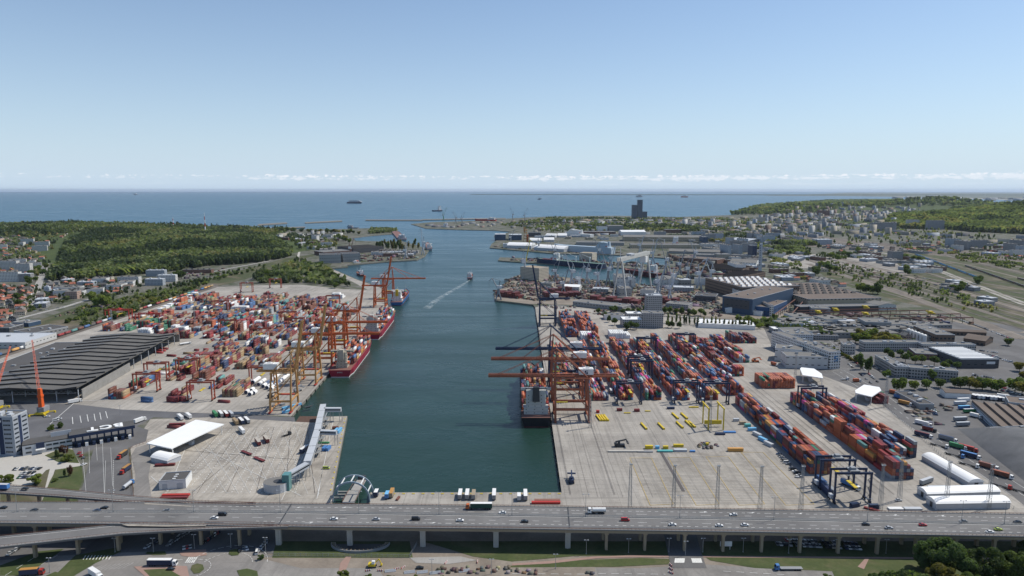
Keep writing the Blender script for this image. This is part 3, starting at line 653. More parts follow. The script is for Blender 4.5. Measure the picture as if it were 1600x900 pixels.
# ---------------- ship-to-shore cranes ----------------
def sts(loc, rz, m, gauge, width, hb, boomL, back, apex, up, label, house='white', mast_up=0, cut=False, logo=False, leg=1.5):
    """local +X points over the water; waterside rail at x=0, landside at x=-gauge"""
    r_ = empty('quay_crane', loc, rz, label, 'quay crane', 'ship-to-shore quay cranes'); W2 = width/2; G = -gauge
    for (x, s_) in ((0, -1), (0, 1), (G, -1), (G, 1)):
        g = MB(); y0 = s_*W2; y1 = s_*W2*.62
        g.taper((x, y0, 1.6), (x, y0*.98, hb*.30), .75*leg, .7*leg); g.taper((x, y0*.98, hb*.30), (x*.96 if x else 0, y1, hb), .7*leg, .55*leg)
        g.build('leg', m, r_)
        g = MB(); g.box(x-.9, x+.9, y0-4.2, y0+4.2, .9, 1.8)
        for k in range(-3, 4): g.cyl((x-.3, y0+k*1.2, .45), (x+.3, y0+k*1.2, .45), .42, 8)
        g.build('bogie', m if not cut else M['red'], r_)
    g = MB(); g.beam((0, -W2, hb*.30), (0, W2, hb*.30), 1.1*leg, 1.3*leg); g.beam((G, -W2, hb*.30), (G, W2, hb*.30), 1.1*leg, 1.3*leg)
    g.beam((0, -W2*.98, 2.6), (0, W2*.98, 2.6), .9, 1.2); g.beam((G, -W2*.98, 2.6), (G, W2*.98, 2.6), .9, 1.2); g.build('sill_beam', m, r_)
    for s_ in (-1, 1): MB().beam((0, s_*W2*.98, hb*.30), (G, s_*W2*.98, hb*.30), 1.0*leg, 1.6*leg).build('portal_beam', m, r_)
    g = MB()
    for s_ in (-1, 1):
        g.beam((0, s_*W2*.62, hb), (G, s_*W2*.62, hb), .9, 1.2)
        g.cyl((G, s_*W2*.9, hb*.34), (0, s_*W2*.66, hb*.92), .32, 6)
    g.beam((0, -W2*.62, hb-.9), (0, W2*.62, hb-.9), 1.2, 1.6); g.beam((G, -W2*.62, hb-.9), (G, W2*.62, hb-.9), 1.2, 1.6)
    g.build('brace', m, r_)
    g = MB()
    for s_ in (-1, 1):
        y = s_*2.6; g.beam((2, y, hb+.8), (G-back, y, hb+.8), .9, 1.9)
    n = int((gauge+back)/6)
    for k in range(n+1): g.beam((2-k*6, -2.6, hb+.8), (2-k*6, 2.6, hb+.8), .4, .8)
    for s_ in (-1, 1):
        g.beam((2, s_*3.9, hb+2.2), (G-back, s_*3.9, hb+2.2), .08); g.beam((2, s_*3.5, hb+1.1), (G-back, s_*3.5, hb+1.1), .8, .08)
    g.build('girder', m, r_)
    # A frame
    g = MB(); ax = -1.5
    for s_ in (-1, 1):
        g.taper((0, s_*W2*.6, hb), (ax, s_*1.6, apex), .5, .38)
        g.cyl((ax, s_*1.6, apex), (G+1, s_*W2*.5, hb+.8), .42*leg, 6)
    g.beam((ax, -2.2, apex), (ax, 2.2, apex), .9, .9); g.beam((ax*.5, -4, (hb+apex)/2), (ax*.5, 4, (hb+apex)/2), .4)
    g.build('a_frame', m, r_)
    # boom
    g = MB()
    if up:
        th = R(80); d = Vector((math.cos(th), 0, math.sin(th))); nrm = Vector((-d.z, 0, d.x))
    else:
        d = Vector((1, 0, 0)); nrm = Vector((0, 0, 1))
    h0 = Vector((2.2, 0, hb+.8))
    for s_ in (-1, 1):
        a = h0+Vector((0, s_*2.2, 0)); b_ = a+d*boomL; g.beam(a, b_, .9, 2.3 if not cut else 1.9, up=nrm)
        g.beam(a+nrm*1.6+Vector((0, s_*1.1, 0)), b_+nrm*1.6+Vector((0, s_*1.1, 0)), .10, .10, up=nrm)
        for k in range(int(boomL/3)): q = a+d*(k*3)+Vector((0, s_*1.1, 0)); g.beam(q, q+nrm*1.6, .10)
    for k in range(int(boomL/5)+1):
        q = h0+d*min(boomL, k*5); g.beam(q-Vector((0, 2.2, 0)), q+Vector((0, 2.2, 0)), .4, .7, up=nrm)
    bm = g.build('boom', m, r_)
    g = MB(); A = Vector((ax, 0, apex))
    for f in (.45, .85):
        for s_ in (-1, 1):
            q = h0+d*boomL*f+Vector((0, s_*2.2, 0))+nrm
            if up: mid = (A+q)/2+Vector((3.5 if f > .6 else 2, 0, 0)); g.cyl(A+Vector((0, s_*1.6, 0)), mid, .13, 5); g.cyl(mid, q, .13, 5)
            else: g.cyl(A+Vector((0, s_*1.6, 0)), q, .22, 5)
    g.cyl(A, Vector((G-back+2, 0, hb+1.6)), .14, 5); g.build('stay', m, r_)
    # house, cab, trolley
    g = MB(); hx = G+2 if not cut else G-1
    g.box(hx-6.5, hx+6.5, -3.6, 3.6, hb+2.4, hb+7.6); g.box(hx-5.6, hx+2.6, -2.8, 2.8, hb+7.6, hb+8.0); g.box(hx-3, hx, -1, 1, hb+8, hb+8.7)
    hs = g.build('machinery_house', M['white'], r_)
    if logo:
        g = MB(); y = -3.66
        for (dx, dz, w, h) in ((-1.2, 3.4, 2.6, .55), (-1.2, 2.6, 1.0, 1.0), (-1.2, 2.2, 2.6, .5), (.4, 1.3, 1.0, 1.2), (-1.2, 1.0, 2.6, .55)):
            g.box(hx+dx, hx+dx+w, y-.04, y, hb+2.4+dz-.3, hb+2.4+dz+h-.3)
        g.build('emblem', M['navy'], hs)
    g = MB(); g.box(-9, -6, -1.4, 1.4, hb-3.6, hb-.6); g.build('operator_cab', M['white'], r_)
    g = MB(); g.box(-13, -5, -2.6, 2.6, hb-.5, hb+.1); g.build('trolley', M['dark'], r_)
    g = MB(); g.box(-12, 0.2, -1.2, 1.2, 14.2, 14.8)
    for y in (-1, 1):
        for x in (-11.5, -.5): g.cyl((x, y, 14.8), (x+2.3*(1 if x < -6 else -1), y*.9, hb-.4), .05, 4)
    g.build('spreader', M['yellow'] if not cut else M['red'], r_)
    g = MB()   # zigzag stairs on a landside leg
    z = 2; k = 0
    while z < hb-3:
        g.beam((G-1.4, W2*.7+(2 if k % 2 else -2), z), (G-1.4, W2*.7+(-2 if k % 2 else 2), z+3.6), .7, .12); g.box(G-2, G-.8, W2*.7-2.6, W2*.7+2.6, z+3.5, z+3.62); z += 3.6; k += 1
    g.build('stairs', m, r_)
    if mast_up:
        g = MB(); g.beam((G, 0, hb), (G, 0, hb+mast_up), .9); g.cyl((G, 0, hb+mast_up), (2, 0, hb+2), .25, 6); g.build('mast', m, r_)
    return r_
tan = mat('tan_crane_paint', (.50, .27, .10), .5, .12, .3, dirt=.15)
ora = mat('orange_crane_paint', (.52, .115, .03), .5, .14, .3, dirt=.15)
brn = mat('brown_crane_paint', (.30, .10, .055), .55, .14, .3, dirt=.2)
QL0, QL1 = P(455, 650), P(606, 478)
def ql(Y): return QL0.x+(QL1.x-QL0.x)*(Y-QL0.y)/(QL1.y-QL0.y)
LROT = math.atan2(-(QL1.x-QL0.x), QL1.y-QL0.y)*1.0
QR0, QR1 = P(878, 769), P(836, 480)
def qr(Y): return QR0.x+(QR1.x-QR0.x)*(Y-QR0.y)/(QR1.y-QR0.y)
def lc(y, inl=2.5): return (ql(y)-inl, y, 0)
def Yat(px, py, h): return P(px, py, h).y
YA = (P(458, 646).y+P(467, 632).y)/2; YB = (P(493, 604).y+P(501, 590).y)/2
for (Y, lab) in ((YA, 'nearest tan quay crane with its boom raised, at the left quay corner'), (YB, 'second tan quay crane with raised boom, just before the crimson ship stern')):
    sts(lc(Y), LROT, tan, 19, 24, 37, 48, 14, 54, True, lab, cut=True, leg=1.15)
YC, YD = Yat(592, 521, 38), Yat(604, 503, 38); YE = Yat(651, 435, 38)
sts(lc(YC), LROT, ora, 20, 22, 37, 52, 20, 62, False, 'orange quay crane with lowered boom reaching over the first crimson ship')
sts(lc(YD), LROT, ora, 20, 22, 37, 52, 20, 62, False, 'orange quay crane with lowered boom beside the second crimson ship')
sts(lc(YE), LROT, ora, 20, 22, 37, 60, 22, 60, False, 'farthest orange quay crane with its boom lowered over the channel')
sts(lc(YE-95), LROT, ora, 20, 22, 37, 52, 22, 60, True, 'far orange quay crane with tall raised boom beside the blue ship')
sts(lc(YD+85), LROT, ora, 20, 22, 37, 50, 16, 56, True, 'orange quay crane with raised boom behind the two lowered ones', leg=1.1)
RROT = math.pi-math.atan2((QR1.x-QR0.x), QR1.y-QR0.y)
def rc(Y, inl=3.2): return (qr(Y)+inl, Y, 0)
A_, B_, C_ = Yat(758, 585.5, 40), Yat(761, 559.5, 40), Yat(771, 543.5, 40)
sts(rc(A_), RROT, brn, 30, 25, 38.5, 58, 27, 64, False, 'nearest brown quay crane with lowered boom at the black ship stern', logo=False, leg=1.4)
sts(rc(B_), RROT, brn, 30, 25, 38.5, 58, 27, 64, False, 'second brown quay crane with lowered boom over the black ship', leg=1.4)
sts(rc(C_), RROT, M['navy'], 30, 25, 38.5, 55, 26, 64, False, 'navy quay crane with lowered boom behind the brown pair')
sts(rc(P(839, 507).y), RROT, M['navy'], 24, 25, 40, 52, 22, 64, True, 'far navy quay crane with its boom raised, at the shipyard corner')
# emblem on the near brown crane's house, on the side that faces the flyover
for Y in (A_,):
    for r_ in [o for o in COL.objects if o.get('label', '').startswith('nearest brown')]:
        hs = [c for c in r_.children if c.name.startswith('machinery_house')][0]; g = MB(); hx = -28; y = 3.66; hb = 38.5
        for (dx, dz, w, h) in ((-1.4, 3.0, 2.8, .6), (.3, 2.1, 1.1, 1.1), (-1.4, 1.7, 2.8, .5), (-1.4, .9, 1.1, 1.1), (-1.4, .4, 2.8, .6)):
            g.box(hx+dx, hx+dx+w, y, y+.05, hb+2.7+dz, hb+2.7+dz+h)
        g.build('emblem', M['navy'], hs)

# ---------------- rubber-tyred gantries ----------------
def rtg_proto(m, span, H, dep, name='yard_gantry', cabc='grey'):
    r_ = empty(name, (0, 0, 0)); s2 = span/2; d2 = dep/2
    for sx_ in (-1, 1):
        for sy_ in (-1, 1):
            g = MB(); g.taper((sx_*s2, sy_*d2, 1.6), (sx_*s2, sy_*d2, H), .5, .55); g.build('leg', m, r_)
            g = MB(); 
            for k in (-1.1, 1.1): g.cyl((sx_*s2-.35, sy_*d2+k, .8), (sx_*s2+.35, sy_*d2+k, .8), .8, 12)
            g.build('wheel_pair', M['black'], r_)
        g = MB(); g.beam((sx_*s2, -d2-1.5, 1.9), (sx_*s2, d2+1.5, 1.9), .7, .8); g.build('sill_beam', m, r_)
    for sy_ in (-1, 1):
        g = MB(); g.beam((-s2-.8, sy_*d2, H), (s2+.8, sy_*d2, H), .8, 1.5); g.beam((-s2, sy_*(d2+.9), H+1.5), (s2, sy_*(d2+.9), H+1.5), .06)
        for k in range(9): x = -s2+span*k/8; g.beam((x, sy_*(d2+.9), H+.6), (x, sy_*(d2+.9), H+1.5), .06)
        g.build('top_beam', m, r_)
    g = MB(); g.box(s2*.1-3, s2*.1+3, -d2, d2, H+.9, H+1.5); g.box(s2*.1-2, s2*.1+1.2, -d2*.5, d2*.4, H+1.5, H+3); g.build('trolley', M[cabc], r_)
    g = MB(); g.box(s2*.1-3.8, s2*.1-2.2, -1.2, 1.2, H-2.9, H-.8); g.build('operator_cab', M['white'], r_)
    g = MB(); g.box(-s2-1.4, -s2+.6, -2.2, 2.2, 2.4, 4.9); g.build('power_unit', M['lightgrey'], r_)
    g = MB(); g.box(s2*.1-1.2, s2*.1+1.2, -6, 6, H*.55, H*.55+.5)
    for sy_ in (-1, 1):
        for sx_ in (-1, 1): g.cyl((s2*.1+sx_, sy_*2, H*.55), (s2*.1+sx_*1.3, sy_*2, H+.9), .05, 4)
    g.build('spreader', M['yellow'], r_)
    g = MB(); z = 2.5; k = 0
    while z < H-3: g.beam((s2+1.1, -1.6 if k % 2 else 1.6, z), (s2+1.1, 1.6 if k % 2 else -1.6, z+3), .6, .1); z += 3; k += 1
    g.build('stairs', m, r_)
    return freeze(r_)
rn = rtg_proto(M['navy'], 23.5, 21, 7.2)
LANE = [102, 130, 158, 186, 213, 241, 272, 300]      # left legs of each right-yard lane
def rp(px, py, h=21): return P(px, py, h)
navy_pos = []
for (px, py, w) in ((1338, 736, 'nearest one, beside the lorry at the stack end'), (1322, 716, 'second one, close behind the nearest'), (1282, 605, 'beside the upper white truck canopy'), (991, 597, 'leftmost of three at the near edge of the big block'), (1082, 596, 'middle of three at the near edge of the big block'),
        (1129, 597.5, 'rightmost of three at the near edge of the big block'), (1009, 563, 'in the left lane of the big block, mid-way'), (1002, 557, 'close behind another in the left lane of the big block'), (1022, 528, 'near the far edge of the big block'), (1082, 522, 'at the far right edge of the big block')):
    q = rp(px, py); navy_pos.append((q, w))
for i, (q, w) in enumerate(navy_pos):
    lab = 'navy yard gantry, '+w
    x = min(LANE, key=lambda v_: abs(v_+11.7-q.x))+11.75
    if i == 0: rn.location = (x, q.y, 0); tag(rn, lab, 'yard gantry', 'navy yard gantries')
    else: copy_tree(rn, (x, q.y, 0), 0, lab)
yr = mat('red_gantry_paint', (.36, .085, .05), .5, .15, .3, dirt=.2)
rr = rtg_proto(yr, 23.5, 19, 7)
LLANE = [-384+27.6*k for k in range(6)]
red_px = [(228, 583, 'nearest pair, left one above the low stacks'), (244, 567, 'nearest pair, the one behind'), (313, 596, 'near the open apron, right of the nearest pair'), (293, 561, 'behind the near stacks in the middle lanes'), (408, 573, 'beside the quay crane legs, near the apron'), (462, 497, 'beside the tan crane boom'), (450, 487, 'in the middle of the far left stacks'),
          (405, 513, 'between white reefer stacks'), (430, 436, 'by the meadow at the far end, right one'), (385, 442, 'by the meadow at the far end, left one'), (355, 500, 'in the centre of the left yard'), (345, 470, 'among brown stacks left of the centre aisle'), (520, 462, 'behind the raised orange boom')]
for i, (px, py, w) in enumerate(red_px):
    q = P(px, py, 19); lab = 'red yard gantry over the left stacks, '+w
    if i == 0: rr.location = (q.x, q.y, 0); rr.rotation_euler = (0, 0, LROT); tag(rr, lab, 'yard gantry', 'red yard gantries')
    else: copy_tree(rr, (q.x, q.y, 0), LROT, lab)
# rail gantry over the container train and a low one near it
rg = rtg_proto(mat('rail_gantry_red', (.45, .05, .035), .5, .12, .3), 38, 15, 10, cabc='red')
q = P(185, 484, 15); rg.location = (q.x, q.y, 0); tag(rg, 'wide red rail gantry standing over the container train', 'rail gantry', 'wide red rail gantries')
q = P(233, 492, 13); copy_tree(rg, (q.x, q.y, 0), 0, 'wide red rail gantry beside the green and red stacks', None)
# yellow gantry in the right yard
ygp = P(1120, 672); r_ = empty('yellow_gantry', (ygp.x, ygp.y, 0), 0, 'tall open yellow gantry frame on the pale yard', 'gantry')
for y in (0, 17):
    for x in (-7.5, 5.5):
        g = MB(); g.box(x-.45, x+.45, y-.45, y+.45, 0, 19); g.build('leg', M['yellow'], r_)
for x in (-7.5, 5.5):
    g = MB(); g.beam((x, -1, 19), (x, 20, 19), .9, 1.2); g.build('top_beam', M['yellow'], r_)
g = MB(); g.box(-8.5, 6.5, 8, 9, 2.5, 6); g.build('sill_beam', M['yellow'], r_)
# orange mobile harbour cranes by the warehouse
def mobile_crane(px, py, tip, label, H=34, rz=0, hd=18):
    b0 = P(px, py); tp = P(*tip, H); r_ = empty('mobile_crane', tuple(b0), 0, label, 'mobile crane', 'orange mobile harbour cranes')
    g = MB(); g.box(-4, 4, -4, 4, 1, 3); g.build('chassis', M['yellow'], r_)
    for k, (dx, dy) in enumerate(((-1, -1), (1, -1), (-1, 1), (1, 1))):
        g = MB(); g.beam((dx*3, dy*3, 1.8), (dx*7.5, dy*6.5, 1.8), .8); g.cyl((dx*7.5, dy*6.5, 0), (dx*7.5, dy*6.5, 1.8), .9, 8); g.build('outrigger', M['yellow'], r_)
    g = MB(); g.cyl((0, 0, 3), (0, 0, 7), 3.2, 12); g.box(-3, 3.6, -2.4, 5.5, 3.4, 7.6); g.build('slewing_house', M['grey'], r_)
    oc = mat('mobile_crane_orange', (.68, .11, .02), .45, .1, .3)
    g = MB(); g.taper((0, 0, 6.5), (0, 0, 25), 1.8, 1.3); g.box(-1.9, 1.9, -1.9, 1.9, 17, 19); g.build('tower', oc, r_)
    g = MB(); a = Vector((0, -.5, 14)); b_ = tp-b0; d = b_-a
    for (ox, oy) in ((-1, -1), (1, -1), (-1, 1), (1, 1)): g.beam(a+Vector((ox, oy, 0)), b_+Vector((ox*.4, oy*.4, 0)), .22)
    n = 16
    for k in range(n):
        p0, p1 = a+d*(k/n), a+d*((k+1)/n); s0, s1 = 1-.6*k/n, 1-.6*(k+1)/n; q_ = 1 if k % 2 else -1
        for oy in (-1, 1): g.beam(p0+Vector((q_*s0, oy*s0, 0)), p1+Vector((-q_*s1, oy*s1, 0)), .13)
        for ox in (-1, 1): g.beam(p0+Vector((ox*s0, q_*s0, 0)), p1+Vector((ox*s1, -q_*s1, 0)), .13)
    g.build('boom', mat('mobile_boom', (.60, .16, .09), .5, .1, .3), r_)
    g = MB(); g.cyl((0, 0, 25), b_, .1, 4); g.cyl((0, 0, 25), (0, 4.5, 7.5), .12, 4); g.build('stay', M['dark'], r_)
mobile_crane(66, 648, (50, 531), 'orange mobile harbour crane with lattice boom beside the office tower', 45)
mobile_crane(-6, 640, (16, 541), 'orange mobile crane boom rising at the left picture edge', 45)
# little container carriers, reach stacker near the yellow pipes
def stacker(px, py, m, label, rz=0):
    q = P(px, py); r_ = empty('reach_stacker', tuple(q), rz, label, 'reach stacker', 'yard handling machines')
    g = MB(); g.box(-4, 4, -1.6, 1.6, .9, 2.4); g.box(-4.4, -2, -1.5, 1.5, 2.4, 3.3); g.build('body', m, r_)
    g = MB(); g.box(-1.6, .4, -.8, .8, 2.4, 4.2); g.build('cab', M['glass'], r_)
    g = MB(); g.beam((-3.5, 0, 4.2), (5.5, 0, 6.2), .9, 1.0); g.beam((5.3, 0, 6.2), (6.2, 0, 4), .6); g.box(5.6, 7, -3, 3, 3.4, 4.1); g.build('boom', m, r_)
    for x in (-2.8, 3):
        for s_ in (-1, 1): g = MB(); g.cyl((x, s_*1.4, .85), (x, s_*2, .85), .85, 10); g.build('wheel', M['black'], r_)
stacker(968, 698, M['dark'], 'black reach stacker on the pale yard right of the quay'); stacker(893, 753, M['navy'], 'navy terminal machine standing alone on the near quay apron', 1.5)
stacker(1180, 566, M['orange'], 'orange reach stacker at the curved loading road'); stacker(425, 622, M['dark'], 'dark handling machine under the tan quay crane'); stacker(465, 612, M['grey'], 'grey handling machine between tan crane legs', 1)
# ---------------- facades ----------------
def facade(name, wall, pitch=3.2, fl=3.3, wf=.5, hf=.45, glass=(.035, .042, .05), var=.12, strip=False, z0=.9):
    m, t, b = newmat(name)
    tcn = N(t, 'ShaderNodeTexCoord'); s1 = N(t, 'ShaderNodeSeparateXYZ'); L(t, tcn.outputs['Object'], s1.inputs[0])
    s2 = N(t, 'ShaderNodeSeparateXYZ'); L(t, tcn.outputs['Normal'], s2.inputs[0])
    ny = Mth(t, 'ABSOLUTE', s2.outputs[1]); isy = Mth(t, 'GREATER_THAN', ny, .6); wallm = Mth(t, 'LESS_THAN', Mth(t, 'ABSOLUTE', s2.outputs[2]), .5)
    u = Mth(t, 'ADD', Mth(t, 'MULTIPLY', s1.outputs[0], isy), Mth(t, 'MULTIPLY', s1.outputs[1], Mth(t, 'SUBTRACT', 1.0, isy)))
    fu = Mth(t, 'FRACT', Mth(t, 'DIVIDE', u, pitch)); fz = Mth(t, 'FRACT', Mth(t, 'DIVIDE', Mth(t, 'SUBTRACT', s1.outputs[2], z0), fl))
    wz = Mth(t, 'LESS_THAN', fz, hf)
    k = wz if strip else Mth(t, 'MULTIPLY', wz, Mth(t, 'LESS_THAN', fu, wf))
    k = Mth(t, 'MULTIPLY', k, wallm)
    n = Noise(t, tcn.outputs['Object'], .15, 4, .6)
    oi = N(t, 'ShaderNodeObjectInfo')
    c = Mix(t, 1.0, wall, Mth(t, 'MULTIPLY', Mth(t, 'MULTIPLY_ADD', n, 2*var, 1-var), Mth(t, 'MULTIPLY_ADD', oi.outputs['Random'], .25, .88)), 'MULTIPLY')
    L(t, Mix(t, k, c, glass), b.inputs['Base Color']); L(t, Mth(t, 'MULTIPLY_ADD', k, -.6, .8), b.inputs['Roughness'])
    return m
FM = {
    'white': facade('white_facade', (.62, .61, .58)), 'cream': facade('cream_facade', (.50, .45, .36)), 'greyf': facade('grey_facade', (.33, .33, .33)),
    'office': facade('office_facade', (.40, .39, .37), 2.8, 3.4, .62, .5), 'pale': facade('pale_blue_facade', (.42, .46, .50), 3, 3.3, .5, .45), 'pink': facade('pinkish_facade', (.42, .30, .24)),
    'brick': facade('brick_facade', (.20, .11, .08)), 'shed': facade('shed_wall', (.30, .30, .29), 6, 9, .5, .14, z0=5), 'shedblue': facade('blue_shed_wall', (.035, .085, .19), 8, 14, .6, .1, z0=6),
    'shedwhite': facade('white_shed_wall', (.56, .56, .54), 7, 8, .45, .12, z0=4), 'shedbeige': facade('beige_shed_wall', (.42, .36, .26), 7, 9, .5, .2, z0=4), 'sheddark': facade('dark_shed_wall', (.09, .09, .095), 8, 9, .4, .12, z0=4),
    'strip': facade('strip_window_facade', (.50, .52, .54), 3, 3.6, .5, .42, strip=True), 'tower': facade('glass_tower_facade', (.13, .15, .18), 2.2, 3.2, .75, .6, (.05, .07, .10)),
    'plainwhite': M['white'], 'plainblue': mat('blue_cladding', (.045, .080, .135), .5, .1, .1), 'brown': facade('brown_wall', (.17, .12, .09), 5, 6, .6, .4),
}
NB = [0]
def bld(label, a, b_, depth, h, wall='greyf', roof='roofgrey', kind='flat', name='building', cat='building', group=None, vents=4, z=0, ridge=3.0, world=False, parts=True, base=None):
    A = Vector(a) if world else P(*a); B = Vector(b_) if world else P(*b_)
    if base is not None: A.z = B.z = base
    w = (B-A).length; rz = math.atan2(B.y-A.y, B.x-A.x); r_ = empty(name, tuple(A), rz, label, cat, group)
    wm = FM.get(wall) or M[wall]; rm = M.get(roof)
    g = MB(); zb = -2
    if kind == 'gable':      # ridge runs along the local x axis
        g.add([(0, 0, zb), (w, 0, zb), (w, depth, zb), (0, depth, zb), (0, 0, h), (w, 0, h), (w, depth, h), (0, depth, h), (0, depth/2, h+ridge), (w, depth/2, h+ridge)],
              [(0, 1, 5, 4), (1, 2, 6, 9, 5), (2, 3, 7, 6), (3, 0, 4, 8, 7)])
        g.build('wall', wm, r_); g = MB(); o = .5; e = ridge*o/(depth/2)
        for th in (0,):
            g.add([(-o, -o, h-e), (w+o, -o, h-e), (w+o, depth/2, h+ridge+.05), (-o, depth/2, h+ridge+.05), (-o, depth+o, h-e), (w+o, depth+o, h-e),
                   (-o, -o, h-e-.3), (w+o, -o, h-e-.3), (w+o, depth/2, h+ridge-.25), (-o, depth/2, h+ridge-.25), (-o, depth+o, h-e-.3), (w+o, depth+o, h-e-.3)],
                  [(0, 1, 2, 3), (3, 2, 5, 4), (7, 6, 9, 8), (8, 9, 10, 11), (0, 6, 7, 1), (4, 5, 11, 10), (1, 7, 8, 2), (2, 8, 11, 5), (6, 0, 3, 9), (9, 3, 4, 10)])
        rf = g.build('roof', rm, r_)
    elif kind == 'gabley':   # ridge runs front to back
        g.add([(0, 0, zb), (w, 0, zb), (w, depth, zb), (0, depth, zb), (0, 0, h), (w, 0, h), (w, depth, h), (0, depth, h), (w/2, 0, h+ridge), (w/2, depth, h+ridge)],
              [(0, 1, 5, 8, 4), (1, 2, 6, 5), (2, 3, 7, 9, 6), (3, 0, 4, 7)])
        g.build('wall', wm, r_); g = MB(); o = .5; e = ridge*o/(w/2)
        g.add([(-o, -o, h-e), (w/2, -o, h+ridge+.05), (w/2, depth+o, h+ridge+.05), (-o, depth+o, h-e), (w+o, -o, h-e), (w+o, depth+o, h-e),
               (-o, -o, h-e-.3), (w/2, -o, h+ridge-.25), (w/2, depth+o, h+ridge-.25), (-o, depth+o, h-e-.3), (w+o, -o, h-e-.3), (w+o, depth+o, h-e-.3)],
              [(0, 1, 2, 3), (1, 4, 5, 2), (6, 9, 8, 7), (7, 8, 11, 10), (0, 6, 7, 1), (1, 7, 10, 4), (3, 2, 8, 9), (2, 5, 11, 8), (0, 3, 9, 6), (4, 10, 11, 5)])
        rf = g.build('roof', rm, r_)
    elif kind == 'saw':
        g.box(0, w, 0, depth, zb, h); g.build('wall', wm, r_); g = MB(); n = max(3, int(depth/9)); d = depth/n
        for k in range(n):
            y0, y1 = k*d, (k+1)*d-.02
            g.add([(0, y0, h), (w, y0, h), (w, y0+.3, h+2.2), (0, y0+.3, h+2.2), (0, y1, h+.1), (w, y1, h+.1)], [(0, 1, 2, 3), (3, 2, 5, 4), (0, 3, 4), (1, 5, 2)])
        rf = g.build('roof', rm, r_)
    else:
        g.box(0, w, 0, depth, zb, h); g.build('wall', wm, r_)
        g = MB(); g.box(.35, w-.35, .35, depth-.35, h+.01, h+.12, 0); pm = 1
        for bx in ((0, w, 0, .35), (0, w, depth-.35, depth), (0, .35, .35, depth-.35), (w-.35, w, .35, depth-.35)): g.box(bx[0], bx[1], bx[2], bx[3], h+.005, h+.7, 1)
        rf = g.build('roof', [rm, M['lightgrey']], r_)
        if parts:
            rnd = random.Random(int(A.x*7+A.y))
            for k in range(vents):
                x, y = rnd.uniform(.15, .85)*w, rnd.uniform(.15, .85)*depth; s_ = rnd.uniform(.8, 2.2)
                g = MB(); g.box(x-s_, x+s_, y-s_*.7, y+s_*.7, h+.12, h+.12+rnd.uniform(.8, 2.2)); g.build('roof_unit', M['lightgrey'] if k % 2 else M['grey'], rf)
    return r_, w
def tentb(label, a, b_, depth, h, ridge, name='storage_tent', cat='storage tent', m='roofwhite', group=None):
    A, B = P(*a), P(*b_); w = (B-A).length; rz = math.atan2(B.y-A.y, B.x-A.x); r_ = empty(name, tuple(A), rz, label, cat, group)
    g = MB(); g.box(0, w, 0, depth, -1, h); g.build('wall', M['lightgrey'], r_)
    g = MB(); n = 8; pr = [(-.4+(depth+.8)*k/n, h+ridge*math.sin(math.pi*k/n)**.7) for k in range(n+1)]
    vs = [(x, y, z) for x in (-.3, w+.3) for y, z in pr]+[(x, y, h-.3) for x in (-.3, w+.3) for y in (-.4, depth+.4)]; q = n+1; e = 2*q
    g.add(vs, [(k, q+k, q+k+1, k+1) for k in range(n)]+[tuple([e]+list(range(q-1, -1, -1))[::-1]+[e+1])[::-1], tuple([e+2]+list(range(q, 2*q))+[e+3])])
    g.build('roof', M[m], r_)
    g = MB(); g.box(-.12, -.02, depth*.35, depth*.6, 0, h*.8); g.build('door', M['dark'], r_)
    return r_
# ---------------- the big folded-roof warehouse ----------------
wa = P(125, 626); wrz = math.atan2(P(195, 585).y-wa.y, P(195, 585).x-wa.x)-math.pi/2
wh = empty('warehouse', tuple(wa), wrz, 'huge open warehouse with dark folded roof bands on the left terminal', 'warehouse')
Wd, Ln, nb = 106, 268, 14
prof = [(0, 2.4), (-.20*Wd, 0), (-.58*Wd, 3.2), (-Wd, .4)]
g = MB()
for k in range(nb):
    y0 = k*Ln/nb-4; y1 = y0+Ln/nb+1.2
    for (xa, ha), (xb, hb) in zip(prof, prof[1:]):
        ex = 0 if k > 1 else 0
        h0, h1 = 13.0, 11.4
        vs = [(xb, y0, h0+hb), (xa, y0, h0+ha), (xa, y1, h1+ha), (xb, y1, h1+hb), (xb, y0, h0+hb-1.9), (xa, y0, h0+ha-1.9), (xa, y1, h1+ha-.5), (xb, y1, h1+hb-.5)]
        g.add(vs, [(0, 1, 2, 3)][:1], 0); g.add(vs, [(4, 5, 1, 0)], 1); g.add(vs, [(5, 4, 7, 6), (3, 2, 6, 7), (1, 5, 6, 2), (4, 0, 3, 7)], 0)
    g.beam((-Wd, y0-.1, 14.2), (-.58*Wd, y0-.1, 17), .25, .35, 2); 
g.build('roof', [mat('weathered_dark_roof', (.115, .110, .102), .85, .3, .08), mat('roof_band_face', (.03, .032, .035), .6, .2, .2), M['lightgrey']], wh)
g = MB(); g.box(-1.2, -.2, 6, Ln*.42, -.5, 9.6); g.box(-Wd, -1.2, Ln-2, Ln-1, -.5, 10.5); g.build('wall', mat('weathered_wall', (.27, .265, .25), .8, .3, .15, dirt=.3), wh)
for k in range(13):
    for xx in (-1.0, -.2*Wd, -.58*Wd, -.98*Wd):
        y = 0+k*Ln/13
        if xx == -1.0 and 6 < y < Ln*.42: continue
        g = MB(); g.beam((xx, y, 0), (xx, y, 11.2), .7); g.build('pillar', M['lightgrey'], wh)
g = MB()
for k in range(24): x = -4-k*4.3; g.beam((x, -3.9, 9.0), (x-2.1, -3.9, 11.4), .18); g.beam((x-2.1, -3.9, 11.4), (x-4.2, -3.9, 9.0), .18)
g.beam((-1, -3.9, 9), (-Wd, -3.9, 9), .3); g.build('truss', M['steel'], wh)
bld('flat grey-roofed annex with skylight dots along the striped warehouse', (P(-60, 604)-Vector((0, 0, 0)))[:2] and (-40, 596), (62, 594), 150, 9, 'shedwhite', 'roofdark', vents=14)
bld('low white lean-to beside the striped warehouse roof edge', (60, 592), (98, 570), 10, 8, 'plainwhite', 'lightgrey', vents=2)
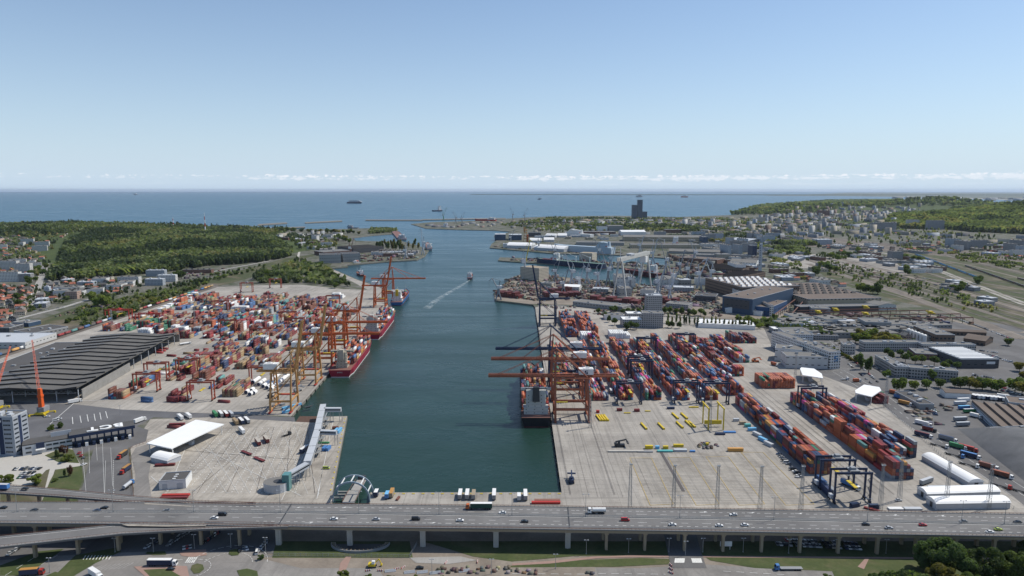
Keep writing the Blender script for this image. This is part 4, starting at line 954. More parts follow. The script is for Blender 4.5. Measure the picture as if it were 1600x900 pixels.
# ---------------- office tower and gate building ----------------
ta, tb = P(-10, 712), P(30, 712.5); ot = empty('office_tower', tuple(ta), math.atan2(tb.y-ta.y, tb.x-ta.x), 'light grey office tower with navy stripes at the lower left', 'office tower')
TW, TD, TH = 18.2, 15.5, 31
g = MB(); g.box(0, TW, 0, TD, -.5, TH); g.build('wall', mat('tower_panels', (.33, .355, .39), .5, .1, .2), ot)
g = MB(); g.box(.4, TW-.4, .4, TD-.4, TH, TH+.1)
for bx in ((0, TW, 0, .4), (0, TW, TD-.4, TD), (0, .4, .4, TD-.4), (TW-.4, TW, .4, TD-.4)): g.box(*bx, TH+.002, TH+1.1, 1)
rf = g.build('roof', [M['roofgrey'], M['lightgrey']], ot)
for (x, y, s_, hh) in ((4, 6, 2.2, 2.4), (9, 9, 1.6, 1.5), (13, 5, 1.8, 1.2), (7, 3, .9, 1.0)):
    g = MB(); g.box(x-s_, x+s_, y-s_, y+s_, TH+.1, TH+.1+hh); g.build('roof_unit', M['lightgrey'], rf)
g = MB(); g.cyl((5, 11, TH), (5, 11, TH+7), .12); g.beam((3.6, 11, TH+5.5), (6.4, 11, TH+5.5), .1); g.build('antenna', M['yellow'], rf)
for (y, x0, x1) in ((-.07, 6.0, 9.6),): g = MB(); g.box(x0, x1, y-.03, -.001, 1.2, TH-.2); g.build('navy_band', M['navy'], ot)
g = MB(); g.box(TW+.001, TW+.08, 5.6, 8.4, 1.2, TH-.2); g.build('navy_band', M['navy'], ot)
g = MB(); g.cyl((7.8, -.12, TH-3), (7.8, -.17, TH-3), 1.2, 20); g.build('emblem', M['white'], ot)
for fl in range(8):
    z = 2.6+fl*3.6
    for (x0, x1) in ((.6, 5.4), (10.4, 16.0)):
        wn = MB().box(x0, x1, -.10, -.004, z, z+1.25).build('window', M['glass'], ot)
        gm = MB(); [gm.box(x0+(x1-x0)*k/5-.05, x0+(x1-x0)*k/5+.05, -.14, -.101, z, z+1.25) for k in range(1, 5)]; gm.build('mullion', M['lightgrey'], wn)
    for (y0, y1) in ((.8, 5.0), (9.4, 14.4)): MB().box(TW+.004, TW+.10, y0, y1, z, z+1.25).build('window', M['glass'], ot)
ga, gb = P(36, 713), P(212, 683)
gt = empty('gate_building', tuple(ga), math.atan2(gb.y-ga.y, gb.x-ga.x), 'long low gate building with white BCT letters on its dark roof', 'gate building'); GW = (gb-ga).length
g = MB(); g.box(0, GW*.42, 0, 11, -.5, 8); g.build('wall', M['lightgrey'], gt)
g = MB(); g.box(GW*.40, GW, -1.5, 15, 9.6, 10.4, 0); g.box(0, GW*.40-.02, 0, 15, 8.0, 8.8, 0); rf = g.build('roof', [M['roofdark']], gt)
g = MB(); g.box(GW*.40, GW, -1.85, -1.52, 8.4, 10.9); g.build('fascia', M['navy'], gt)
g = MB(); g.box(GW*.24, GW*.42, 10, 10.5, 8.8, 12.5); g.build('screen_wall', M['lightgrey'], gt)
MB().box(GW*.115, GW*.185, -.4, -.02, 4.6, 8.9).build('navy_panel', M['navy'], gt)
MB().box(GW*.11, GW*.19, -3.2, -.42, 3.5, 4.1).build('entrance_canopy', M['white'], gt)
for z in (1.6, 5.2):
    for k in range(7):
        x0 = 2+k*GW*.058
        if GW*.10 < x0+4 and x0 < GW*.19: continue
        MB().box(x0, x0+GW*.048, -.08, -.004, z, z+1.4).build('window', M['glass'], gt)
for k in range(9):
    x = GW*(.45+.066*k); MB().box(x-.5, x+.5, 2, 12, 0, 9.6).build('gate_pillar', M['navy'], gt)
for k in range(8):
    x = GW*(.483+.066*k); MB().box(x-1.1, x+1.1, -2.5, 1.0, .15, 3.0).build('gate_booth', M['white'] if k % 2 else M['navy'], gt)
tx = bpy.data.curves.new('bct_letters', 'FONT'); tx.body = 'BCT'; tx.size = 13; tx.extrude = .35; tx.space_character = 1.15; tx.offset = .32
tx.materials.append(M['roofwhite']); to = textobj('roof_letter', tx, gt, (GW*.90, 11.0, 10.8), (0, 0, math.pi))
# white open canopy, tent and small depot in the ferry yard
def canopy(label, pts, h, m='roofwhite', slope=0, name='canopy', booth=True):
    Q = [P(x, y, h) for x, y in pts]; c = sum(Q, Vector())/len(Q); r_ = empty(name, (c.x, c.y, 0), 0, label, 'canopy')
    g = MB(); g.prism([(q.x-c.x, q.y-c.y) for q in Q], h, h+.8); g.build('roof', M[m], r_)
    for q in Q: d = (q-c)*.93; MB().beam((d.x, d.y, 0), (d.x, d.y, h), .5).build('pillar', M['white'], r_)
    if booth:
        for k in (-1, 0, 1): d = (Q[1]-Q[0]).normalized()*k*6; MB().box(d.x-1.5, d.x+1.5, d.y-2, d.y+2, 0, 3).build('booth', M['lightgrey'], r_)
    return r_
canopy('long white open canopy across the ferry vehicle yard', [(229, 694), (268, 702), (350, 664), (306, 657)], 8)
canopy('white hexagonal truck gate canopy beside the blue-emblem offices', [(1250, 577), (1254, 587), (1286, 592), (1284, 585), (1272, 577), (1252, 575)], 8)
canopy('white hexagonal truck gate canopy above the truck queue road', [(1336, 611), (1337, 615), (1362, 621), (1377, 611), (1374, 606), (1350, 602)], 8)
tentb('small white tent hall beside the long open canopy', (236, 722), (262, 728), 12, 4, 2.5, group='tents')
dp, w = bld('small white depot with grey roof in front of the ferry yard', (249, 766), (291, 763), 15, 6, 'plainwhite', 'roofdark', vents=0)
for (x0, x1) in ((2, 5.2), (w-6, w-2)): MB().box(x0, x1, -.1, -.01, 0, 4.2).build('door', M['lightgrey'], dp)
for k in range(3): MB().box(w*.45, w*.45+2, 3+k*3.6, 4+k*3.6, 6.13, 6.5).build('skylight', M['roofwhite'], dp)
# white storage tents in the right yard
tentb('long white storage tent running diagonally beside the truck road', (1536, 760), (1461, 718), 11, 3.6, 2.4)
tentb('upper of the two white storage tents at the flyover', (1448, 781), (1562, 777), 10, 4.2, 2.0)
tentb('lower white storage tent with grey wall, nearest the flyover', (1462, 797), (1578, 795), 10, 4.4, 2.0)
# ---------------- ferry gangway ----------------
gw = empty('boarding_gangway', tuple(P(500, 700)), 0, 'long elevated grey boarding gangway on steel legs along the ferry quay', 'gangway'); O = P(500, 700)
gl = M['lightgrey']; HG = 10.5
def tube(a, b_, w, h0, h1, name='tube'):
    A, B = P(*a, h0), P(*b_, h1); A -= O; B -= O; g = MB(); g.beam(A, B, w, 3.4); o = g.build(name, gl, gw)
    g = MB(); d = (B-A).normalized(); s_ = Vector((-d.y, d.x, 0))*(w/2+.03); u = Vector((0, 0, .3))
    for k in (-1, 1): g.beam(A+s_*k+u, B+s_*k+u, .04, 1.1)
    g.build('window_band', M['glass'], o); g = MB()
    n = int((B-A).length/14)
    for k in range(n+1): q = A.lerp(B, k/max(1, n)); g.beam(q-s_*1.02+Vector((0, 0, 1.74)), q+s_*1.02+Vector((0, 0, 1.74)), .3, .12)
    g.build('roof_seam', M['steel'], o)
    return A, B
segs = [((505, 634), (500, 655)), ((500, 655), (496, 674)), ((496, 674), (488, 700)), ((488, 700), (480, 724))]
for a, b_ in segs: tube(a, b_, 5.2, HG, HG)
tube((480, 726), (447, 745), 4.6, HG, 7.5, 'ramp_tube'); tube((507, 640), (533, 640), 3.6, HG, HG, 'side_tube'); tube((499, 675), (526, 676), 3.4, HG, HG, 'side_tube')
for (x, y) in ((504, 640), (500, 655), (496, 674), (488, 700), (481, 723), (474, 729), (465, 734), (456, 740), (532, 640.5), (525, 676), (518, 640)):
    q = P(x, y, HG)-O; q.z = 0; g = MB()
    for dx in (-1.2, 1.2): g.beam((q.x+dx, q.y, 0), (q.x+dx, q.y, HG-1.7), .35)
    g.beam((q.x-1.2, q.y, 3), (q.x+1.2, q.y, 6), .12); g.beam((q.x+1.2, q.y, 3), (q.x-1.2, q.y, 6), .12); g.beam((q.x-1.2, q.y, HG-1.9), (q.x+1.2, q.y, HG-1.9), .3, .4); g.build('leg', M['pale_steel'] if 'pale_steel' in M else M['steel'], gw)
for (x, y) in ((510, 668), (503, 690), (497, 712)):      # stair towers of open steel
    q = P(x, y)-O; g = MB()
    for dx in (-2, 2):
        for dy in (-3.5, 3.5): g.beam((q.x+dx, q.y+dy, 0), (q.x+dx, q.y+dy, HG+1), .22)
    for k in range(5):
        z = 1+k*2.3; g.box(q.x-2, q.x+2, q.y-3.5, q.y+3.5, z, z+.1) if k % 2 else g.beam((q.x, q.y-3.4, z), (q.x, q.y+3.4, z+2.3), 1.2, .1)
        for dx in (-2, 2): g.beam((q.x+dx, q.y-3.5, z+1), (q.x+dx, q.y+3.5, z+1), .1)
    g.build('stair_tower', M['steel'], gw)
q = P(435, 765)-O; g = MB()
pts = [(q.x+9*math.cos(a)*(1.1 if math.cos(a) < 0 else .8), q.y+7.5*math.sin(a)) for a in [k*math.pi/9 for k in range(18)]]
g.prism(pts, 0, 6.2, 0, 1); o = g.build('round_hall', [gl, M['roofgrey']], gw); MB().cyl((q.x, q.y, 6.25), (q.x, q.y, 6.45), 3.0, 18).build('roof_disc', M['dark'], o)
MB().box(q.x+3.6, q.x+8.4, q.y-2.5, q.y+3.5, 0, 11.5).build('glass_stair', mat('teal_glass', (.10, .24, .24), .2, .1, .3), gw)
# ---------------- arched linkspan ----------------
ap = P(548, 782); lk = empty('ramp_bridge', (ap.x, ap.y, 0), 0, 'roll-on ramp hung under two pale blue steel arches at the basin corner', 'ramp bridge')
ab = mat('arch_paint', (.24, .31, .37), .5, .1, .3)
for (yo, hh) in ((0, 13.5), (11, 13.5)):
    g = MB(); n = 14; pv = None
    cx = P(548, 782).x; xl = P(518, 789).x-cx; xr = P(575, 789).x-cx
    for k in range(n+1):
        th = math.pi*k/n; v_ = Vector(((xl+xr)/2-(xr-xl)/2*math.cos(th)*1.02, yo-2, .3+hh*math.sin(th)**.85))
        if pv is not None: g.beam(pv, v_, .8, 1.0)
        pv = v_
    g.build('arch', ab, lk)
for k in (2, 4.5, 7, 9.5, 12):
    th = math.pi*k/14; x = (xl+xr)/2-(xr-xl)/2*math.cos(th)*1.02; z = .3+13.5*math.sin(th)**.85
    MB().beam((x, -2, z), (x, 9, z), .6).build('cross_strut', M['white'], lk)
g = MB(); g.beam((-.2, -6, 1.0), (-.2, 12, 1.4), 8, .5); g.beam((0.4, 12.4, 1.4), (.8, 31, 1.0), 6.4, .5); g.build('ramp', M['yardblock'], lk)
g = MB(); g.box(-2, 3.4, 30.5, 33.0, .6, 3.6); g.build('ramp_tip', M['dark'], lk)
for x in (-4.4, 4.2): g = MB(); g.beam((x, -5, 2.2), (x*.8+.4, 30, 2.2), .2); [g.beam((x, y, 1), (x, y, 2.2), .12) for y in range(-5, 12, 2)]; g.build('railing', M['rust'], lk)
for y in (4, 8.5, 13): MB().box(-12.5, -5.2, y, y+.7, -1, .4).build('mooring_beam', M['conc'], lk)
# ---------------- right-hand estate ----------------
B1, w = bld('long white port workshop, the rear one of the joined pair', (1210, 563), (1252, 567), 26, 15, 'shedwhite', 'roofgrey')
B2, w = bld('front white port workshop with strip windows near the truck canopy', (1228, 575), (1293, 577), 24, 14, 'shedwhite', 'roofgrey')
B3, w = bld('white office slab with blue square emblem on its end wall', (1295, 577), (1312, 576), 118, 20, 'white', 'roofgrey', vents=8)
g = MB(); ex = w*.42
for (dx, dz, ww, hh) in ((0, 5.2, 5, 1.2), (0, 3.4, 2, 2), (0, 3.0, 5, .8), (3.2, 1.0, 1.8, 2.2), (0, 0, 5, 1.2)): g.box(ex+dx, ex+dx+ww, -.1, -.02, 9+dz, 9+dz+hh)
g.build('emblem', mat('emblem_blue', (.03, .16, .34), .5, .1, .3), B3)
bld('pale blue-grey office block with rows of windows left of the workshops', (1229, 540), (1270, 541), 45, 15, 'pale', 'roofgrey', vents=8)
for (a, b_, dp_, lab) in (((1366, 570), (1398, 589), 13, 'left wing of the bent grey office row'), ((1398, 589.5), (1420, 590), 14, 'short middle wing of the bent grey office row'), ((1420, 590.5), (1496, 597), 14, 'long front wing of the bent grey office row'),
                     ((1317, 553), (1336, 554), 16, 'pale end block of the upper office row behind the plane trees'), ((1350, 549), (1440, 549), 14, 'upper grey office row behind the plane trees'), ((1440, 552), (1524, 553), 13, 'dark flat-roofed row behind the white skylight hall')):
    bld(lab, a, b_, dp_, 11.5, 'office', 'roofgrey', vents=6)
B4, w = bld('dark hall with bright white skylight strips on the roof', (1500, 575.5), (1560, 575.5), 62, 10.5, 'sheddark', 'roofgrey', vents=0)
for k in range(9): MB().box(w*.04, w*.93, 4+k*6.6, 7.6+k*6.6, 10.65, 11.5).build('skylight', M['roofwhite'], B4)
MB().box(w*.68, w*.9, -.12, -.02, 5, 8).build('sign', M['white'], B4)
bld('white flat-roofed shed left of the skylight hall', (1462, 561), (1485, 562), 26, 6, 'plainwhite', 'roofwhite', vents=1)
bld('low brick-brown shed left of the white flat-roofed shed', (1430, 561), (1464, 563), 30, 7, 'brick', 'roofgrey')
bld('tall brown workshop with flat roof behind the offices', (1462, 538), (1491, 538.5), 62, 13, 'brown', 'roofgrey')
bld('brown pitched barn left of the container corner', (1505, 536), (1539, 541), 34, 7, 'brown', 'roofbrown', 'gable', ridge=4)
bld('very long low brown shed in front of the railway land', (1452, 522), (1541, 526), 12, 6, 'brown', 'roofbrown', 'gable', ridge=2)
bld('grey-brown workshop with blank front, behind the plane trees', (1352, 517), (1392, 518), 34, 13, 'shed', 'roofgrey')
bld('grey shed right of the blank-front workshop', (1412, 516), (1456, 517), 22, 9, 'shed', 'roofgrey')
bld('small grey administration block behind the parking strip', (1266, 518), (1298, 518), 20, 9, 'greyf', 'roofgrey')
bld('row of low dark workshops beside the garden trees', (1272, 531), (1310, 532), 22, 6, 'greyf', 'roofdark')
bld('long low workshop with glazed front near the crane yard', (1312, 519), (1352, 520), 18, 8, 'strip', 'roofgrey')
bld('dark roofed shed along the truck road', (1436, 640), (1459, 640), 42, 5, 'shed', 'roofdark')
bld('brown roofed store with pale walls beside the coach park', (1477, 622), (1517, 624), 14, 6, 'plainwhite', 'roofbrown', 'gable', ridge=1.6)
bld('saw-tooth roofed factory at the right picture edge', (1517, 638), (1562, 680), 95, 6, 'pale', 'roofbrown', 'saw')
bld('white office front of the saw-tooth factory', (1561, 692), (1650, 686), 10, 9, 'white', 'roofgrey')
bld('grey works building by the parked coaches', (1575, 640), (1640, 648), 24, 7, 'greyf', 'roofbrown')
for k, (x, y) in enumerate(((1424, 528), (1429, 530), (1434, 532), (1439, 534), (1444, 536), (1419, 526))):
    q = P(x, y); r_ = empty('storage_tank', tuple(q), 0, 'white cylindrical tank, %s from the left in the tank row beside the brown workshop' % od([0, 1, 2, 3, 4, 5].index((k+1) % 6 if k < 5 else 0)), 'storage tank', 'white tanks')
    MB().cyl((0, 0, 0), (0, 0, 11), 2.6, 14).build('tank', M['white'], r_); MB().cyl((0, 0, 11), (0, 0, 12.2), 2.6, 14, .5).build('roof', M['white'], r_)
# ---------------- shipyard halls ----------------
def wfr(a, b_): return P(*a), P(*b_)
Bh, w = bld('very large blue shipyard hall with dark window wall', (1128, 487), (1175, 493), 175, 27, 'plainblue', 'roofbrown', vents=6)
MB().box(w*.06, w*.90, -.3, -.05, 9, 24).build('window_wall', FM['sheddark'], Bh)
bld('lower dark hall built against the blue shipyard hall', (1176, 491), (1203, 494), 90, 14, 'shedblue', 'roofbrown')
Bw, w = bld('long white-windowed wing on the right flank of the blue hall', (1203, 494.5), (1208, 494.5), 195, 18, 'white', 'roofbrown', vents=0)
Bc, w = bld('huge brown assembly hall with rows of roof lanterns', (1160, 470), (1248, 467), 150, 25, 'brown', 'roofbrown', vents=0)
for i in range(5):
    for j in range(9):
        x = w*(.08+.103*j); y = 12+i*28; g = MB(); g.add([(x-4, y, 25.1), (x+4, y, 25.1), (x+4, y+8, 25.1), (x-4, y+8, 25.1), (x-2.5, y+4, 28.5), (x+2.5, y+4, 28.5)], [(0, 1, 5, 4), (1, 2, 5), (2, 3, 4, 5), (3, 0, 4)]); g.build('roof_lantern', M['lightgrey'], Bc)
Bd, w = bld('second brown hall with dark roof lanterns and beige window strip', (1262, 481), (1376, 479), 210, 15, 'shedbeige', 'roofbrown', vents=0)
for i in range(5):
    for j in range(9):
        x = w*(.08+.103*j); y = 60+i*28; g = MB(); g.add([(x-4, y, 15.1), (x+4, y, 15.1), (x+4, y+8, 15.1), (x-4, y+8, 15.1), (x-2.5, y+4, 18.5), (x+2.5, y+4, 18.5)], [(0, 1, 5, 4), (1, 2, 5), (2, 3, 4, 5), (3, 0, 4)]); g.build('roof_lantern', M['roofdark'], Bd)
bld('grey lower bay along the front of the second brown hall', (1250, 489), (1372, 487), 22, 10, 'sheddark', 'roofgrey', vents=0)
bld('pale gabled end shed right of the second brown hall', (1373, 485), (1400, 484), 50, 9, 'shedwhite', 'roofgrey', 'gabley')
bld('small grey shed standing inside the crane yard', (1268, 492), (1297, 493), 26, 11, 'shed', 'roofgrey')
for a, b_, dp_, h, wl, rf_, kd, lab in [
    ((895, 478), (972, 487), 32, 8, 'shed', 'roofgrey', 'flat', 'long pale grey shed at the shipyard boundary'),
    ((965, 450), (993, 450), 70, 22, 'shedwhite', 'roofgrey', 'flat', 'tall white shipyard hall between the gantry crane legs'),
    ((968, 463), (987, 463), 40, 15, 'shed', 'roofgrey', 'flat', 'grey shipyard hall just in front of the white one'),
    ((1040, 482), (1075, 485), 30, 9, 'greyf', 'roofgrey', 'flat', 'grey workshop behind the clump of trees'),
    ((880, 455), (905, 456), 30, 10, 'shedwhite', 'roofwhite', 'gable', 'cream roofed shed among the slipways'),
    ((1085, 470), (1118, 472), 40, 10, 'sheddark', 'roofdark', 'flat', 'dark workshop left of the blue hall'),
    ((925, 458), (950, 459), 24, 9, 'shed', 'lightgrey', 'flat', 'pale shed by the half-built hulls'),
    ((845, 448), (862, 449), 26, 8, 'cream', 'roofgrey', 'flat', 'cream hut block behind the caisson'),
    ((1000, 462), (1022, 464), 30, 12, 'shedwhite', 'roofgrey', 'flat', 'white plate shop right of the gantry legs'),
    ((1033, 446), (1064, 446), 60, 12, 'shedwhite', 'roofgrey', 'gabley', 'white shipyard shed right of the gantry crane'),
    ((1062, 447), (1080, 447), 30, 13, 'shed', 'lightgrey', 'flat', 'pale grey round-topped store beside the white shed'),
    ((1052, 456), (1084, 457), 30, 9, 'greyf', 'lightgrey', 'flat', 'low white-roofed workshop in the shipyard'),
    ((1086, 445), (1129, 446), 22, 14, 'plainwhite', 'roofgrey', 'flat', 'long white and green hall in the shipyard'),
    ((1129, 437), (1160, 440), 120, 12, 'brown', 'roofbrown', 'saw', 'brown saw-tooth hall left of the lantern roofs'),
    ((1100, 424), (1160, 428), 90, 11, 'brown', 'roofbrown', 'saw', 'farther brown saw-tooth hall of the shipyard'),
    ((1150, 426), (1165, 426), 70, 20, 'plainwhite', 'roofgrey', 'flat', 'narrow white block beside the saw-tooth halls'),
    ((1062, 410), (1120, 414), 60, 14, 'brick', 'roofbrown', 'flat', 'dark brick-coloured dockside hall'),
    ((1140, 417), (1181, 419), 70, 14, 'shedwhite', 'roofgrey', 'gable', 'grey hall with white end wall near the chimney'),
    ((1088, 404), (1130, 405), 40, 12, 'shed', 'roofgrey', 'flat', 'grey long hall beyond the brick dockside hall'),
    ((1122, 406), (1142, 406), 40, 16, 'cream', 'roofgrey', 'flat', 'cream office block among the shipyard halls'),
    ((1142, 404), (1176, 406), 25, 12, 'greyf', 'roofgrey', 'flat', 'grey office row beside the chimney'),
    ((1045, 396), (1125, 398), 60, 8, 'shed', 'roofgrey', 'gable', 'very long grey dockside shed'),
    ((867, 391), (962, 392), 34, 8, 'cream', 'roofgrey', 'flat', 'long low quay shed behind the grey ro-ro ship'),
    ((900, 383), (975, 384), 60, 11, 'shed', 'roofgrey', 'flat', 'grey transit shed on the middle pier'),
    ((986, 388), (1094, 388.5), 60, 13, 'shedbeige', 'roofgrey', 'flat', 'long beige warehouse on the far pier'),
    ((974, 377), (1102, 378), 90, 18, 'shedbeige', 'roofgrey', 'gable', 'longest far hall with beige and blue walls'),
    ((1099, 381), (1106, 381), 60, 26, 'plainblue', 'roofgrey', 'flat', 'bright blue end tower of the long far hall'),
    ((1100, 386), (1137, 386), 60, 10, 'shedwhite', 'roofgrey', 'flat', 'white low store right of the blue end tower'),
    ((1138, 379), (1168, 382), 90, 14, 'shed', 'lightgrey', 'gable', 'pale grey hall on the right of the far halls'),
    ((1168, 381), (1205, 381), 60, 10, 'shed', 'roofgrey', 'flat', 'grey hall by the far railway'),
    ((971, 368), (1009, 368), 90, 17, 'plainwhite', 'roofwhite', 'gable', 'bright white pitched hall in the far harbour'),
    ((951, 361), (974, 361), 90, 26, 'shed', 'roofgrey', 'flat', 'tall grey silo block in the far harbour'),
    ((934, 361), (949, 361), 60, 22, 'plainwhite', 'roofdark', 'flat', 'white block with dark upper storey in the far harbour'),
    ((905, 367), (962, 367), 60, 14, 'brick', 'roofgrey', 'flat', 'long dark brick harbour store'),
    ((1040, 364), (1066, 364), 50, 16, 'brick', 'roofgrey', 'flat', 'dark brick block behind the long far hall'),
    ((773, 375.5), (790, 375.5), 80, 24, 'plainblue', 'lightgrey', 'flat', 'left blue floating dock building at the pier tip'),
    ((795, 375.5), (815, 375.5), 80, 22, 'plainblue', 'lightgrey', 'flat', 'right blue floating dock building at the pier tip'),
    ((826, 370), (845, 370), 60, 18, 'sheddark', 'roofdark', 'flat', 'dark harbour block right of the orange tower'),
    ((786, 387), (796, 387), 30, 14, 'plainwhite', 'lightgrey', 'flat', 'small white box building on the pier tip'),
    ((1175, 405), (1182, 405), 40, 40, 'navy', 'roofgrey', 'flat', 'dark power house block beside the chimney'),
    ((500, 412), (533, 411), 60, 24, 'shed', 'roofdark', 'flat', 'left grey hangar on the western peninsula'),
    ((536, 410), (563, 409), 60, 24, 'shed', 'roofdark', 'flat', 'right grey hangar on the western peninsula'),
    ((552, 396), (600, 393), 120, 15, 'sheddark', 'roofdark', 'saw', 'dark saw-tooth hall on the western peninsula'),
    ((505, 400), (548, 397), 60, 12, 'brick', 'roofgrey', 'flat', 'brown long shed behind the grey hangars'),
    ((487, 381), (495, 381), 40, 30, 'white', 'roofgrey', 'flat', 'slim white tower block west of the peninsula'),
    ((500, 378), (530, 377), 60, 12, 'brick', 'roofgrey', 'flat', 'long brick barracks behind the trees'),
    ((465, 385), (487, 384), 50, 12, 'pale', 'lightgrey', 'flat', 'pale blue store by the white tower block'),
    ((1003, 512), (1036, 513), 24, 22, 'greyf', 'roofgrey', 'flat', 'grey concrete grain tower block among the trees'),
    ((1010, 494), (1034, 494), 20, 34, 'greyf', 'lightgrey', 'flat', 'taller rear part of the grey concrete tower block'),
    ((973, 512), (1003, 512), 26, 12, 'greyf', 'roofwhite', 'flat', 'low grey annex left of the concrete tower block'),
    ((945, 500), (975, 500), 22, 7, 'plainwhite', 'roofgrey', 'flat', 'white walled store behind the trees'),
    ((980, 498), (1003, 498), 22, 8, 'greyf', 'roofwhite', 'flat', 'white-roofed store by the lawn'),
    ((1091, 512), (1180, 516), 42, 6, 'plainwhite', 'roofwhite', 'flat', 'long bright white roofed shed behind the poplars'),
    ((1135, 489), (1150, 489), 20, 7, 'plainwhite', 'roofwhite', 'gabley', 'small white pitched hut at the foot of the blue hall'),
    ((1164, 491), (1190, 494), 12, 7, 'plainwhite', 'roofwhite', 'flat', 'white flat cabin row against the blue hall'),
    ((1209, 521), (1227, 521), 20, 6, 'greyf', 'roofwhite', 'flat', 'small white-roofed office by the works road'),
    ((22, 526), (52, 530), 50, 8, 'shed', 'roofdark', 'flat', 'grey retail hall with dark roof by the meadow'),
    ((20, 510), (45, 511), 22, 6, 'plainblue', 'roofgrey', 'flat', 'blue fronted shop behind the retail hall'),
    ((-60, 545), (40, 545), 62, 8, 'shedwhite', 'lightgrey', 'flat', 'large pale roofed retail hall at the left edge'),
    ((-20, 520), (15, 520), 30, 7, 'sheddark', 'roofdark', 'flat', 'dark shop building at the left edge'),
]:
    bld(lab, a, b_, dp_, h, wl, rf_, kd, vents=3, ridge=min(6, dp_*.1 if kd == 'gable' else 3))
for (a, b_, h, lab) in (((792, 388), (830, 389), 11, 'left large white barrel-roofed hall on the pier'), ((834, 391), (881, 394), 10, 'right large white barrel-roofed hall on the pier'), ((852, 371), (867, 371.5), 8, 'small white tent hall near the grey ship bow'), ((872, 371), (886, 371), 8, 'second small white tent hall in the harbour'),
                      ((828, 379), (846, 379), 8, 'cream tent hall at the orange tower'), ((850, 378), (866, 378), 8, 'white tent hall right of the orange tower')):
    tentb(lab, a, b_, 60 if b_[0]-a[0] > 30 else 38, h, 9, 'barrel_hall', 'hall')
for (a, b_, dp_, h, z_, lab) in (((813, 437), (842, 440), 38, 30, 0, 'tall beige concrete caisson at the shipyard tip'), ((905, 408), (925, 409), 40, 24, 0, 'beige concrete caisson across the dock basin')):
    r_, w = bld(lab, a, b_, dp_, h, 'cream', 'conctan', vents=0, name='caisson', cat='caisson')
# chimney
q = P(1187, 427); ch = empty('chimney', tuple(q), 0, 'tall square grey power station chimney with dark flue bands', 'chimney')
g = MB(); g.taper((0, 0, 0), (0, 0, 75), 3.4, 2.8); g.build('shaft', M['lightgrey'], ch)
for k in range(9): MB().box(-3.4, -1.6, -3.5, -2.9, 20+k*6, 23+k*6).build('ladder_bay', M['navy'], ch)
# orange harbour tower
q = P(821, 378); r_ = empty('loading_tower', tuple(q), 0, 'rusty orange bulk loading tower on the far pier', 'loading tower')
g = MB(); [g.beam((dx, dy, 0), (dx*.6, dy*.6, 52), 1.6) for dx in (-7, 7) for dy in (-7, 7)]
for z in (12, 24, 36, 46): g.box(-7, 7, -7, 7, z, z+2.5)
g.build('frame', tan, r_); MB().box(4, 12, -4, 4, 0, 30).build('elevator', ora, r_); MB().box(-8, 0, -3, 3, 40, 60).build('head_house', tan, r_)
# twin residential towers
for (x0, x1, h, yb, lab) in ((987.5, 995, 100, 342, 'left dark glass high-rise tower on the shore'), (996, 1003.6, 137, 342, 'taller right dark glass high-rise tower on the shore'), (1004.5, 1011, 52, 342, 'low dark wing right of the glass towers')):
    bld(lab, (x0, yb), (x1, yb), 32, h, 'tower', 'roofdark', vents=2, name='high_rise', cat='high-rise')

# goliath gantry
pa, pb = P(968, 465), P(1008, 449.5); gg = empty('gantry_crane', tuple(pa), math.atan2((pb-pa).y, (pb-pa).x), 'giant white portal gantry crane over the shipyard', 'gantry crane'); SP = (pb-pa).length
for x in (0, SP):
    for s_ in (-1, 1):
        g = MB(); g.taper((x, s_*13.5, 0), (x, s_*3, 70), 1.2, 1.7); g.build('leg', M['gwhite'], gg)
    MB().box(x-1.5, x+1.5, -17, 17, .5, 3).build('bogie', M['white'], gg)
g = MB(); g.beam((-9, -3.5, 74), (SP+14, -3.5, 74), 2, 7); g.beam((-9, 3.5, 74), (SP+14, 3.5, 74), 2, 7)
for k in range(8): g.beam((-8+k*(SP+20)/7, -3.5, 70), (-8+k*(SP+20)/7, 3.5, 70), 2)
g.build('main_girder', M['gwhite'], gg)
MB().box(SP*.86, SP*.95, -6.5, 6.5, 56, 69).build('trolley', M['white'], gg); MB().box(SP*.3, SP*.44, -5.2, 5.2, 77.6, 81).build('upper_trolley', M['lightgrey'], gg)
g = MB(); g.cyl((0, 0, 77), (0, 0, 97), .6, 6); g.build('mast', M['white'], gg)
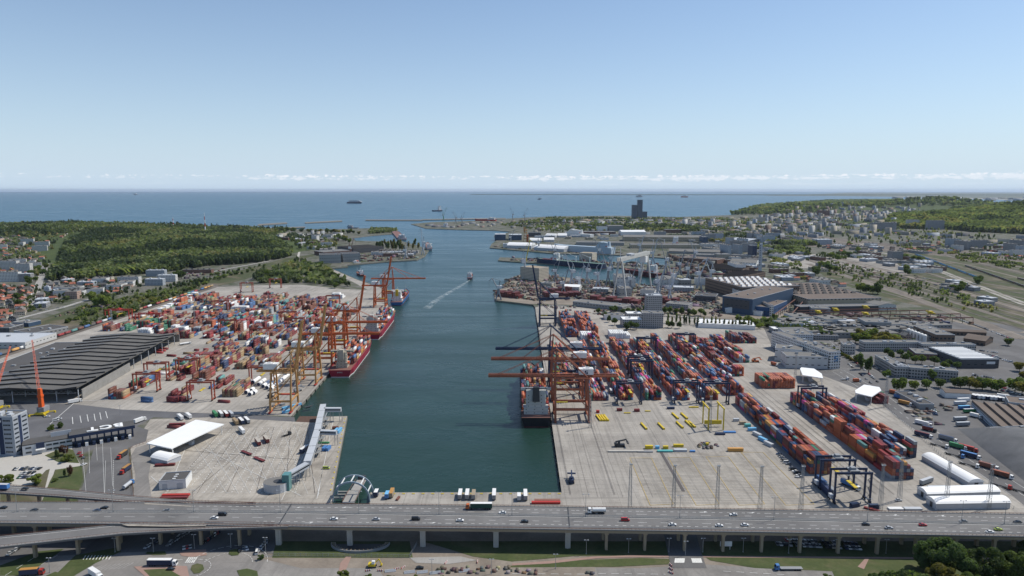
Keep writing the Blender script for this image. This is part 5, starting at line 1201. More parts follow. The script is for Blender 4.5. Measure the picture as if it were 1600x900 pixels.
# luffing shipyard cranes
def luff(px, py, H, tip, label, m='lightgrey', jm=None):
    q = P(px, py); m = M[m]; r_ = empty('shipyard_crane', tuple(q), 0, label, 'shipyard crane', 'slewing shipyard cranes'); jm = jm or m
    for (dx, dy) in ((-5, -5), (5, -5), (-5, 5), (5, 5)): MB().taper((dx, dy, 0), (dx*.35, dy*.35, H*.32), 1.2, 1.0).build('leg', m, r_)
    g = MB(); g.cyl((0, 0, H*.3), (0, 0, H*.62), 2.9, 8, 2.2); g.build('tower', m, r_)
    s_ = 1 if tip[0] > 0 else -1
    g = MB(); g.box(-4*1.6 if s_ > 0 else -2.5, 2.5 if s_ > 0 else 6.4, -3, 3, H*.62, H*.78); g.build('machinery_house', M['white'], r_)
    g = MB(); g.taper((-s_*1, 0, H*.78), (-s_*3, 0, H*1.08), 1.0, .6); g.cyl((-s_*3, 0, H*1.08), (-s_*8, 0, H*.72), .4, 5); g.box(-s_*8-1.6, -s_*8+1.6, -1.8, 1.8, H*.64, H*.76); g.build('top_frame', m, r_)
    a = Vector((s_*2, 0, H*.66)); b_ = Vector((tip[0], tip[1], tip[2])); g = MB()
    for oy in (-1.3, 1.3): g.beam(a+Vector((0, oy, 0)), b_+Vector((0, oy*.3, 0)), 1.3)
    for k in range(8): p0, p1 = a.lerp(b_, k/8), a.lerp(b_, (k+1)/8); q_ = (1 if k % 2 else -1)*1.3; g.beam(p0+Vector((0, q_*(1-.7*k/8), 0)), p1-Vector((0, q_*(1-.7*(k+1)/8), 0)), .6)
    g.beam(Vector((-s_*3, 0, H*1.08)), b_, .6); g.build('jib', jm, r_)
    e = Vector((b_.x+s_*6, b_.y, b_.z-5)); MB().beam(b_, e, 1.1).build('jib_head', jm, r_)
    MB().cyl(e, e-Vector((0, 0, 14)), .18, 4).build('hoist_rope', M['dark'], r_)
yc = M['yellow']
for args in [(820, 437, 62, (12, 6, 92), 'tall grey and yellow luffing crane at the shipyard tip', 'lightgrey', yc), (917, 444, 44, (-16, 0, 66), 'white luffing crane with yellow cab left of the gantry crane'), (934, 448, 40, (14, 4, 60), 'shorter luffing crane with jib raised to the right, by the dock edge'),
             (950, 446, 52, (-14, 6, 74), 'dark grey lattice luffing crane just left of the gantry crane', 'grey'), (1028, 466, 46, (16, 6, 66), 'luffing crane with yellow cab right of the gantry legs', 'lightgrey', None), (1012, 430, 46, (-18, 0, 70), 'grey luffing crane across the dock basin', 'grey'),
             (1040, 428, 52, (-14, 4, 80), 'dark luffing crane with high jib beyond the dock', 'grey'), (1062, 430, 40, (12, 4, 62), 'slim luffing crane beyond the dock, right of the dark one', 'grey'), (1092, 452, 48, (18, 4, 66), 'large pale crane with curved-looking jib left of the brown halls'),
             (1110, 446, 44, (-12, 5, 58), 'pale crane close beside the large pale crane'), (1027, 489, 44, (10, 4, 62), 'grey crane rising behind the concrete tower block', 'grey'), (842, 391, 38, (10, 3, 54), 'small crane on the white hall pier', 'grey'), (866, 405, 42, (-14, 3, 58), 'grey crane at the stern of the navy bulk carrier', 'grey'),
             (779, 468, 34, (-12, 4, 40), 'teal-grey crane at the shipyard quay corner', 'grey'), (798, 380, 34, (14, 4, 52), 'thin crane behind the blue dock buildings', 'grey'), (548, 401, 40, (10, 3, 56), 'rusty crane behind the grey hangars', 'rust'), (661, 398, 54, (-6, 2, 84), 'tall pale crane at the peninsula tip', 'lightgrey'), (634, 404, 36, (6, 2, 52), 'small crane on the peninsula quay', 'lightgrey'),
             (693, 346, 60, (22, 0, 92), 'green crane on the outer mole', 'green'), (712, 349, 50, (-16, 0, 72), 'dark crane right of the green one on the mole', 'grey'), (722, 350, 50, (16, 0, 72), 'second dark crane on the outer mole', 'grey'), (820, 347, 60, (16, 0, 90), 'distant dark harbour crane near the shore', 'grey'), (801, 345, 60, (-14, 0, 86), 'distant harbour crane beside the outer basin', 'grey')]:
    luff(*args)
for i, (x, y, H, tx_, tz) in enumerate([(868, 440, 36, 12, 56), (893, 446, 44, -14, 68), (905, 452, 34, 10, 50), (985, 456, 40, 14, 62), (999, 440, 38, -12, 60), (1050, 452, 42, -10, 64), (1075, 438, 40, 14, 62), (1020, 412, 44, 12, 70), (955, 420, 40, 10, 62), (935, 405, 40, -12, 60), (1000, 396, 40, 12, 58), (1085, 410, 42, -12, 60), (880, 458, 30, 10, 48), (1046, 470, 36, 14, 54)]):
    luff(x, y, H, (tx_, 3, tz), 'grey lattice crane, %s from the left among the small shipyard cranes' % od([0, 2, 3, 6, 7, 11, 12, 9, 5, 4, 8, 13, 1, 10][i]), 'lightgrey' if i % 3 else 'grey')
# pylons / red-white masts on the wooded hill
for (x, y, h, lab) in ((271, 357, 62, 'thin red and white mast on the wooded shore'), (321, 365, 92, 'taller red and white lattice mast on the wooded shore'), (1345, 307, 150, 'distant mast on the far coast'), (1539, 304.5, 200, 'tall far chimney on the horizon at the right')):
    q = PH(x, y) if x < 800 else P(x, y+2.5, 3); r_ = empty('radio_mast', tuple(q), 0, lab, 'mast', None)
    for k in range(6): MB().taper((0, 0, h*k/6), (0, 0, h*(k+1)/6), 2.4-.3*k, 2.1-.3*k).build('mast_section', M['red'] if k % 2 == 0 and x < 800 else M['white'], r_)
STUFFBOX = []      # rows for the stuff mesh of containers
PAL = {'rust-orange': (.42, .115, .05), 'maroon': (.17, .032, .032), 'navy': (.035, .055, .12), 'red': (.29, .045, .045), 'brown': (.19, .075, .05), 'green': (.045, .17, .10), 'amber': (.50, .26, .07),
       'grey': (.34, .36, .37), 'white': (.72, .72, .70), 'magenta': (.50, .05, .22), 'teal': (.12, .29, .27), 'blue': (.06, .13, .27), 'tan': (.31, .22, .12)}
WR = {'rust-orange': 30, 'maroon': 20, 'navy': 16, 'red': 9, 'brown': 11, 'green': 6, 'amber': 6, 'grey': 4, 'white': 2, 'magenta': 2, 'teal': 2, 'blue': 5}
WL = {'brown': 24, 'maroon': 21, 'tan': 19, 'red': 8, 'navy': 8, 'blue': 4, 'rust-orange': 6, 'grey': 4, 'white': 3, 'teal': 3, 'green': 2, 'magenta': .05}
def pick(w, r=random):
    t_ = r.random()*sum(w.values())
    for k, v_ in w.items():
        t_ -= v_
        if t_ <= 0: return k
    return k
def colr(name, r=random):
    f = r.uniform(.78, 1.2); g_ = r.uniform(-.012, .02); return tuple(max(.01, c*f+g_) for c in PAL[name])
def ship(name, label, loc, rz, Ln, B, hull, dk=7.0, sup=(8, 22), sh=24, supm='white', boot='maroon_boot', conts=None, bowr=.18, gear=None, cat='ship', funnel=None, draft=True, wing=True, holds=True, sterntext=None, sup_w=.8, deckm=None):
    """local +Y forward, stern at y=0, z=0 at the waterline"""
    r_ = empty(name, loc, rz, label, cat); n = 18; secs = []
    for i in range(n+1):
        y = Ln*i/n; f = i/n
        w = B/2*(1 if f < 1-bowr*1.6 else max(.03, (1-((f-(1-bowr*1.6))/(bowr*1.6))**2.2))); wl = w*(.93 if f > .08 else .80); 
        if f > 1-bowr*1.6: wl *= max(.1, 1-((f-(1-bowr*1.6))/(bowr*1.6))*.45)
        zz = dk+(3.0*max(0, (f-.86)/.14) if bowr else 0)
        ys = y-(Ln*.0); secs.append([(-wl, ys if f < 1 else ys-2.5, -2.0), (-wl, ys if f < 1 else ys-2.5, .9), (-w, ys, zz), (w, ys, zz), (wl, ys if f < 1 else ys-2.5, .9), (wl, ys if f < 1 else ys-2.5, -2.0)])
    g = MB(); vs = [p_ for s_ in secs for p_ in s_]; fs = []; ms = []
    for i in range(n):
        a, b_ = i*6, i*6+6
        for k, mm in ((0, 1), (1, 0), (2, 2), (3, 0), (4, 1)): fs.append((a+k, b_+k, b_+k+1, a+k+1)); ms.append(mm)
    fs.append((0, 1, 4, 5)); ms.append(1); fs.append((1, 2, 3, 4)); ms.append(0)
    g.v = vs; g.f = fs; g.m = ms
    g.build('hull', [hull, M['maroon_boot'] if boot == 'maroon_boot' else M[boot], deckm or M['deckred']], r_)
    g = MB()
    for s_ in (0, 1):
        for i in range(n):
            p0, p1 = Vector(secs[i][2 if s_ == 0 else 3]), Vector(secs[i+1][2 if s_ == 0 else 3]); g.beam(p0+Vector((0, 0, .5)), p1+Vector((0, 0, .5)), .25, 1.0)
    g.build('bulwark', hull, r_)
    y0, y1 = sup; sw = B/2*sup_w; sm = M[supm]
    nf = max(2, int(sh/3)); 
    su = empty('superstructure', (0, 0, 0)); su.parent = r_
    g = MB()
    for k in range(nf):
        z = dk+k*sh/nf; t_ = 1 if k < 2 else .78; g.box(-sw*t_, sw*t_, y0+(y1-y0)*.10*k/nf, y1-(y1-y0)*.25*k/nf, z+.002*k, z+sh/nf-.02)
        g.box(-sw*t_-.5, sw*t_+.5, y0-.3+(y1-y0)*.10*k/nf, y1-(y1-y0)*.25*k/nf+.4, z+sh/nf-.16, z+sh/nf-.021)
    g.build('deckhouse', sm, su)
    g = MB()
    for k in range(nf):
        z = dk+k*sh/nf; t_ = 1 if k < 2 else .78
        for j in range(3 if k < nf-1 else 0): x = -sw*t_*.85+j*sw*t_*.68; g.box(x, x+.9, y0+(y1-y0)*.10*k/nf-.06, y0+(y1-y0)*.10*k/nf-.01, z+1.1, z+1.8)
    g.box(-B*.36, B*.36, y1-(y1-y0)*.55-.05, y1-(y1-y0)*.55-.01, dk+sh-.2, dk+sh+.8)
    wd_ = g.build('window_row', M['glass'], su)
    if wing: MB().box(-B/2-.4, B/2+.4, y1-(y1-y0)*.55, y1-(y1-y0)*.28, dk+sh-1.0, dk+sh+1.2).build('bridge_wing', sm, su)
    g = MB(); g.cyl((0, (y0+y1)/2, dk+sh), (0, (y0+y1)/2, dk+sh+7), .35, 6); g.beam((-2.4, (y0+y1)/2, dk+sh+4), (2.4, (y0+y1)/2, dk+sh+4), .2); g.build('radar_mast', sm, su)
    MB().taper((0, y0+1.5, dk+sh*.55), (0, y0+1.5, dk+sh+3), B*.12, B*.1).build('funnel', funnel or sm, su)
    for s_ in (-1, 1): MB().taper((s_*sw*1.05, y0+2, dk+5.2), (s_*sw*1.05, y0+8, dk+5.2), 1.1, .9).build('lifeboat', M['lifeboat'], su)
    if holds:
        g = MB(); yy = y1+4
        while yy < Ln*(1-bowr)-8: g.box(-B/2*.78, B/2*.78, yy, yy+11, dk+.02, dk+1.6); yy += 14
        g.build('hatch_cover', M['maroon_boot'], r_)
    g = MB(); g.cyl((0, Ln*.93, dk+2), (0, Ln*.93, dk+13), .3, 6); g.build('foremast', sm, r_)
    if gear:
        for f in gear:
            y = Ln*f; g = MB(); g.cyl((0, y, dk), (0, y, dk+14), 1.2, 8); g.box(-1.6, 1.6, y-1.6, y+1.6, dk+12, dk+16); g.build('crane_post', sm, r_)
            MB().beam((0, y+1, dk+14), (-6 if f*10 % 2 < 1 else 6, y+22, dk+22), .9).build('crane_jib', sm, r_)
    if conts:
        c, s_ = math.cos(rz), math.sin(rz); rows = int(B/2.55)
        for (ya, yb, tmin, tmax) in conts:
            yy = ya
            while yy+12.2 <= yb:
                for k in range(rows):
                    x = (k-(rows-1)/2)*2.5
                    for q in range(random.randint(tmin, tmax)):
                        cx, cy = x, yy+6.1; STUFFBOX.append((loc[0]+cx*c-cy*s_, loc[1]+cx*s_+cy*c, loc[2]+dk+1.6+q*2.6, 2.42, 12.1, 2.56, rz, *colr(pick(WR if loc[0] > 0 else {**WR, 'white': 8, 'tan': 10, 'blue': 10}))))
                yy += 13.6
    if sterntext:
        tx = bpy.data.curves.new('stern_name', 'FONT'); tx.body = sterntext; tx.size = 1.9; tx.align_x = 'CENTER'; tx.extrude = .02; tx.materials.append(M['white'])
        textobj('name_lettering', tx, r_, (0, -.45, dk-3.2), (R(90), 0, 0))
    return r_
M['maroon_boot'] = mat('boot_paint', (.12, .03, .03), .6, .1, .2); M['deckred'] = mat('ship_deck', (.20, .10, .08), .7, .25, .2); M['lifeboat'] = mat('lifeboat_orange', (.70, .12, .03), .4, .05, .5)
M['beige_d'] = mat('beige_deckhouse', (.46, .42, .34), .6, .12, .3, dirt=.15)
crim = mat('crimson_hull', (.33, .018, .045), .45, .12, .05, dirt=.1)
def lship(Y, B): return (ql(Y)+2.2+B/2, Y, WZ)
ship('container_ship', 'nearest crimson container ship moored under the orange cranes', lship(P(530, 590, -2.6).y, 25), LROT, 172, 25, crim, 8.5, (10, 21), 18, 'beige_d', 'white', [(28, 142, 1, 4)], sterntext='EMPIRE', sup_w=.5)
ship('container_ship', 'second crimson container ship moored ahead of the nearest one', lship(P(580, 531, -2.6).y, 27), LROT, 200, 27, crim, 9.5, (10, 22), 21, 'gwhite', 'white', [(28, 170, 1, 3)], sterntext=None, sup_w=.7)
ship('container_ship', 'small blue ship with yellow and white superstructure at the far end of the left quay', lship(P(610, 478, -2.6).y, 22), LROT, 150, 22, mat('blue_hull', (.03, .13, .32), .45, .1, .05), 7, (10, 28), 18, 'white', 'maroon_boot', [(70, 120, 0, 2)], funnel=M['yellow'])
bk = ship('container_ship', 'black-hulled container ship with broad white superstructure at the right quay', (P(838, 668, -2.6).x, P(838, 668, -2.6).y, WZ), 0, 182, 26.5, mat('black_hull', (.014, .014, .018), .5, .1, .05), 9, (9, 19), 22, 'gwhite', 'maroon_boot', [(24, 150, 1, 4)], sup_w=.82, funnel=M['dark'], bowr=.2)
q = P(965, 398, 0)
def pxship(name, label, a, b_, B, hull, **k):     # a = stern pixel, b = bow pixel on the water
    A, Bq = P(*a, WZ), P(*b_, WZ); d = Bq-A; return ship(name, label, (A.x, A.y, WZ), math.atan2(-d.x, d.y), d.length, B, hull, **k)
lg = mat('pale_blue_grey_hull', (.46, .54, .60), .5, .08, .02)
pxship('car_ferry', 'long pale blue-grey ro-ro ship moored behind the white halls', (958, 398), (866, 392), 30, lg, dk=22, sup=(14, 60), sh=17, supm='lg', boot='lg', bowr=.14, holds=False, cat='ship', deckm=lg) if M.setdefault('lg', lg) else None
pxship('bulk_carrier', 'navy blue bulk carrier moored across the dock basin', (944, 420), (838, 411), 26, M['navy'], dk=13, sup=(150, 164), sh=18, supm='white', bowr=.1, gear=(.2, .4, .6), deckm=M['deckgreen'] if 'deckgreen' in M else mat('green_deck', (.14, .22, .18), .7, .2, .1))
pxship('cargo_ship', 'maroon cargo ship with white deck cranes on the far pier', (1062, 386), (993, 386), 26, M['maroon_boot'], dk=12, sup=(8, 26), sh=24, gear=(.35, .6, .85), bowr=.12)
pxship('white_ship', 'white ferry moored beyond the tent halls', (925, 372), (882, 369), 26, M['white'], dk=16, sup=(60, 150), sh=16, supm='white', boot='white', bowr=.14, holds=False, deckm=M['white'])
pxship('cargo_ship', 'dark cargo ship under repair right of the white gantry crane', (1030, 434), (975, 427), 22, mat('dark_red_hull', (.09, .025, .03), .6, .2, .05), dk=10, sup=(10, 26), sh=18, bowr=.12, gear=(.5,))
pxship('cargo_ship', 'white and red ship at the outer mole', (775, 346), (742, 345.5), 24, M['red'], dk=12, sup=(8, 60), sh=14, bowr=.12)
pxship('white_ship', 'white ship with green cranes beside it on the mole', (700, 356), (676, 354), 20, M['white'], dk=9, sup=(10, 40), sh=16, bowr=.15, holds=False)
pxship('floating_dock', 'grey floating dock with ship at the west peninsula', (629, 376), (618, 364), 36, M['grey'], dk=6, sup=(10, 90), sh=16, supm='lightgrey', boot='grey', bowr=.02, wing=False, holds=False, cat='floating dock')
pxship('tug', 'dark ship moored at the tip of the west peninsula', (671, 392), (668, 383), 20, M['grey'], dk=8, sup=(10, 40), sh=14, bowr=.12, holds=False, cat='ship')
pxship('navy_ship', 'grey naval ship lying off the marina', (560, 357.6), (543, 357), 14, M['grey'], dk=6, sup=(40, 80), sh=12, supm='lightgrey', bowr=.2, holds=False)
pxship('harbour_boat', 'small white work boat at the hangar quay', (563, 411.5), (551, 412.5), 9, M['white'], dk=3, sup=(6, 22), sh=5, holds=False, bowr=.2, cat='boat')
pxship('tug', 'dark red tug moored at the bend of the left quay', (566, 432), (558, 428), 10, M['maroon_boot'], dk=4, sup=(8, 22), sh=8, holds=False, bowr=.2, cat='boat')
# ships out at sea
for (a, b_, B, dk, sup, sh, hm, sm, lab) in (((543, 317.8), (565, 317.9), 60, 22, (30, 255), 26, 'navy', 'lightgrey', 'large blue and white car carrier out at sea'), ((690, 330), (675, 330.4), 32, 10, (12, 44), 40, 'navy', 'white', 'small dark freighter at sea with white bridge'),
        ((1064, 308.4), (1075, 308.4), 60, 30, (30, 180), 30, 'red', 'white', 'red and white ship on the horizon right of the towers'), ((994, 308), (1004, 308), 60, 40, (60, 160), 40, 'grey', 'grey', 'faint grey ship on the horizon above the towers'),
        ((840, 312), (845, 312), 40, 18, (20, 100), 30, 'grey', 'white', 'tiny grey ship on the open sea'), ((209, 304.3), (215, 304.3), 60, 30, (20, 140), 40, 'grey', 'white', 'tiny ship near the horizon on the left'), ((1270, 336.5), (1075, 336), 5, 3, (2, 4), 2, 'white', 'white', None)):
    if lab: pxship('distant_ship', lab, a, b_, B, M[hm], dk=dk, sup=sup, sh=sh, supm=sm, bowr=.08, holds=False, wing=False)
# the tug under way with its wake
tg = pxship('tug', 'small dark tug under way in mid channel, trailing a white wake', (733.5, 437), (737, 431), 11, M['navy'], dk=4, sup=(10, 24), sh=9, holds=False, bowr=.25, cat='boat')
m, t, b = newmat('wake_foam'); tcn = N(t, 'ShaderNodeTexCoord'); n1 = Noise(t, tcn.outputs['Object'], .12, 6, .7)
b.inputs['Base Color'].default_value = (.62, .70, .72, 1); b.inputs['Roughness'].default_value = .6
L(t, Ramp(t, n1, [(.44, 0.), (.72, .75)]), b.inputs['Alpha'])
g = MB(); wk = [(735.5, 434.5), (728, 440), (718, 446), (707, 452), (693, 460), (678, 470), (666, 480)]; pts = [P(x, y) for x, y in wk]; ws = [3, 7, 9, 10, 11, 13, 15]
for i in range(len(pts)-1):
    d = (pts[i+1]-pts[i]).normalized(); nn = Vector((-d.y, d.x, 0)); a0, a1 = pts[i], pts[i+1]; w0, w1 = ws[i]/2, ws[i+1]/2
    g.add([(a0+nn*w0)[:2]+(WZ+.3,) if False else (*(a0+nn*w0)[:2], WZ+.12), (*(a1+nn*w1)[:2], WZ+.12), (*(a1-nn*w1)[:2], WZ+.12), (*(a0-nn*w0)[:2], WZ+.12)], [(3, 2, 1, 0)])
tag(g.build('boat_wake', m), 'pale foamy wake behind the tug in mid channel', 'wake', kind='stuff')
# ---------------- container stacks ----------------
from mathutils import noise as mn
CB = []   # (X, Y, Z, len, rz, colour, block, row, bay, tier, ntiers, fromNearBay)
def stacks(block, xf, v0, v1, rows, w=WR, mean=3.0, mx=5, seed=0, occ=.92, rz=0.0, pitch=13.0, roww=2.62, rowcol=.35, first=0):
    """xf(row, v) -> world X for a row; bays run from v0 away from the camera"""
    r = random.Random(seed*101+5); nb_ = int((v1-v0)/pitch)
    for bay in range(nb_):
        if bay % 3 == 0 or xf(0, 900) > 0: basec = pick(w, r)
        gap = xf(0, 900) < 0 and (mn.noise(Vector((bay*.5, seed*2.3, 7))) > .22 or (bay+seed) % 7 == 6)
        for row in range(rows):
            nz = mn.noise(Vector((row*(.22 if xf(0, 900) > 0 else .06)+seed*3.1, (bay if xf(0, 900) > 0 else bay//2)*.30*(1 if xf(0, 900) > 0 else 2.4), seed*1.7)))
            nt_ = int(round(mean+nz*3.2+r.uniform(-.35, .35))); nt_ = max(0, min(mx, nt_))
            if r.random() > occ: nt_ = max(0, nt_-3)
            if gap: nt_ = min(nt_, 1) if r.random() < .5 else 0
            rc_ = basec if r.random() < (.55 if xf(0, 900) < 0 else .2) else pick(w, r); half = r.random() < .15
            for t_ in range(nt_):
                col = rc_ if r.random() < (.75 if xf(0, 900) < 0 else rowcol) else (basec if r.random() < .2 else pick(w, r))
                v = v0+bay*pitch
                if half:
                    for h in (0, 1): CB.append([xf(row, v), v+3.05+h*6.3, t_*2.6, 6.06, rz, pick(w, r) if h else col, block, row, bay, t_, nt_, h])
                else: CB.append([xf(row, v), v+6.3, t_*2.6, 12.19, rz, col, block, row, bay, t_, nt_, 0])
def rx(x0): return lambda row, v: x0+1.3+row*2.62
stacks('nearest gantry block', rx(217), 474, 652, 6, seed=1, mean=3.8, mx=5)
stacks('low row beside the gantries', rx(213.5), 436, 474, 2, seed=2, mean=1.3, mx=2, w={'navy': 6, 'blue': 3, 'red': 1, 'grey': 1})
stacks('tall inner right block', rx(272), 465, 655, 6, seed=3, mean=4.4, mx=6)
stacks('outer block beside truck road', rx(297.5), 505, 650, 6, seed=4, mean=3.9, mx=6, w={**WR, 'navy': 26, 'magenta': 4})
for k, x in enumerate((104, 132, 160, 188)):
    stacks(['first', 'second', 'third', 'fourth'][k]+' lane, big block', rx(x), 652, 930-6*k, 6, seed=10+k, mean=3.5, mx=5)
stacks('fifth lane, big block', rx(216), 668, 930, 7, seed=15, mean=3.6, mx=5)
stacks('sixth lane, big block', rx(243), 740, 930, 6, seed=16, mean=3.2, mx=5)
stacks('seventh lane, big block', rx(270), 800, 925, 6, seed=17, mean=3.0, mx=4)
stacks('stacks beside brown cranes', rx(77), 650, 905, 7, seed=18, mean=2.9, mx=4, w={**WR, 'navy': 30})
stacks('short stack behind the brown quay cranes', rx(50), 705, 905, 6, seed=19, mean=2.5, mx=4)
stacks('far stack near the trees', rx(76), 945, 1110, 7, seed=20, mean=3.4, mx=5, w={'rust-orange': 50, 'navy': 20, 'maroon': 20, 'blue': 8})
stacks('far stack by the shed', rx(103), 960, 1120, 8, seed=21, mean=3.2, mx=5, w={'rust-orange': 50, 'navy': 25, 'maroon': 15, 'blue': 8})
stacks('white reefer stack by the trees', rx(96), 925, 952, 8, seed=22, mean=3, mx=3, w={'white': 1}, occ=1)
stacks('second white reefer stack by the trees', rx(137), 935, 962, 11, seed=23, mean=3, mx=3, w={'white': 1}, occ=1)
stacks('orange stack by workshops', rx(262), 692, 718, 13, seed=24, mean=4, mx=4, w={'rust-orange': 9, 'maroon': 1, 'green': 1}, occ=1)
stacks('dark stack at the upper right corner', rx(300), 905, 945, 12, seed=25, mean=3, mx=4, w={'maroon': 5, 'navy': 2, 'green': 2, 'brown': 3})
stacks('stack beside the truck canopy', rx(352), 640, 668, 6, seed=26, mean=1.8, mx=3, w={'maroon': 4, 'green': 1})
def lx_(u): return lambda row, v: ql(v)-u-row*2.62
WL2 = {**WL, 'white': 6}
for k in range(13):
    u = 44+27.6*k
    if k <= 5:
        if k == 0: segs_ = [(770, 900, 2.2), (925, 1150, 2.8)]
        elif k == 1: segs_ = [(662, 726, 3.2), (770, 905, 3.2), (925, 1220, 3.2)]
        elif k == 2: segs_ = [(690, 730, 1.6), (770, 905, 2.8), (925, 1260, 3.2)]
        elif k == 3: segs_ = [(664, 700, 1.2), (720, 905, 3.0), (925, 1280, 3.4)]
        elif k == 4: segs_ = [(720, 905, 2.4), (925, 1300, 3.3)]
        else: segs_ = [(655, 742, 2.6), (770, 880, 1.4), (925, 1320, 3.3)]
    else:
        segs_ = [(935, 1140, 3.0), (1165, 1390-8*k, 3.1)]
        if k > 9: segs_ = [(985, 1140, 2.4), (1165, 1330, 2.6)]
    for j, (a, b_, mnn) in enumerate(segs_):
        nm = '%s left-yard lane, %s end' % (od(k), ['near', 'middle', 'far'][j])
        stacks(nm, lx_(u), a, b_, 6, w=WL if k < 8 else WL2, mean=mnn, mx=5, seed=40+k*4+j, rz=LROT, occ=.8)
for (u, v, rows, w_) in ((300, 950, 7, {'white': 9, 'grey': 1}), (262, 975, 8, {'white': 9, 'grey': 1}), (150, 1010, 9, {'white': 1}), (190, 1090, 9, {'white': 1}), (120, 900, 6, {'white': 1, 'grey': 1}), (330, 1010, 8, {'green': 3, 'red': 2, 'amber': 1}), (100, 1290, 8, {'white': 1}), (230, 1140, 10, {'white': 1})):
    stacks('white reefer block %d' % u, lx_(u), v, v+27, rows, w=w_, mean=3.6, mx=4, seed=int(u+v), rz=LROT, occ=1)
# scattered singles on the open yard
rs = random.Random(5)
for k in range(60):
    u, v = rs.uniform(120, 200), rs.uniform(745, 930); CB.append([ql(v)-u, v, 0, 12.19 if rs.random() < .7 else 6.06, LROT+(math.pi/2 if rs.random() < .4 else 0), pick(WL, rs), 'scatter', 0, k, 0, 1, 0])
for (x, y, c_, n_) in ((248, 552, 'red', 1), (252, 549, 'red', 1), (256, 546, 'maroon', 1), (268, 557, 'maroon', 1), (272, 669, 'maroon', 1), (270, 628, 'maroon', 2), (282, 627, 'maroon', 2), (230, 628, 'blue', 2), (350, 629, 'maroon', 1)):
    q = P(x, y)
    for t_ in range(n_): CB.append([q.x, q.y, t_*2.6, 12.19, R(80), c_, 'scatter', 0, int(x), t_, n_, 0])
# exposure and ranking
top = {}
for c in CB: top[(c[6], c[7], c[8])] = max(top.get((c[6], c[7], c[8]), 0), c[10])
def exposed(c):
    if c[6] == 'scatter': return False
    if c[9] == c[10]-1: return True
    nb_ = top.get((c[6], c[7], c[8]-1), 0) <= c[9]
    side = top.get((c[6], c[7]+(-1 if c[0] > 0 else 1)*(1 if c[0] > 0 else -1), c[8]), 0) <= c[9]
    return nb_ or side
# drop overlaps with gantry wheels not needed: lanes leave room
cand = sorted((c for c in CB if exposed(c)), key=lambda c: c[1]**2+c[0]**2+(0 if c[9] == c[10]-1 else 4000))
near = cand[:296]; nid = {id(c) for c in near}
def cmesh(col, Ln):
    g = MB(); w = 1.22; hL = Ln/2; g.box(-w+.05, w-.05, -hL+.06, hL-.06, .12, 2.52, 0)
    for sx_ in (-1, 1):
        for sy_ in (-1, 1): g.box(sx_*w-(.16 if sx_ > 0 else 0), sx_*w+(.16 if sx_ < 0 else 0), sy_*hL-(.18 if sy_ > 0 else 0), sy_*hL+(.18 if sy_ < 0 else 0), 0, 2.59, 0)
        g.box(sx_*w-(.10 if sx_ > 0 else -.005), sx_*w+(.10 if sx_ < 0 else -.005), -hL+.19, hL-.19, .001, .16, 0); g.box(sx_*w-(.08 if sx_ > 0 else -.005), sx_*w+(.08 if sx_ < 0 else -.005), -hL+.19, hL-.19, 2.46, 2.575, 0)
    n = int(Ln/.6)
    for k in range(n):
        y = -hL+.3+k*(Ln-.6)/n; g.box(-w+.01, -w+.06, y, y+.28, .2, 2.44, 0); g.box(w-.06, w-.01, y, y+.28, .2, 2.44, 0); g.box(-w+.2, w-.2, y, y+.28, 2.521, 2.55, 0)
    return g.mesh('container_body', CM[col])
CM = {}
for k_, c_ in PAL.items():
    m, t, b = newmat('container_'+k_.replace('-', '_')); tcn = N(t, 'ShaderNodeTexCoord'); oi = N(t, 'ShaderNodeObjectInfo'); ge = N(t, 'ShaderNodeNewGeometry')
    n = Noise(t, ge.outputs['Position'], .5, 4, .65); f = Mth(t, 'MULTIPLY', Mth(t, 'MULTIPLY_ADD', n, .35, .82), Mth(t, 'MULTIPLY_ADD', oi.outputs['Random'], .5, .72))
    c = Mix(t, 1.0, c_, f, 'MULTIPLY'); n2 = Noise(t, ge.outputs['Position'], 1.7, 5, .7)
    c = Mix(t, Mth(t, 'MULTIPLY', Ramp(t, n2, [(.52, 0.), (.75, 1.)]), .35), c, (.16, .09, .06)); L(t, c, b.inputs['Base Color']); b.inputs['Roughness'].default_value = .5; CM[k_] = m
dg = MB(); dg.box(-1.04, -.02, -.06, -.001, .2, 2.42); dg.box(.02, 1.04, -.06, -.001, .2, 2.42); DOOR = {k_: dg.mesh('container_door', CM[k_]) for k_ in PAL}
bg_ = MB(); [bg_.box(x-.035, x+.035, -.12, -.06, .15, 2.46) for x in (-.8, -.3, .3, .8)]; BARS = bg_.mesh('locking_bars', M['steel'])
BODY = {}; TIERW = ['bottom', 'second', 'third', 'fourth', 'fifth', 'sixth']
nlab = {}
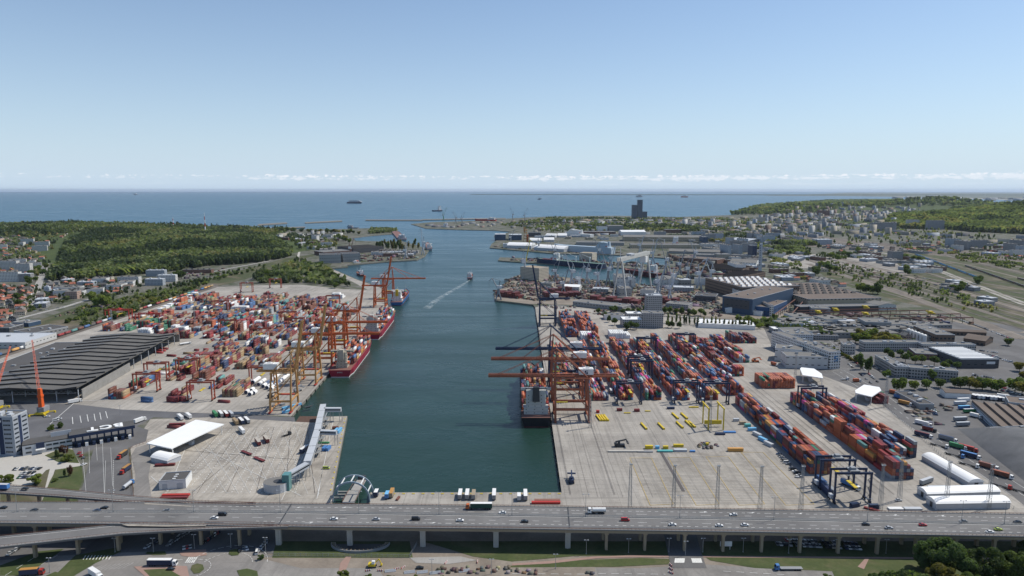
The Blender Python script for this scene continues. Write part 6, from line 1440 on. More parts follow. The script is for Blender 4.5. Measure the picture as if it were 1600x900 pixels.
for c in near:
    X, Y, Z, Ln, rz, col, blk, row, bay, t_, nt_, h = c
    key = (col, round(Ln));
    if key not in BODY: BODY[key] = cmesh(col, Ln)
    tier = 'top' if t_ == nt_-1 else TIERW[t_]
    side_ = 'left' if X > 0 else 'water'
    lab = '%s container, %s tier, row %d bay %d%s of %s' % (col, tier, row+1, bay+1, ('' if Ln > 7 else (' rear' if h else ' front')), blk)
    r_ = empty('shipping_container', (X, Y, Z), rz, lab, 'container', 'stacked shipping containers'); link('body', BODY[key], r_)
    if top.get((blk, row, bay-1), 0) <= t_ and not h:
        d = link('door', DOOR[col], r_, (0, -Ln/2, 0)); link('locking_bar', BARS, d)
    if col == 'magenta':
        g = MB(); w_ = .42; H_ = 1.5     # the white letters O N E, built as strokes
        for (x0, y0, x1, y1) in ((0, 0, 1.3, .3), (0, 1.2, 1.3, 1.5), (0, .3, .3, 1.2), (1.0, .3, 1.3, 1.2), (1.7, 0, 2.0, 1.5), (2.75, 0, 3.05, 1.5), (3.45, 0, 3.75, 1.5), (3.75, 0, 4.5, .3), (3.75, .6, 4.3, .9), (3.75, 1.2, 4.5, 1.5)): g.box(x0, x1, y0, y1, 0, .03)
        g.add([(2.0, 1.5, .031), (2.0, 1.1, .031), (2.75, 0, .031), (2.75, .4, .031)], [(0, 1, 2, 3)])
        to = g.build('lettering', M['white'], r_)
        sd_ = -1 if X > 0 else 1; to.location = (sd_*1.235, 1.5*(1 if X > 0 else -1), .6); to.rotation_euler = (R(90), 0, R(-90 if X > 0 else 90))
for c in CB:
    if id(c) in nid: continue
    X, Y, Z, Ln, rz, col = c[:6]; STUFFBOX.append((X, Y, Z, 2.42, Ln-.1, 2.56, rz, *colr(col, rs)))
# container train on the far left
tcol = {'red': 8, 'amber': 6, 'tan': 5, 'blue': 4, 'teal': 2, 'brown': 5, 'white': 1}
def wagon_mesh(Lw=14, col='dark', tank=False):
    g = MB(); g.box(-1.3, 1.3, -Lw/2, Lw/2, 1.0, 1.3); 
    for y in (-Lw/2+2, Lw/2-2):
        for dy in (-.9, .9):
            for x in (-.85, .65): g.cyl((x, y+dy, .5), (x+.2, y+dy, .5), .48, 8)
    return g.mesh('wagon_bed', M[col])
WB = wagon_mesh(); a, b_ = P(-40, 570), P(333, 447.5); nW = int((b_-a).length/14.9); rzt = math.atan2(-(b_-a).x, (b_-a).y)
for k in range(nW):
    q = a.lerp(b_, (k+.5)/nW); o = link('flat_wagon', WB, None, (q.x, q.y, .4), rzt); tag(o, 'flat wagon, %s from the near end of the container train on the left' % od(k), 'railway wagon', 'wagons of the container train')
    STUFFBOX.append((q.x, q.y, 1.75, 2.42, 12.1, 2.56, rzt, *colr(pick(tcol, rs), rs)))
    if k % 6 == 3: STUFFBOX.pop()
# freight trains on the right
def freight(a, b_, name, colf, h, label, grp, Lw=15):
    a, b_ = P(*a), P(*b_); n = int((b_-a).length/(Lw+1)); rzt = math.atan2(-(b_-a).x, (b_-a).y); ms = {}
    for k in range(n):
        m_ = colf(k)
        if m_ not in ms:
            g = MB(); g.box(-1.4, 1.4, -Lw/2, Lw/2, 1.0, h, 0); g.box(-1.25, 1.25, -Lw/2+.2, Lw/2-.2, h, h+.05, 1)
            for y in (-Lw/2+2, Lw/2-2):
                for x in (-.85, .65): g.cyl((x, y, .5), (x+.2, y, .5), .48, 8, m=1)
            ms[m_] = g.mesh(name, [M[m_], M['dark']])
        q = a.lerp(b_, (k+.5)/n); o = link(name, ms[m_], None, (q.x, q.y, .4), rzt); tag(o, label % od(k), 'railway wagon', grp)
freight((1430, 398), (1525, 434), 'covered_wagon', lambda k: 'ltblue' if k % 5 else 'grey', 4.4, 'blue covered wagon, %s from the far end of the blue freight train', 'blue freight train', 17)
freight((1508, 416), (1640, 463), 'hopper_wagon', lambda k: 'dark' if k % 3 else 'maroon_boot', 3.6, 'dark hopper wagon, %s from the far end of the dark freight train', 'dark freight train', 14)
freight((1255, 400), (1300, 406), 'rail_wagon', lambda k: 'grey', 3.4, 'grey wagon, %s from the left in the short train by the lorry park', 'short grey train', 14)
freight((1590, 436), (1660, 455), 'rail_wagon', lambda k: 'dark' if k % 2 else 'rust', 3.6, 'dark wagon, %s from the left in the train at the right edge', 'right edge train', 14)
me = boxes_mesh('container_stacks', STUFFBOX, attrmat('container_paint', .5, .18, .5, .35))
tag(link('container_stacks', me), 'hundreds of farther shipping containers in dense multicoloured stacks and on ships', 'containers', kind='stuff')
print('containers', len(CB), 'near', len(near), 'stuff', len(STUFFBOX), 'farthest near', max(c[1] for c in near))
# ---------------- cars ----------------
CC = {'white': (.72, .72, .70), 'silver': (.42, .43, .44), 'black': (.02, .02, .022), 'dark blue': (.02, .04, .10), 'grey': (.16, .165, .17), 'red': (.40, .03, .03), 'lime': (.42, .50, .08), 'green': (.05, .14, .07), 'beige': (.45, .40, .32)}
CMAT = {k: mat('car_paint_'+k.replace(' ', '_'), v, .3, .04, .5, spec=.5) for k, v in CC.items()}
def car_meshes(kind):
    g = MB(); 
    if kind == 'car': hull = [(-2.15, .32), (2.15, .32), (2.2, .62), (2.05, .80), (1.0, .95), (-1.75, 1.0), (-2.15, .88)]; gh = [(1.05, .95), (.35, 1.42), (-1.1, 1.45), (-1.75, 1.0)]
    else: hull = [(-2.6, .35), (2.5, .35), (2.55, .8), (2.3, 1.15), (1.6, 1.25), (-2.6, 1.25)]; gh = [(1.75, 1.2), (1.15, 2.0), (-2.5, 2.05), (-2.6, 1.2)]
    def ext(pr, w0, w1):
        n = len(pr); mid = sum(p[1] for p in pr)/n
        vs = [(x, -(w1 if z > mid else w0), z) for x, z in pr]+[(x, (w1 if z > mid else w0), z) for x, z in pr]
        return vs, [(k, (k+1) % n, n+(k+1) % n, n+k) for k in range(n)][::1]+[tuple(range(n))[::-1], tuple(range(n, 2*n))]
    v_, f_ = ext(hull, .90, .86); g.add(v_, [f[::-1] for f in f_]); 
    top_ = [p for p in gh if p[1] > 1.3]; g.box(min(p[0] for p in top_)+.05, max(p[0] for p in top_)-.05, -.64, .64, top_[0][1]-.01, top_[0][1]+.05)
    g2 = MB(); v_, f_ = ext(gh, .84, .68); g2.add(v_, [f[::-1] for f in f_])
    g3 = MB(); g3.cyl((0, -.1, 0), (0, .1, 0), .33, 10)
    g4 = MB(); g4.box(0, .05, -.18, .18, -.07, .07)
    return g, g2, g3, g4
KG = {k: car_meshes(k) for k in ('car', 'van')}
GL = {k: v[1].mesh('window_glass', M['glass']) for k, v in KG.items()}; WH = KG['car'][2].mesh('wheel', M['black']); LH = KG['car'][3].mesh('headlight', M['white']); BD = {}
def car(loc, rz, col, label, kind='car', detail=True, group=None, cat=None):
    if (kind, col) not in BD: BD[(kind, col)] = KG[kind][0].mesh(kind+'_body', CMAT[col])
    r_ = empty('van' if kind == 'van' else 'car', tuple(loc), rz, label, cat or kind, group)
    link('body', BD[(kind, col)], r_); link('window', GL[kind], r_)
    if detail:
        for sx_ in (-1.35, 1.35):
            for sy_ in (-.86, .86): link('wheel', WH, r_, (sx_, sy_, .33))
        for sy_ in (-.62, .62): link('headlight', LH, r_, (2.16 if kind == 'car' else 2.52, sy_, .68))
    return r_
def onfly(x, y): return P(x, y, DZ+.75)-Vector((0, 0, .72))
fly = [(5, 792.5, 'black', 'car', -1), (53, 796.5, 'black', 'car', -1), (151, 797, 'dark blue', 'car', -1), (163, 792.5, 'black', 'car', -1), (260, 797, 'grey', 'car', -1), (335, 808.5, 'white', 'car', 1), (348, 803.5, 'black', 'van', 1),
       (522, 810, 'white', 'car', 1), (588, 810.5, 'silver', 'car', 1), (650, 810.5, 'black', 'van', 1), (719, 812.5, 'white', 'car', 1), (785, 800.5, 'white', 'car', -1), (820, 814, 'black', 'car', 1), (977, 812, 'red', 'van', 1), (1051, 819, 'white', 'car', 1),
       (1124, 820.5, 'white', 'car', 1), (1164, 819.5, 'white', 'car', 1), (1146, 803.5, 'white', 'car', -1), (1353, 818.5, 'black', 'car', 1), (1389, 824, 'silver', 'car', 1), (1442, 819.5, 'red', 'car', 1), (1547, 830.5, 'white', 'car', 1), (1560, 826.5, 'lime', 'car', 1), (1590, 815, 'black', 'car', -1), (1505, 814, 'grey', 'car', -1)]
cnt = {}
for (x, y, c, k, d) in sorted(fly):
    cnt[c+k] = cnt.get(c+k, 0)+1; tot = sum(1 for f in fly if f[2] == c and f[3] == k)
    lab = '%s %s driving on the flyover' % (c, k) if tot == 1 else '%s %s on the flyover, %s of that colour from the left' % (c, k, od(cnt[c+k]-1))
    car(onfly(x, y), 0 if d > 0 else math.pi, c, lab, k, True, 'cars on the flyover')
car(P(39, 764.5, DZ-.2), math.pi-.05, 'black', 'black car on the upper ramp behind the blue bus', 'car', True, 'cars on the flyover')
# ---------------- lorries ----------------
def wheels(r_, xs_, rad=.5, yy=1.0):
    for x in xs_:
        for s_ in (-1, 1): o = link('wheel', WHB, r_, (x, s_*yy, rad))
g = MB(); g.cyl((0, -.2, 0), (0, .2, 0), .5, 10); WHB = g.mesh('wheel', M['black'])
CABM = {}
def cabm(col):
    if col not in CABM:
        g = MB(); g.add([(0, -1.2, .6), (2.2, -1.2, .6), (2.2, 1.2, .6), (0, 1.2, .6), (0, -1.2, 3.3), (1.7, -1.1, 3.2), (1.7, 1.1, 3.2), (0, 1.2, 3.3), (2.25, -1.2, 1.7), (2.25, 1.2, 1.7)],
                        [(0, 3, 2, 1), (0, 1, 8, 5, 4), (2, 3, 7, 6, 9), (1, 2, 9, 8), (8, 9, 6, 5), (4, 5, 6, 7), (3, 0, 4, 7)]); CABM[col] = g.mesh('cab', M[col] if col in M else CMAT[col])
    return CABM[col]
g = MB(); g.add([(2.30, -1.05, 1.85), (2.30, 1.05, 1.85), (1.82, 1.0, 3.0), (1.82, -1.0, 3.0)], [(0, 1, 2, 3)]); g.add([(.9, -1.235, 1.8), (1.9, -1.235, 1.8), (1.65, -1.19, 2.7), (.9, -1.215, 2.7)], [(0, 1, 2, 3)]); g.add([(.9, 1.235, 1.8), (1.9, 1.235, 1.8), (1.65, 1.19, 2.7), (.9, 1.215, 2.7)], [(3, 2, 1, 0)]); WSH = g.mesh('windscreen', M['glass'])
TRM = {}
def trailer_mesh(kind, side, top, Lt):
    key = (kind, side, top, Lt)
    if key in TRM: return TRM[key]
    g = MB()
    if kind == 'box': g.box(-Lt, 0, -1.25, 1.25, 1.1, 3.9, 0); g.box(-Lt+.02, -.02, -1.24, 1.24, 3.9, 4.0, 1); g.box(-Lt, 0, -1.1, 1.1, .8, 1.09, 2)
    elif kind == 'flat': g.box(-Lt, 0, -1.25, 1.25, 1.05, 1.35, 0)
    elif kind == 'tank': g.box(-Lt, 0, -.6, .6, .8, 1.2, 2); g.cyl((-Lt, 0, 2.3), (0, 0, 2.3), 1.2, 12, m=0)
    elif kind == 'chassis': g.beam((-Lt, -.5, 1.0), (0, -.5, 1.0), .25, .35, 2); g.beam((-Lt, .5, 1.0), (0, .5, 1.0), .25, .35, 2); [g.box(x-.15, x+.15, -1.2, 1.2, 1.15, 1.3, 2) for x in (-Lt+.3, -Lt/2, -.3)]
    gm = lambda c: M[c] if c in M else CMAT.get(c) or CM[c]
    TRM[key] = g.mesh('trailer', [gm(side), gm(top), M['dark']]); return TRM[key]
def lorry(loc, rz, cab, label, kind='box', side='white', top='white', Lt=13.2, group='lorries', name='lorry', cat='lorry'):
    r_ = empty(name, tuple(loc), rz, label, cat, group)
    if cab:
        c = link('cab', cabm(cab), r_, (Lt/2+.7, 0, 0)); link('windscreen', WSH, c); link('chassis', CHS, r_, (Lt/2-1.5, 0, 0)); wheels(r_, [Lt/2+2.0, Lt/2-.8])
    link('trailer', trailer_mesh(kind, side, top, Lt), r_, (Lt/2, 0, 0)); wheels(r_, [-Lt/2+1.6, -Lt/2+2.9, -Lt/2+4.2])
    if cab is None: 
        for s_ in (-.8, .8): MB().box(Lt/2-2.6, Lt/2-2.4, s_-.1, s_+.1, 0, 1.1).build('support_leg', M['dark'], r_)
    return r_
g = MB(); g.box(-1, 3.8, -.5, .5, .55, 1.0); CHS = g.mesh('chassis', M['dark'])
lorry(onfly(750, 792.5), math.pi, 'orange', 'orange-cab lorry with dark green trailer on the flyover', 'box', 'green_d' if 'green_d' in M else 'navy', 'white') if False else None
M['green_d'] = mat('dark_green_tarp', (.015, .06, .045), .6, .1, .3)
lorry(onfly(752, 793.5), math.pi, 'orange', 'orange-cab lorry with dark green trailer on the flyover', 'box', 'green_d', 'white', group='lorries on the flyover')
lorry(onfly(936, 800), math.pi, 'white', 'white concrete mixer lorry with folded boom on the flyover', 'tank', 'white', 'white', 8, group='lorries on the flyover')
lorry(P(2, 765, DZ-.8), math.pi-.05, 'blue', 'blue coach at the left end of the upper ramp', 'box', 'blue', 'lightgrey', 10, name='coach', cat='coach', group='lorries on the flyover')
def rzpx(a, b_): A, B = P(*a), P(*b_); return math.atan2(B.y-A.y, B.x-A.x)
YR = R(90)
for (x, y, rz, cab, kind, side, top, Lt, lab) in [
    (250, 884, 0, 'white', 'box', 'navy', 'white', 13.2, 'white-cab lorry with navy trailer parked on the foreground junction'), (46, 899, .15, 'red', 'box', 'navy', 'amber', 9, 'red-cab lorry with yellow roof at the bottom left corner'), (148, 901, -.6, 'white', 'box', 'white', 'white', 9, 'white lorry at the bottom edge by the parking bays'),
    (193, 713, -YR, 'red', 'box', 'dark', 'amber', 9, 'upper lorry with yellow top waiting in the gate lanes'), (198, 736, -YR, 'red', 'box', 'navy', 'amber', 9, 'lower lorry with yellow top waiting in the gate lanes'), (199, 762, YR, 'blue', 'tank', 'lightgrey', 'white', 9, 'blue-cab tanker lorry at the bottom of the gate lanes'),
    (277, 668, .1, None, 'box', 'maroon', 'maroon', 13, 'maroon trailer parked behind the long white canopy'), (217, 660, 1.2, 'white', 'box', 'white', 'white', 9, 'white lorry just right of the gate building'),
    (282, 655, 2.3, 'white', 'box', 'white', 'white', 11, 'left white lorry of the pair behind the canopy'), (295, 653, 2.3, 'white', 'box', 'white', 'white', 11, 'right white lorry of the pair behind the canopy'),
    (336, 650, 2.2, None, 'box', 'green', 'green', 12, 'green trailer in the row of four parked trailers'), (345, 650, 2.2, None, 'box', 'grey', 'white', 12, 'white trailer next to the green one in the row'), (353, 650, 2.2, None, 'box', 'maroon', 'white', 12, 'red-sided trailer in the row of four'), (361, 650, 2.2, None, 'box', 'grey', 'lightgrey', 12, 'rightmost grey trailer in the row of four'),
    (368, 662, 2.2, None, 'box', 'tan', 'tan', 12, 'tan trailer left in the row of three'), (377, 661, 2.2, None, 'box', 'navy', 'white', 12, 'white-topped trailer in the middle of the three'), (386, 660, 2.2, None, 'box', 'grey', 'white', 12, 'white trailer right in the row of three'), (378, 676, 2.2, None, 'box', 'white', 'white', 12, 'lone white trailer in the ferry yard'),
    (403, 694, 2.15, None, 'box', 'maroon', 'beige', 12, 'left of two maroon trailers in the ferry yard'), (416, 690, 2.15, None, 'box', 'maroon', 'beige', 12, 'right of two maroon trailers in the ferry yard'), (385, 709, 2.5, None, 'flat', 'maroon', 'maroon', 13, 'empty red flatbed trailer, upper one in the ferry yard'), (405, 719, 2.5, None, 'flat', 'maroon', 'maroon', 13, 'empty red flatbed trailer, lower one in the ferry yard'),
    (445, 682, .9, 'dark', 'chassis', 'dark', 'dark', 6, 'dark terminal tractor by the white fence in the ferry yard'), (475, 706, 1.35, 'white', 'box', 'navy', 'white', 10, 'white coach in the shade of the gangway'),
    (605, 778, YR, None, 'box', 'blue', 'ltblue', 6, 'short blue trailer beside the arched ramp'), (612, 775, YR, None, 'box', 'conctan', 'amber', 9, 'tan-topped trailer on the basin quay'), (588, 775, YR, None, 'box', 'navy', 'white', 6, 'short white trailer right of the arched ramp'),
    (719, 777, YR, None, 'box', 'grey', 'white', 10, 'leftmost white trailer of the three on the basin quay'), (730, 777, YR, None, 'box', 'grey', 'white', 10, 'middle white trailer of the three on the basin quay'), (740, 777.5, YR, None, 'box', 'grey', 'conctan', 9, 'brown-topped trailer beside the white ones on the quay'), (772, 777, YR, None, 'box', 'grey', 'white', 11, 'single white trailer on the basin quay'),
    (821, 778, YR, None, 'box', 'grey', 'white', 11, 'right tall white trailer near the stacked red pipes'), (811, 781, YR, None, 'box', 'lightgrey', 'white', 6, 'small white trailer near the stacked red pipes'),
    (1326, 760, -1.15, 'white', 'box', 'blue', 'navy', 12, 'white-cab lorry loading under the navy gantries'), (1447, 756, .5, None, 'box', 'grey', 'lightgrey', 13, 'pale grey trailer left of the white tents'), (1464, 768, 0, 'white', 'box', 'green', 'lightgrey', 13, 'green trailer lorry behind the upper white tent'),
    (1398, 616, -.95, 'white', 'box', 'rust-orange', 'rust-orange', 10, 'orange container lorry in the truck queue near the canopy'), (1405, 623, -.95, 'white', 'box', 'blue', 'navy', 10, 'blue container lorry in the truck queue'), (1412, 632, -.95, 'white', 'box', 'amber', 'amber', 10, 'amber container lorry in the truck queue'), (1440, 664, -.9, 'white', 'box', 'white', 'white', 11, 'white box lorry in the truck queue'),
    (1449, 673, -.9, 'dark', 'box', 'maroon', 'navy', 8, 'dark lorry following the white box lorry'), (1440, 682, -.9, 'white', 'box', 'navy', 'maroon', 11, 'red topped lorry beside the outer stacks'), (1464, 697, -.9, 'white', 'chassis', 'dark', 'dark', 11, 'white-cab lorry with empty chassis, upper one'), (1488, 712, -.9, 'blue', 'chassis', 'dark', 'dark', 11, 'blue-cab lorry with empty chassis'),
    (1510, 727, -.9, 'white', 'chassis', 'dark', 'dark', 11, 'white-cab lorry with empty chassis, lower one'), (1478, 688, -.9, 'white', 'box', 'grey', 'navy', 11, 'navy topped lorry on the far lane of the queue'), (1494, 700, -.9, 'white', 'box', 'green', 'green', 10, 'green container lorry on the far lane of the queue'), (1509, 703, -.9, 'red', 'box', 'maroon', 'red', 11, 'red container lorry by the gravel heap'),
    (1513, 714, -.9, 'white', 'box', 'navy', 'blue', 11, 'dark blue lorry by the gravel heap'), (1541, 731, -.9, 'white', 'box', 'brown', 'brown', 10, 'brown container lorry by the gravel heap'), (1562, 744, -.9, 'white', 'box', 'brown', 'rust-orange', 11, 'orange-brown container lorry at the lower truck road'), (1560, 760, -.9, 'red', 'chassis', 'dark', 'dark', 10, 'red-cab lorry with empty chassis, upper one'), (1590, 768, -.9, 'red', 'chassis', 'dark', 'dark', 10, 'red-cab lorry with empty chassis at the right edge'),
    (1236, 890.5, math.pi, 'blue', 'flat', 'grey', 'grey', 12, 'blue-cab flatbed lorry loaded with steel at the bottom right'), (1337, 597, .1, 'white', 'box', 'rust-orange', 'rust-orange', 6, 'short orange container lorry on the open road'), (1318, 594, .1, 'white', 'flat', 'grey', 'grey', 6, 'white-cab empty flatbed on the open road'), (1209, 571, -1.2, 'white', 'box', 'rust-orange', 'rust-orange', 8, 'orange container lorry beside the white workshops'),
    (1505, 628, .1, None, 'box', 'white', 'white', 12, 'upper white trailer of the parked group on bare ground'), (1500, 633, .1, None, 'box', 'lightgrey', 'white', 12, 'lower white trailer of the parked group on bare ground'), (1506, 640, .1, None, 'box', 'blue', 'ltblue', 11, 'blue trailer on the bare ground'), (1514, 645, .1, None, 'box', 'green', 'lightgrey', 11, 'green and grey trailer on the bare ground'), (1500, 658, .1, None, 'box', 'grey', 'lightgrey', 12, 'upper grey trailer by the gravel heap'), (1504, 666, .1, None, 'box', 'grey', 'lightgrey', 12, 'lower grey trailer by the gravel heap'), (1522, 652, -1, 'white', 'box', 'white', 'white', 7, 'white van lorry on the bare ground'),
    (955, 614, YR, 'white', 'box', 'grey', 'white', 9, 'white lorry between the crane and the first lane'), (482, 637, .75, None, 'flat', 'dark', 'dark', 8, 'brown low trailer under the second tan crane'), (288, 539, .8, 'white', 'tank', 'white', 'white', 12, 'white tanker on the open road by the dark warehouse'), (115, 630, .8, 'white', 'box', 'white', 'white', 9, 'white lorry at the open mouth of the dark warehouse'),
]:
    lorry(P(x, y), rz, cab, lab, kind, side, top, Lt)
for i in range(8):   # coaches
    x, y = 1519+i*6.4, 622+i*.6; q = P(x, y); lorry(q, R(105), 'white', 'white coach, %s from the left in the parked coach row' % od(i), 'box', 'white' if i % 3 else 'navy', 'white', 8.5, 'parked coaches', 'coach', 'coach')
for i, (x, y) in enumerate(((1567, 622), (1583, 627))): lorry(P(x, y), -.6, 'white', ['first', 'second'][i]+' white coach parked aslant right of the coach row', 'box', 'white', 'white', 10, 'parked coaches', 'coach', 'coach')
# ---------------- parked cars ----------------
rv = random.Random(3); cw = {'white': 5, 'silver': 6, 'black': 6, 'grey': 5, 'dark blue': 2, 'red': 2, 'beige': 1, 'green': .5}
def row(a, b_, n, ang, where, occ=.85, detail=False, kinds=.06):
    A, B = P(*a), P(*b_); rz = math.atan2((B-A).y, (B-A).x)+ang; k2 = 0
    for k in range(n):
        if rv.random() > occ: continue
        c = pick(cw, rv); q = A.lerp(B, (k+.5)/n)
        car(q+Vector((0, 0, .15)), rz+(math.pi if rv.random() < .5 else 0)+rv.uniform(-.04, .04), c, '%s car, %s from the left, %s' % (c, od(k2), where), 'van' if rv.random() < kinds else 'car', detail, 'cars parked, '+where, 'car'); k2 += 1
row((22, 734), (64, 733), 12, YR, 'upper row of the tower car park'); row((26, 741), (58, 739.5), 9, YR, 'middle row of the tower car park'); row((25, 747), (54, 746), 8, YR, 'lower row of the tower car park')
row((262, 853), (305, 826), 12, .3, 'first shaded row under the flyover', .9, True); row((228, 857), (250, 845), 5, .2, 'short shaded row by the lamp', 1, True); row((285, 858), (300, 855), 3, YR, 'beside the red paved island', 1, True)
row((372, 862), (388, 858), 3, YR, 'at the grass corner under the flyover', 1, True); row((400, 866), (418, 846), 6, .3, 'last shaded row under the flyover', .9, True); row((12, 868), (32, 856), 4, .3, 'under the left slip road', 1, True); row((320, 848), (345, 830), 7, .3, 'second shaded row under the flyover', .8, True)
row((1212, 851), (1345, 858), 26, YR, 'front row under the right flyover', .8); row((1215, 845), (1340, 851), 22, YR, 'rear row under the right flyover', .8)
row((1216, 709), (1252, 748), 14, YR, 'along the strip by the block paving', .9, False, .4); row((1355, 566), (1385, 587), 12, .25, 'along the bent office row'); row((1330, 560), (1372, 598), 18, .25, 'on the estate street'); row((1322, 566), (1362, 600), 13, .25, 'left side of the estate street', .6)
row((1506, 590), (1552, 597), 14, YR, 'first row of the estate car park'); row((1515, 586), (1565, 593), 14, YR, 'second row of the estate car park'); row((1550, 603), (1590, 611), 14, YR, 'third row of the estate car park'); row((1555, 608), (1600, 618), 14, YR, 'fourth row of the estate car park')
row((1290, 541), (1325, 543), 12, YR, 'before the low dark workshops'); row((1530, 548), (1560, 552), 10, YR, 'behind the skylight hall'); row((1545, 555), (1590, 570), 14, YR, 'beside the depot road'); row((1500, 500), (1580, 530), 22, 0, 'along the far depot road'); row((1465, 492), (1500, 500), 10, 0, 'at the end of the crane yard')
row((1455, 632), (1462, 650), 8, YR, 'beside the dark roofed shed'); row((1216, 512), (1250, 548), 13, 0, 'along the blue-grey office block'); row((50, 487), (120, 478), 8, 0, 'along the suburb road', .7); row((1422, 585), (1500, 604), 16, 0, 'before the long office wing', .7); row((1395, 545), (1460, 556), 14, YR, 'behind the upper office row')
for i, (x, y, c) in enumerate(((127, 713, 'red'), (131, 716, 'grey'), (131, 727, 'white'), (124, 709, 'red'), (87, 658, 'white'), (92, 656, 'white'), (74, 652, 'white'), (267, 891, 'black'), (510, 733, 'lime'), (1404, 783, 'white'), (1245, 745, 'white'), (656, 889, 'black'))):
    w_ = ['at the gate lane kerb', 'just below the red one at the gate lane', 'on the planted bend of the gate lane', 'nearest the gate building kerb', 'behind the gate building, right one', 'behind the gate building, far one', 'behind the gate building, left one', 'on the grass island at the bottom', 'alone on the ferry quay', 'alone on the yard below the gantries', 'at the end of the strip cars', 'by the road works'][i]
    car(P(x, y)+Vector((0, 0, .2)), (1.9, 2.0, 1.2, 1.8, .6, .6, .5, 0, 0, 0, 1, 0)[i], c, '%s car %s' % (c if i != 8 else 'yellow', w_), 'van' if i in (4, 5, 8) else 'car', True, None, 'car')
# ---------------- small yard things ----------------
def thing1(name, mesh_b, m, loc, label, cat, rz=0, group=None): return tag(mesh_b.build(name, m, None, tuple(loc), rz), label, cat, group)
for i, (x, y, n_) in enumerate([(935, 658, 0), (939, 658, 0), (943, 658, 0), (947, 658, 0), (1006, 671, 0), (1033, 671, 0), (1055, 655, 0), (1069, 655, 0), (1062, 669, 0), (1076, 667, 0), (1081, 668, 0)]):
    g = MB(); g.box(-.75, .75, -7.5, 7.5, .3, 1.5); g.box(-.9, .9, -7.6, -7, .2, 1.7); g.box(-.9, .9, 7, 7.6, .2, 1.7)
    thing1('yellow_beam', g, M['yellow'], P(x, y-4), 'yellow steel beam lying on the yard, %s from the left' % od(i), 'steel beam', .12, 'yellow beams')
def cbox(x, y, col, label, rz=0, Ln=6, h=2.5, w=2.4, n=1): g = MB(); g.box(-Ln/2, Ln/2, -w/2, w/2, 0, h); g.box(-Ln/2-.08, Ln/2+.08, -w/2-.08, w/2+.08, h, h+.15); return thing1('storage_box', g, M[col] if col in M else CM[col], P(x, y), label, 'storage box', rz, 'storage boxes')
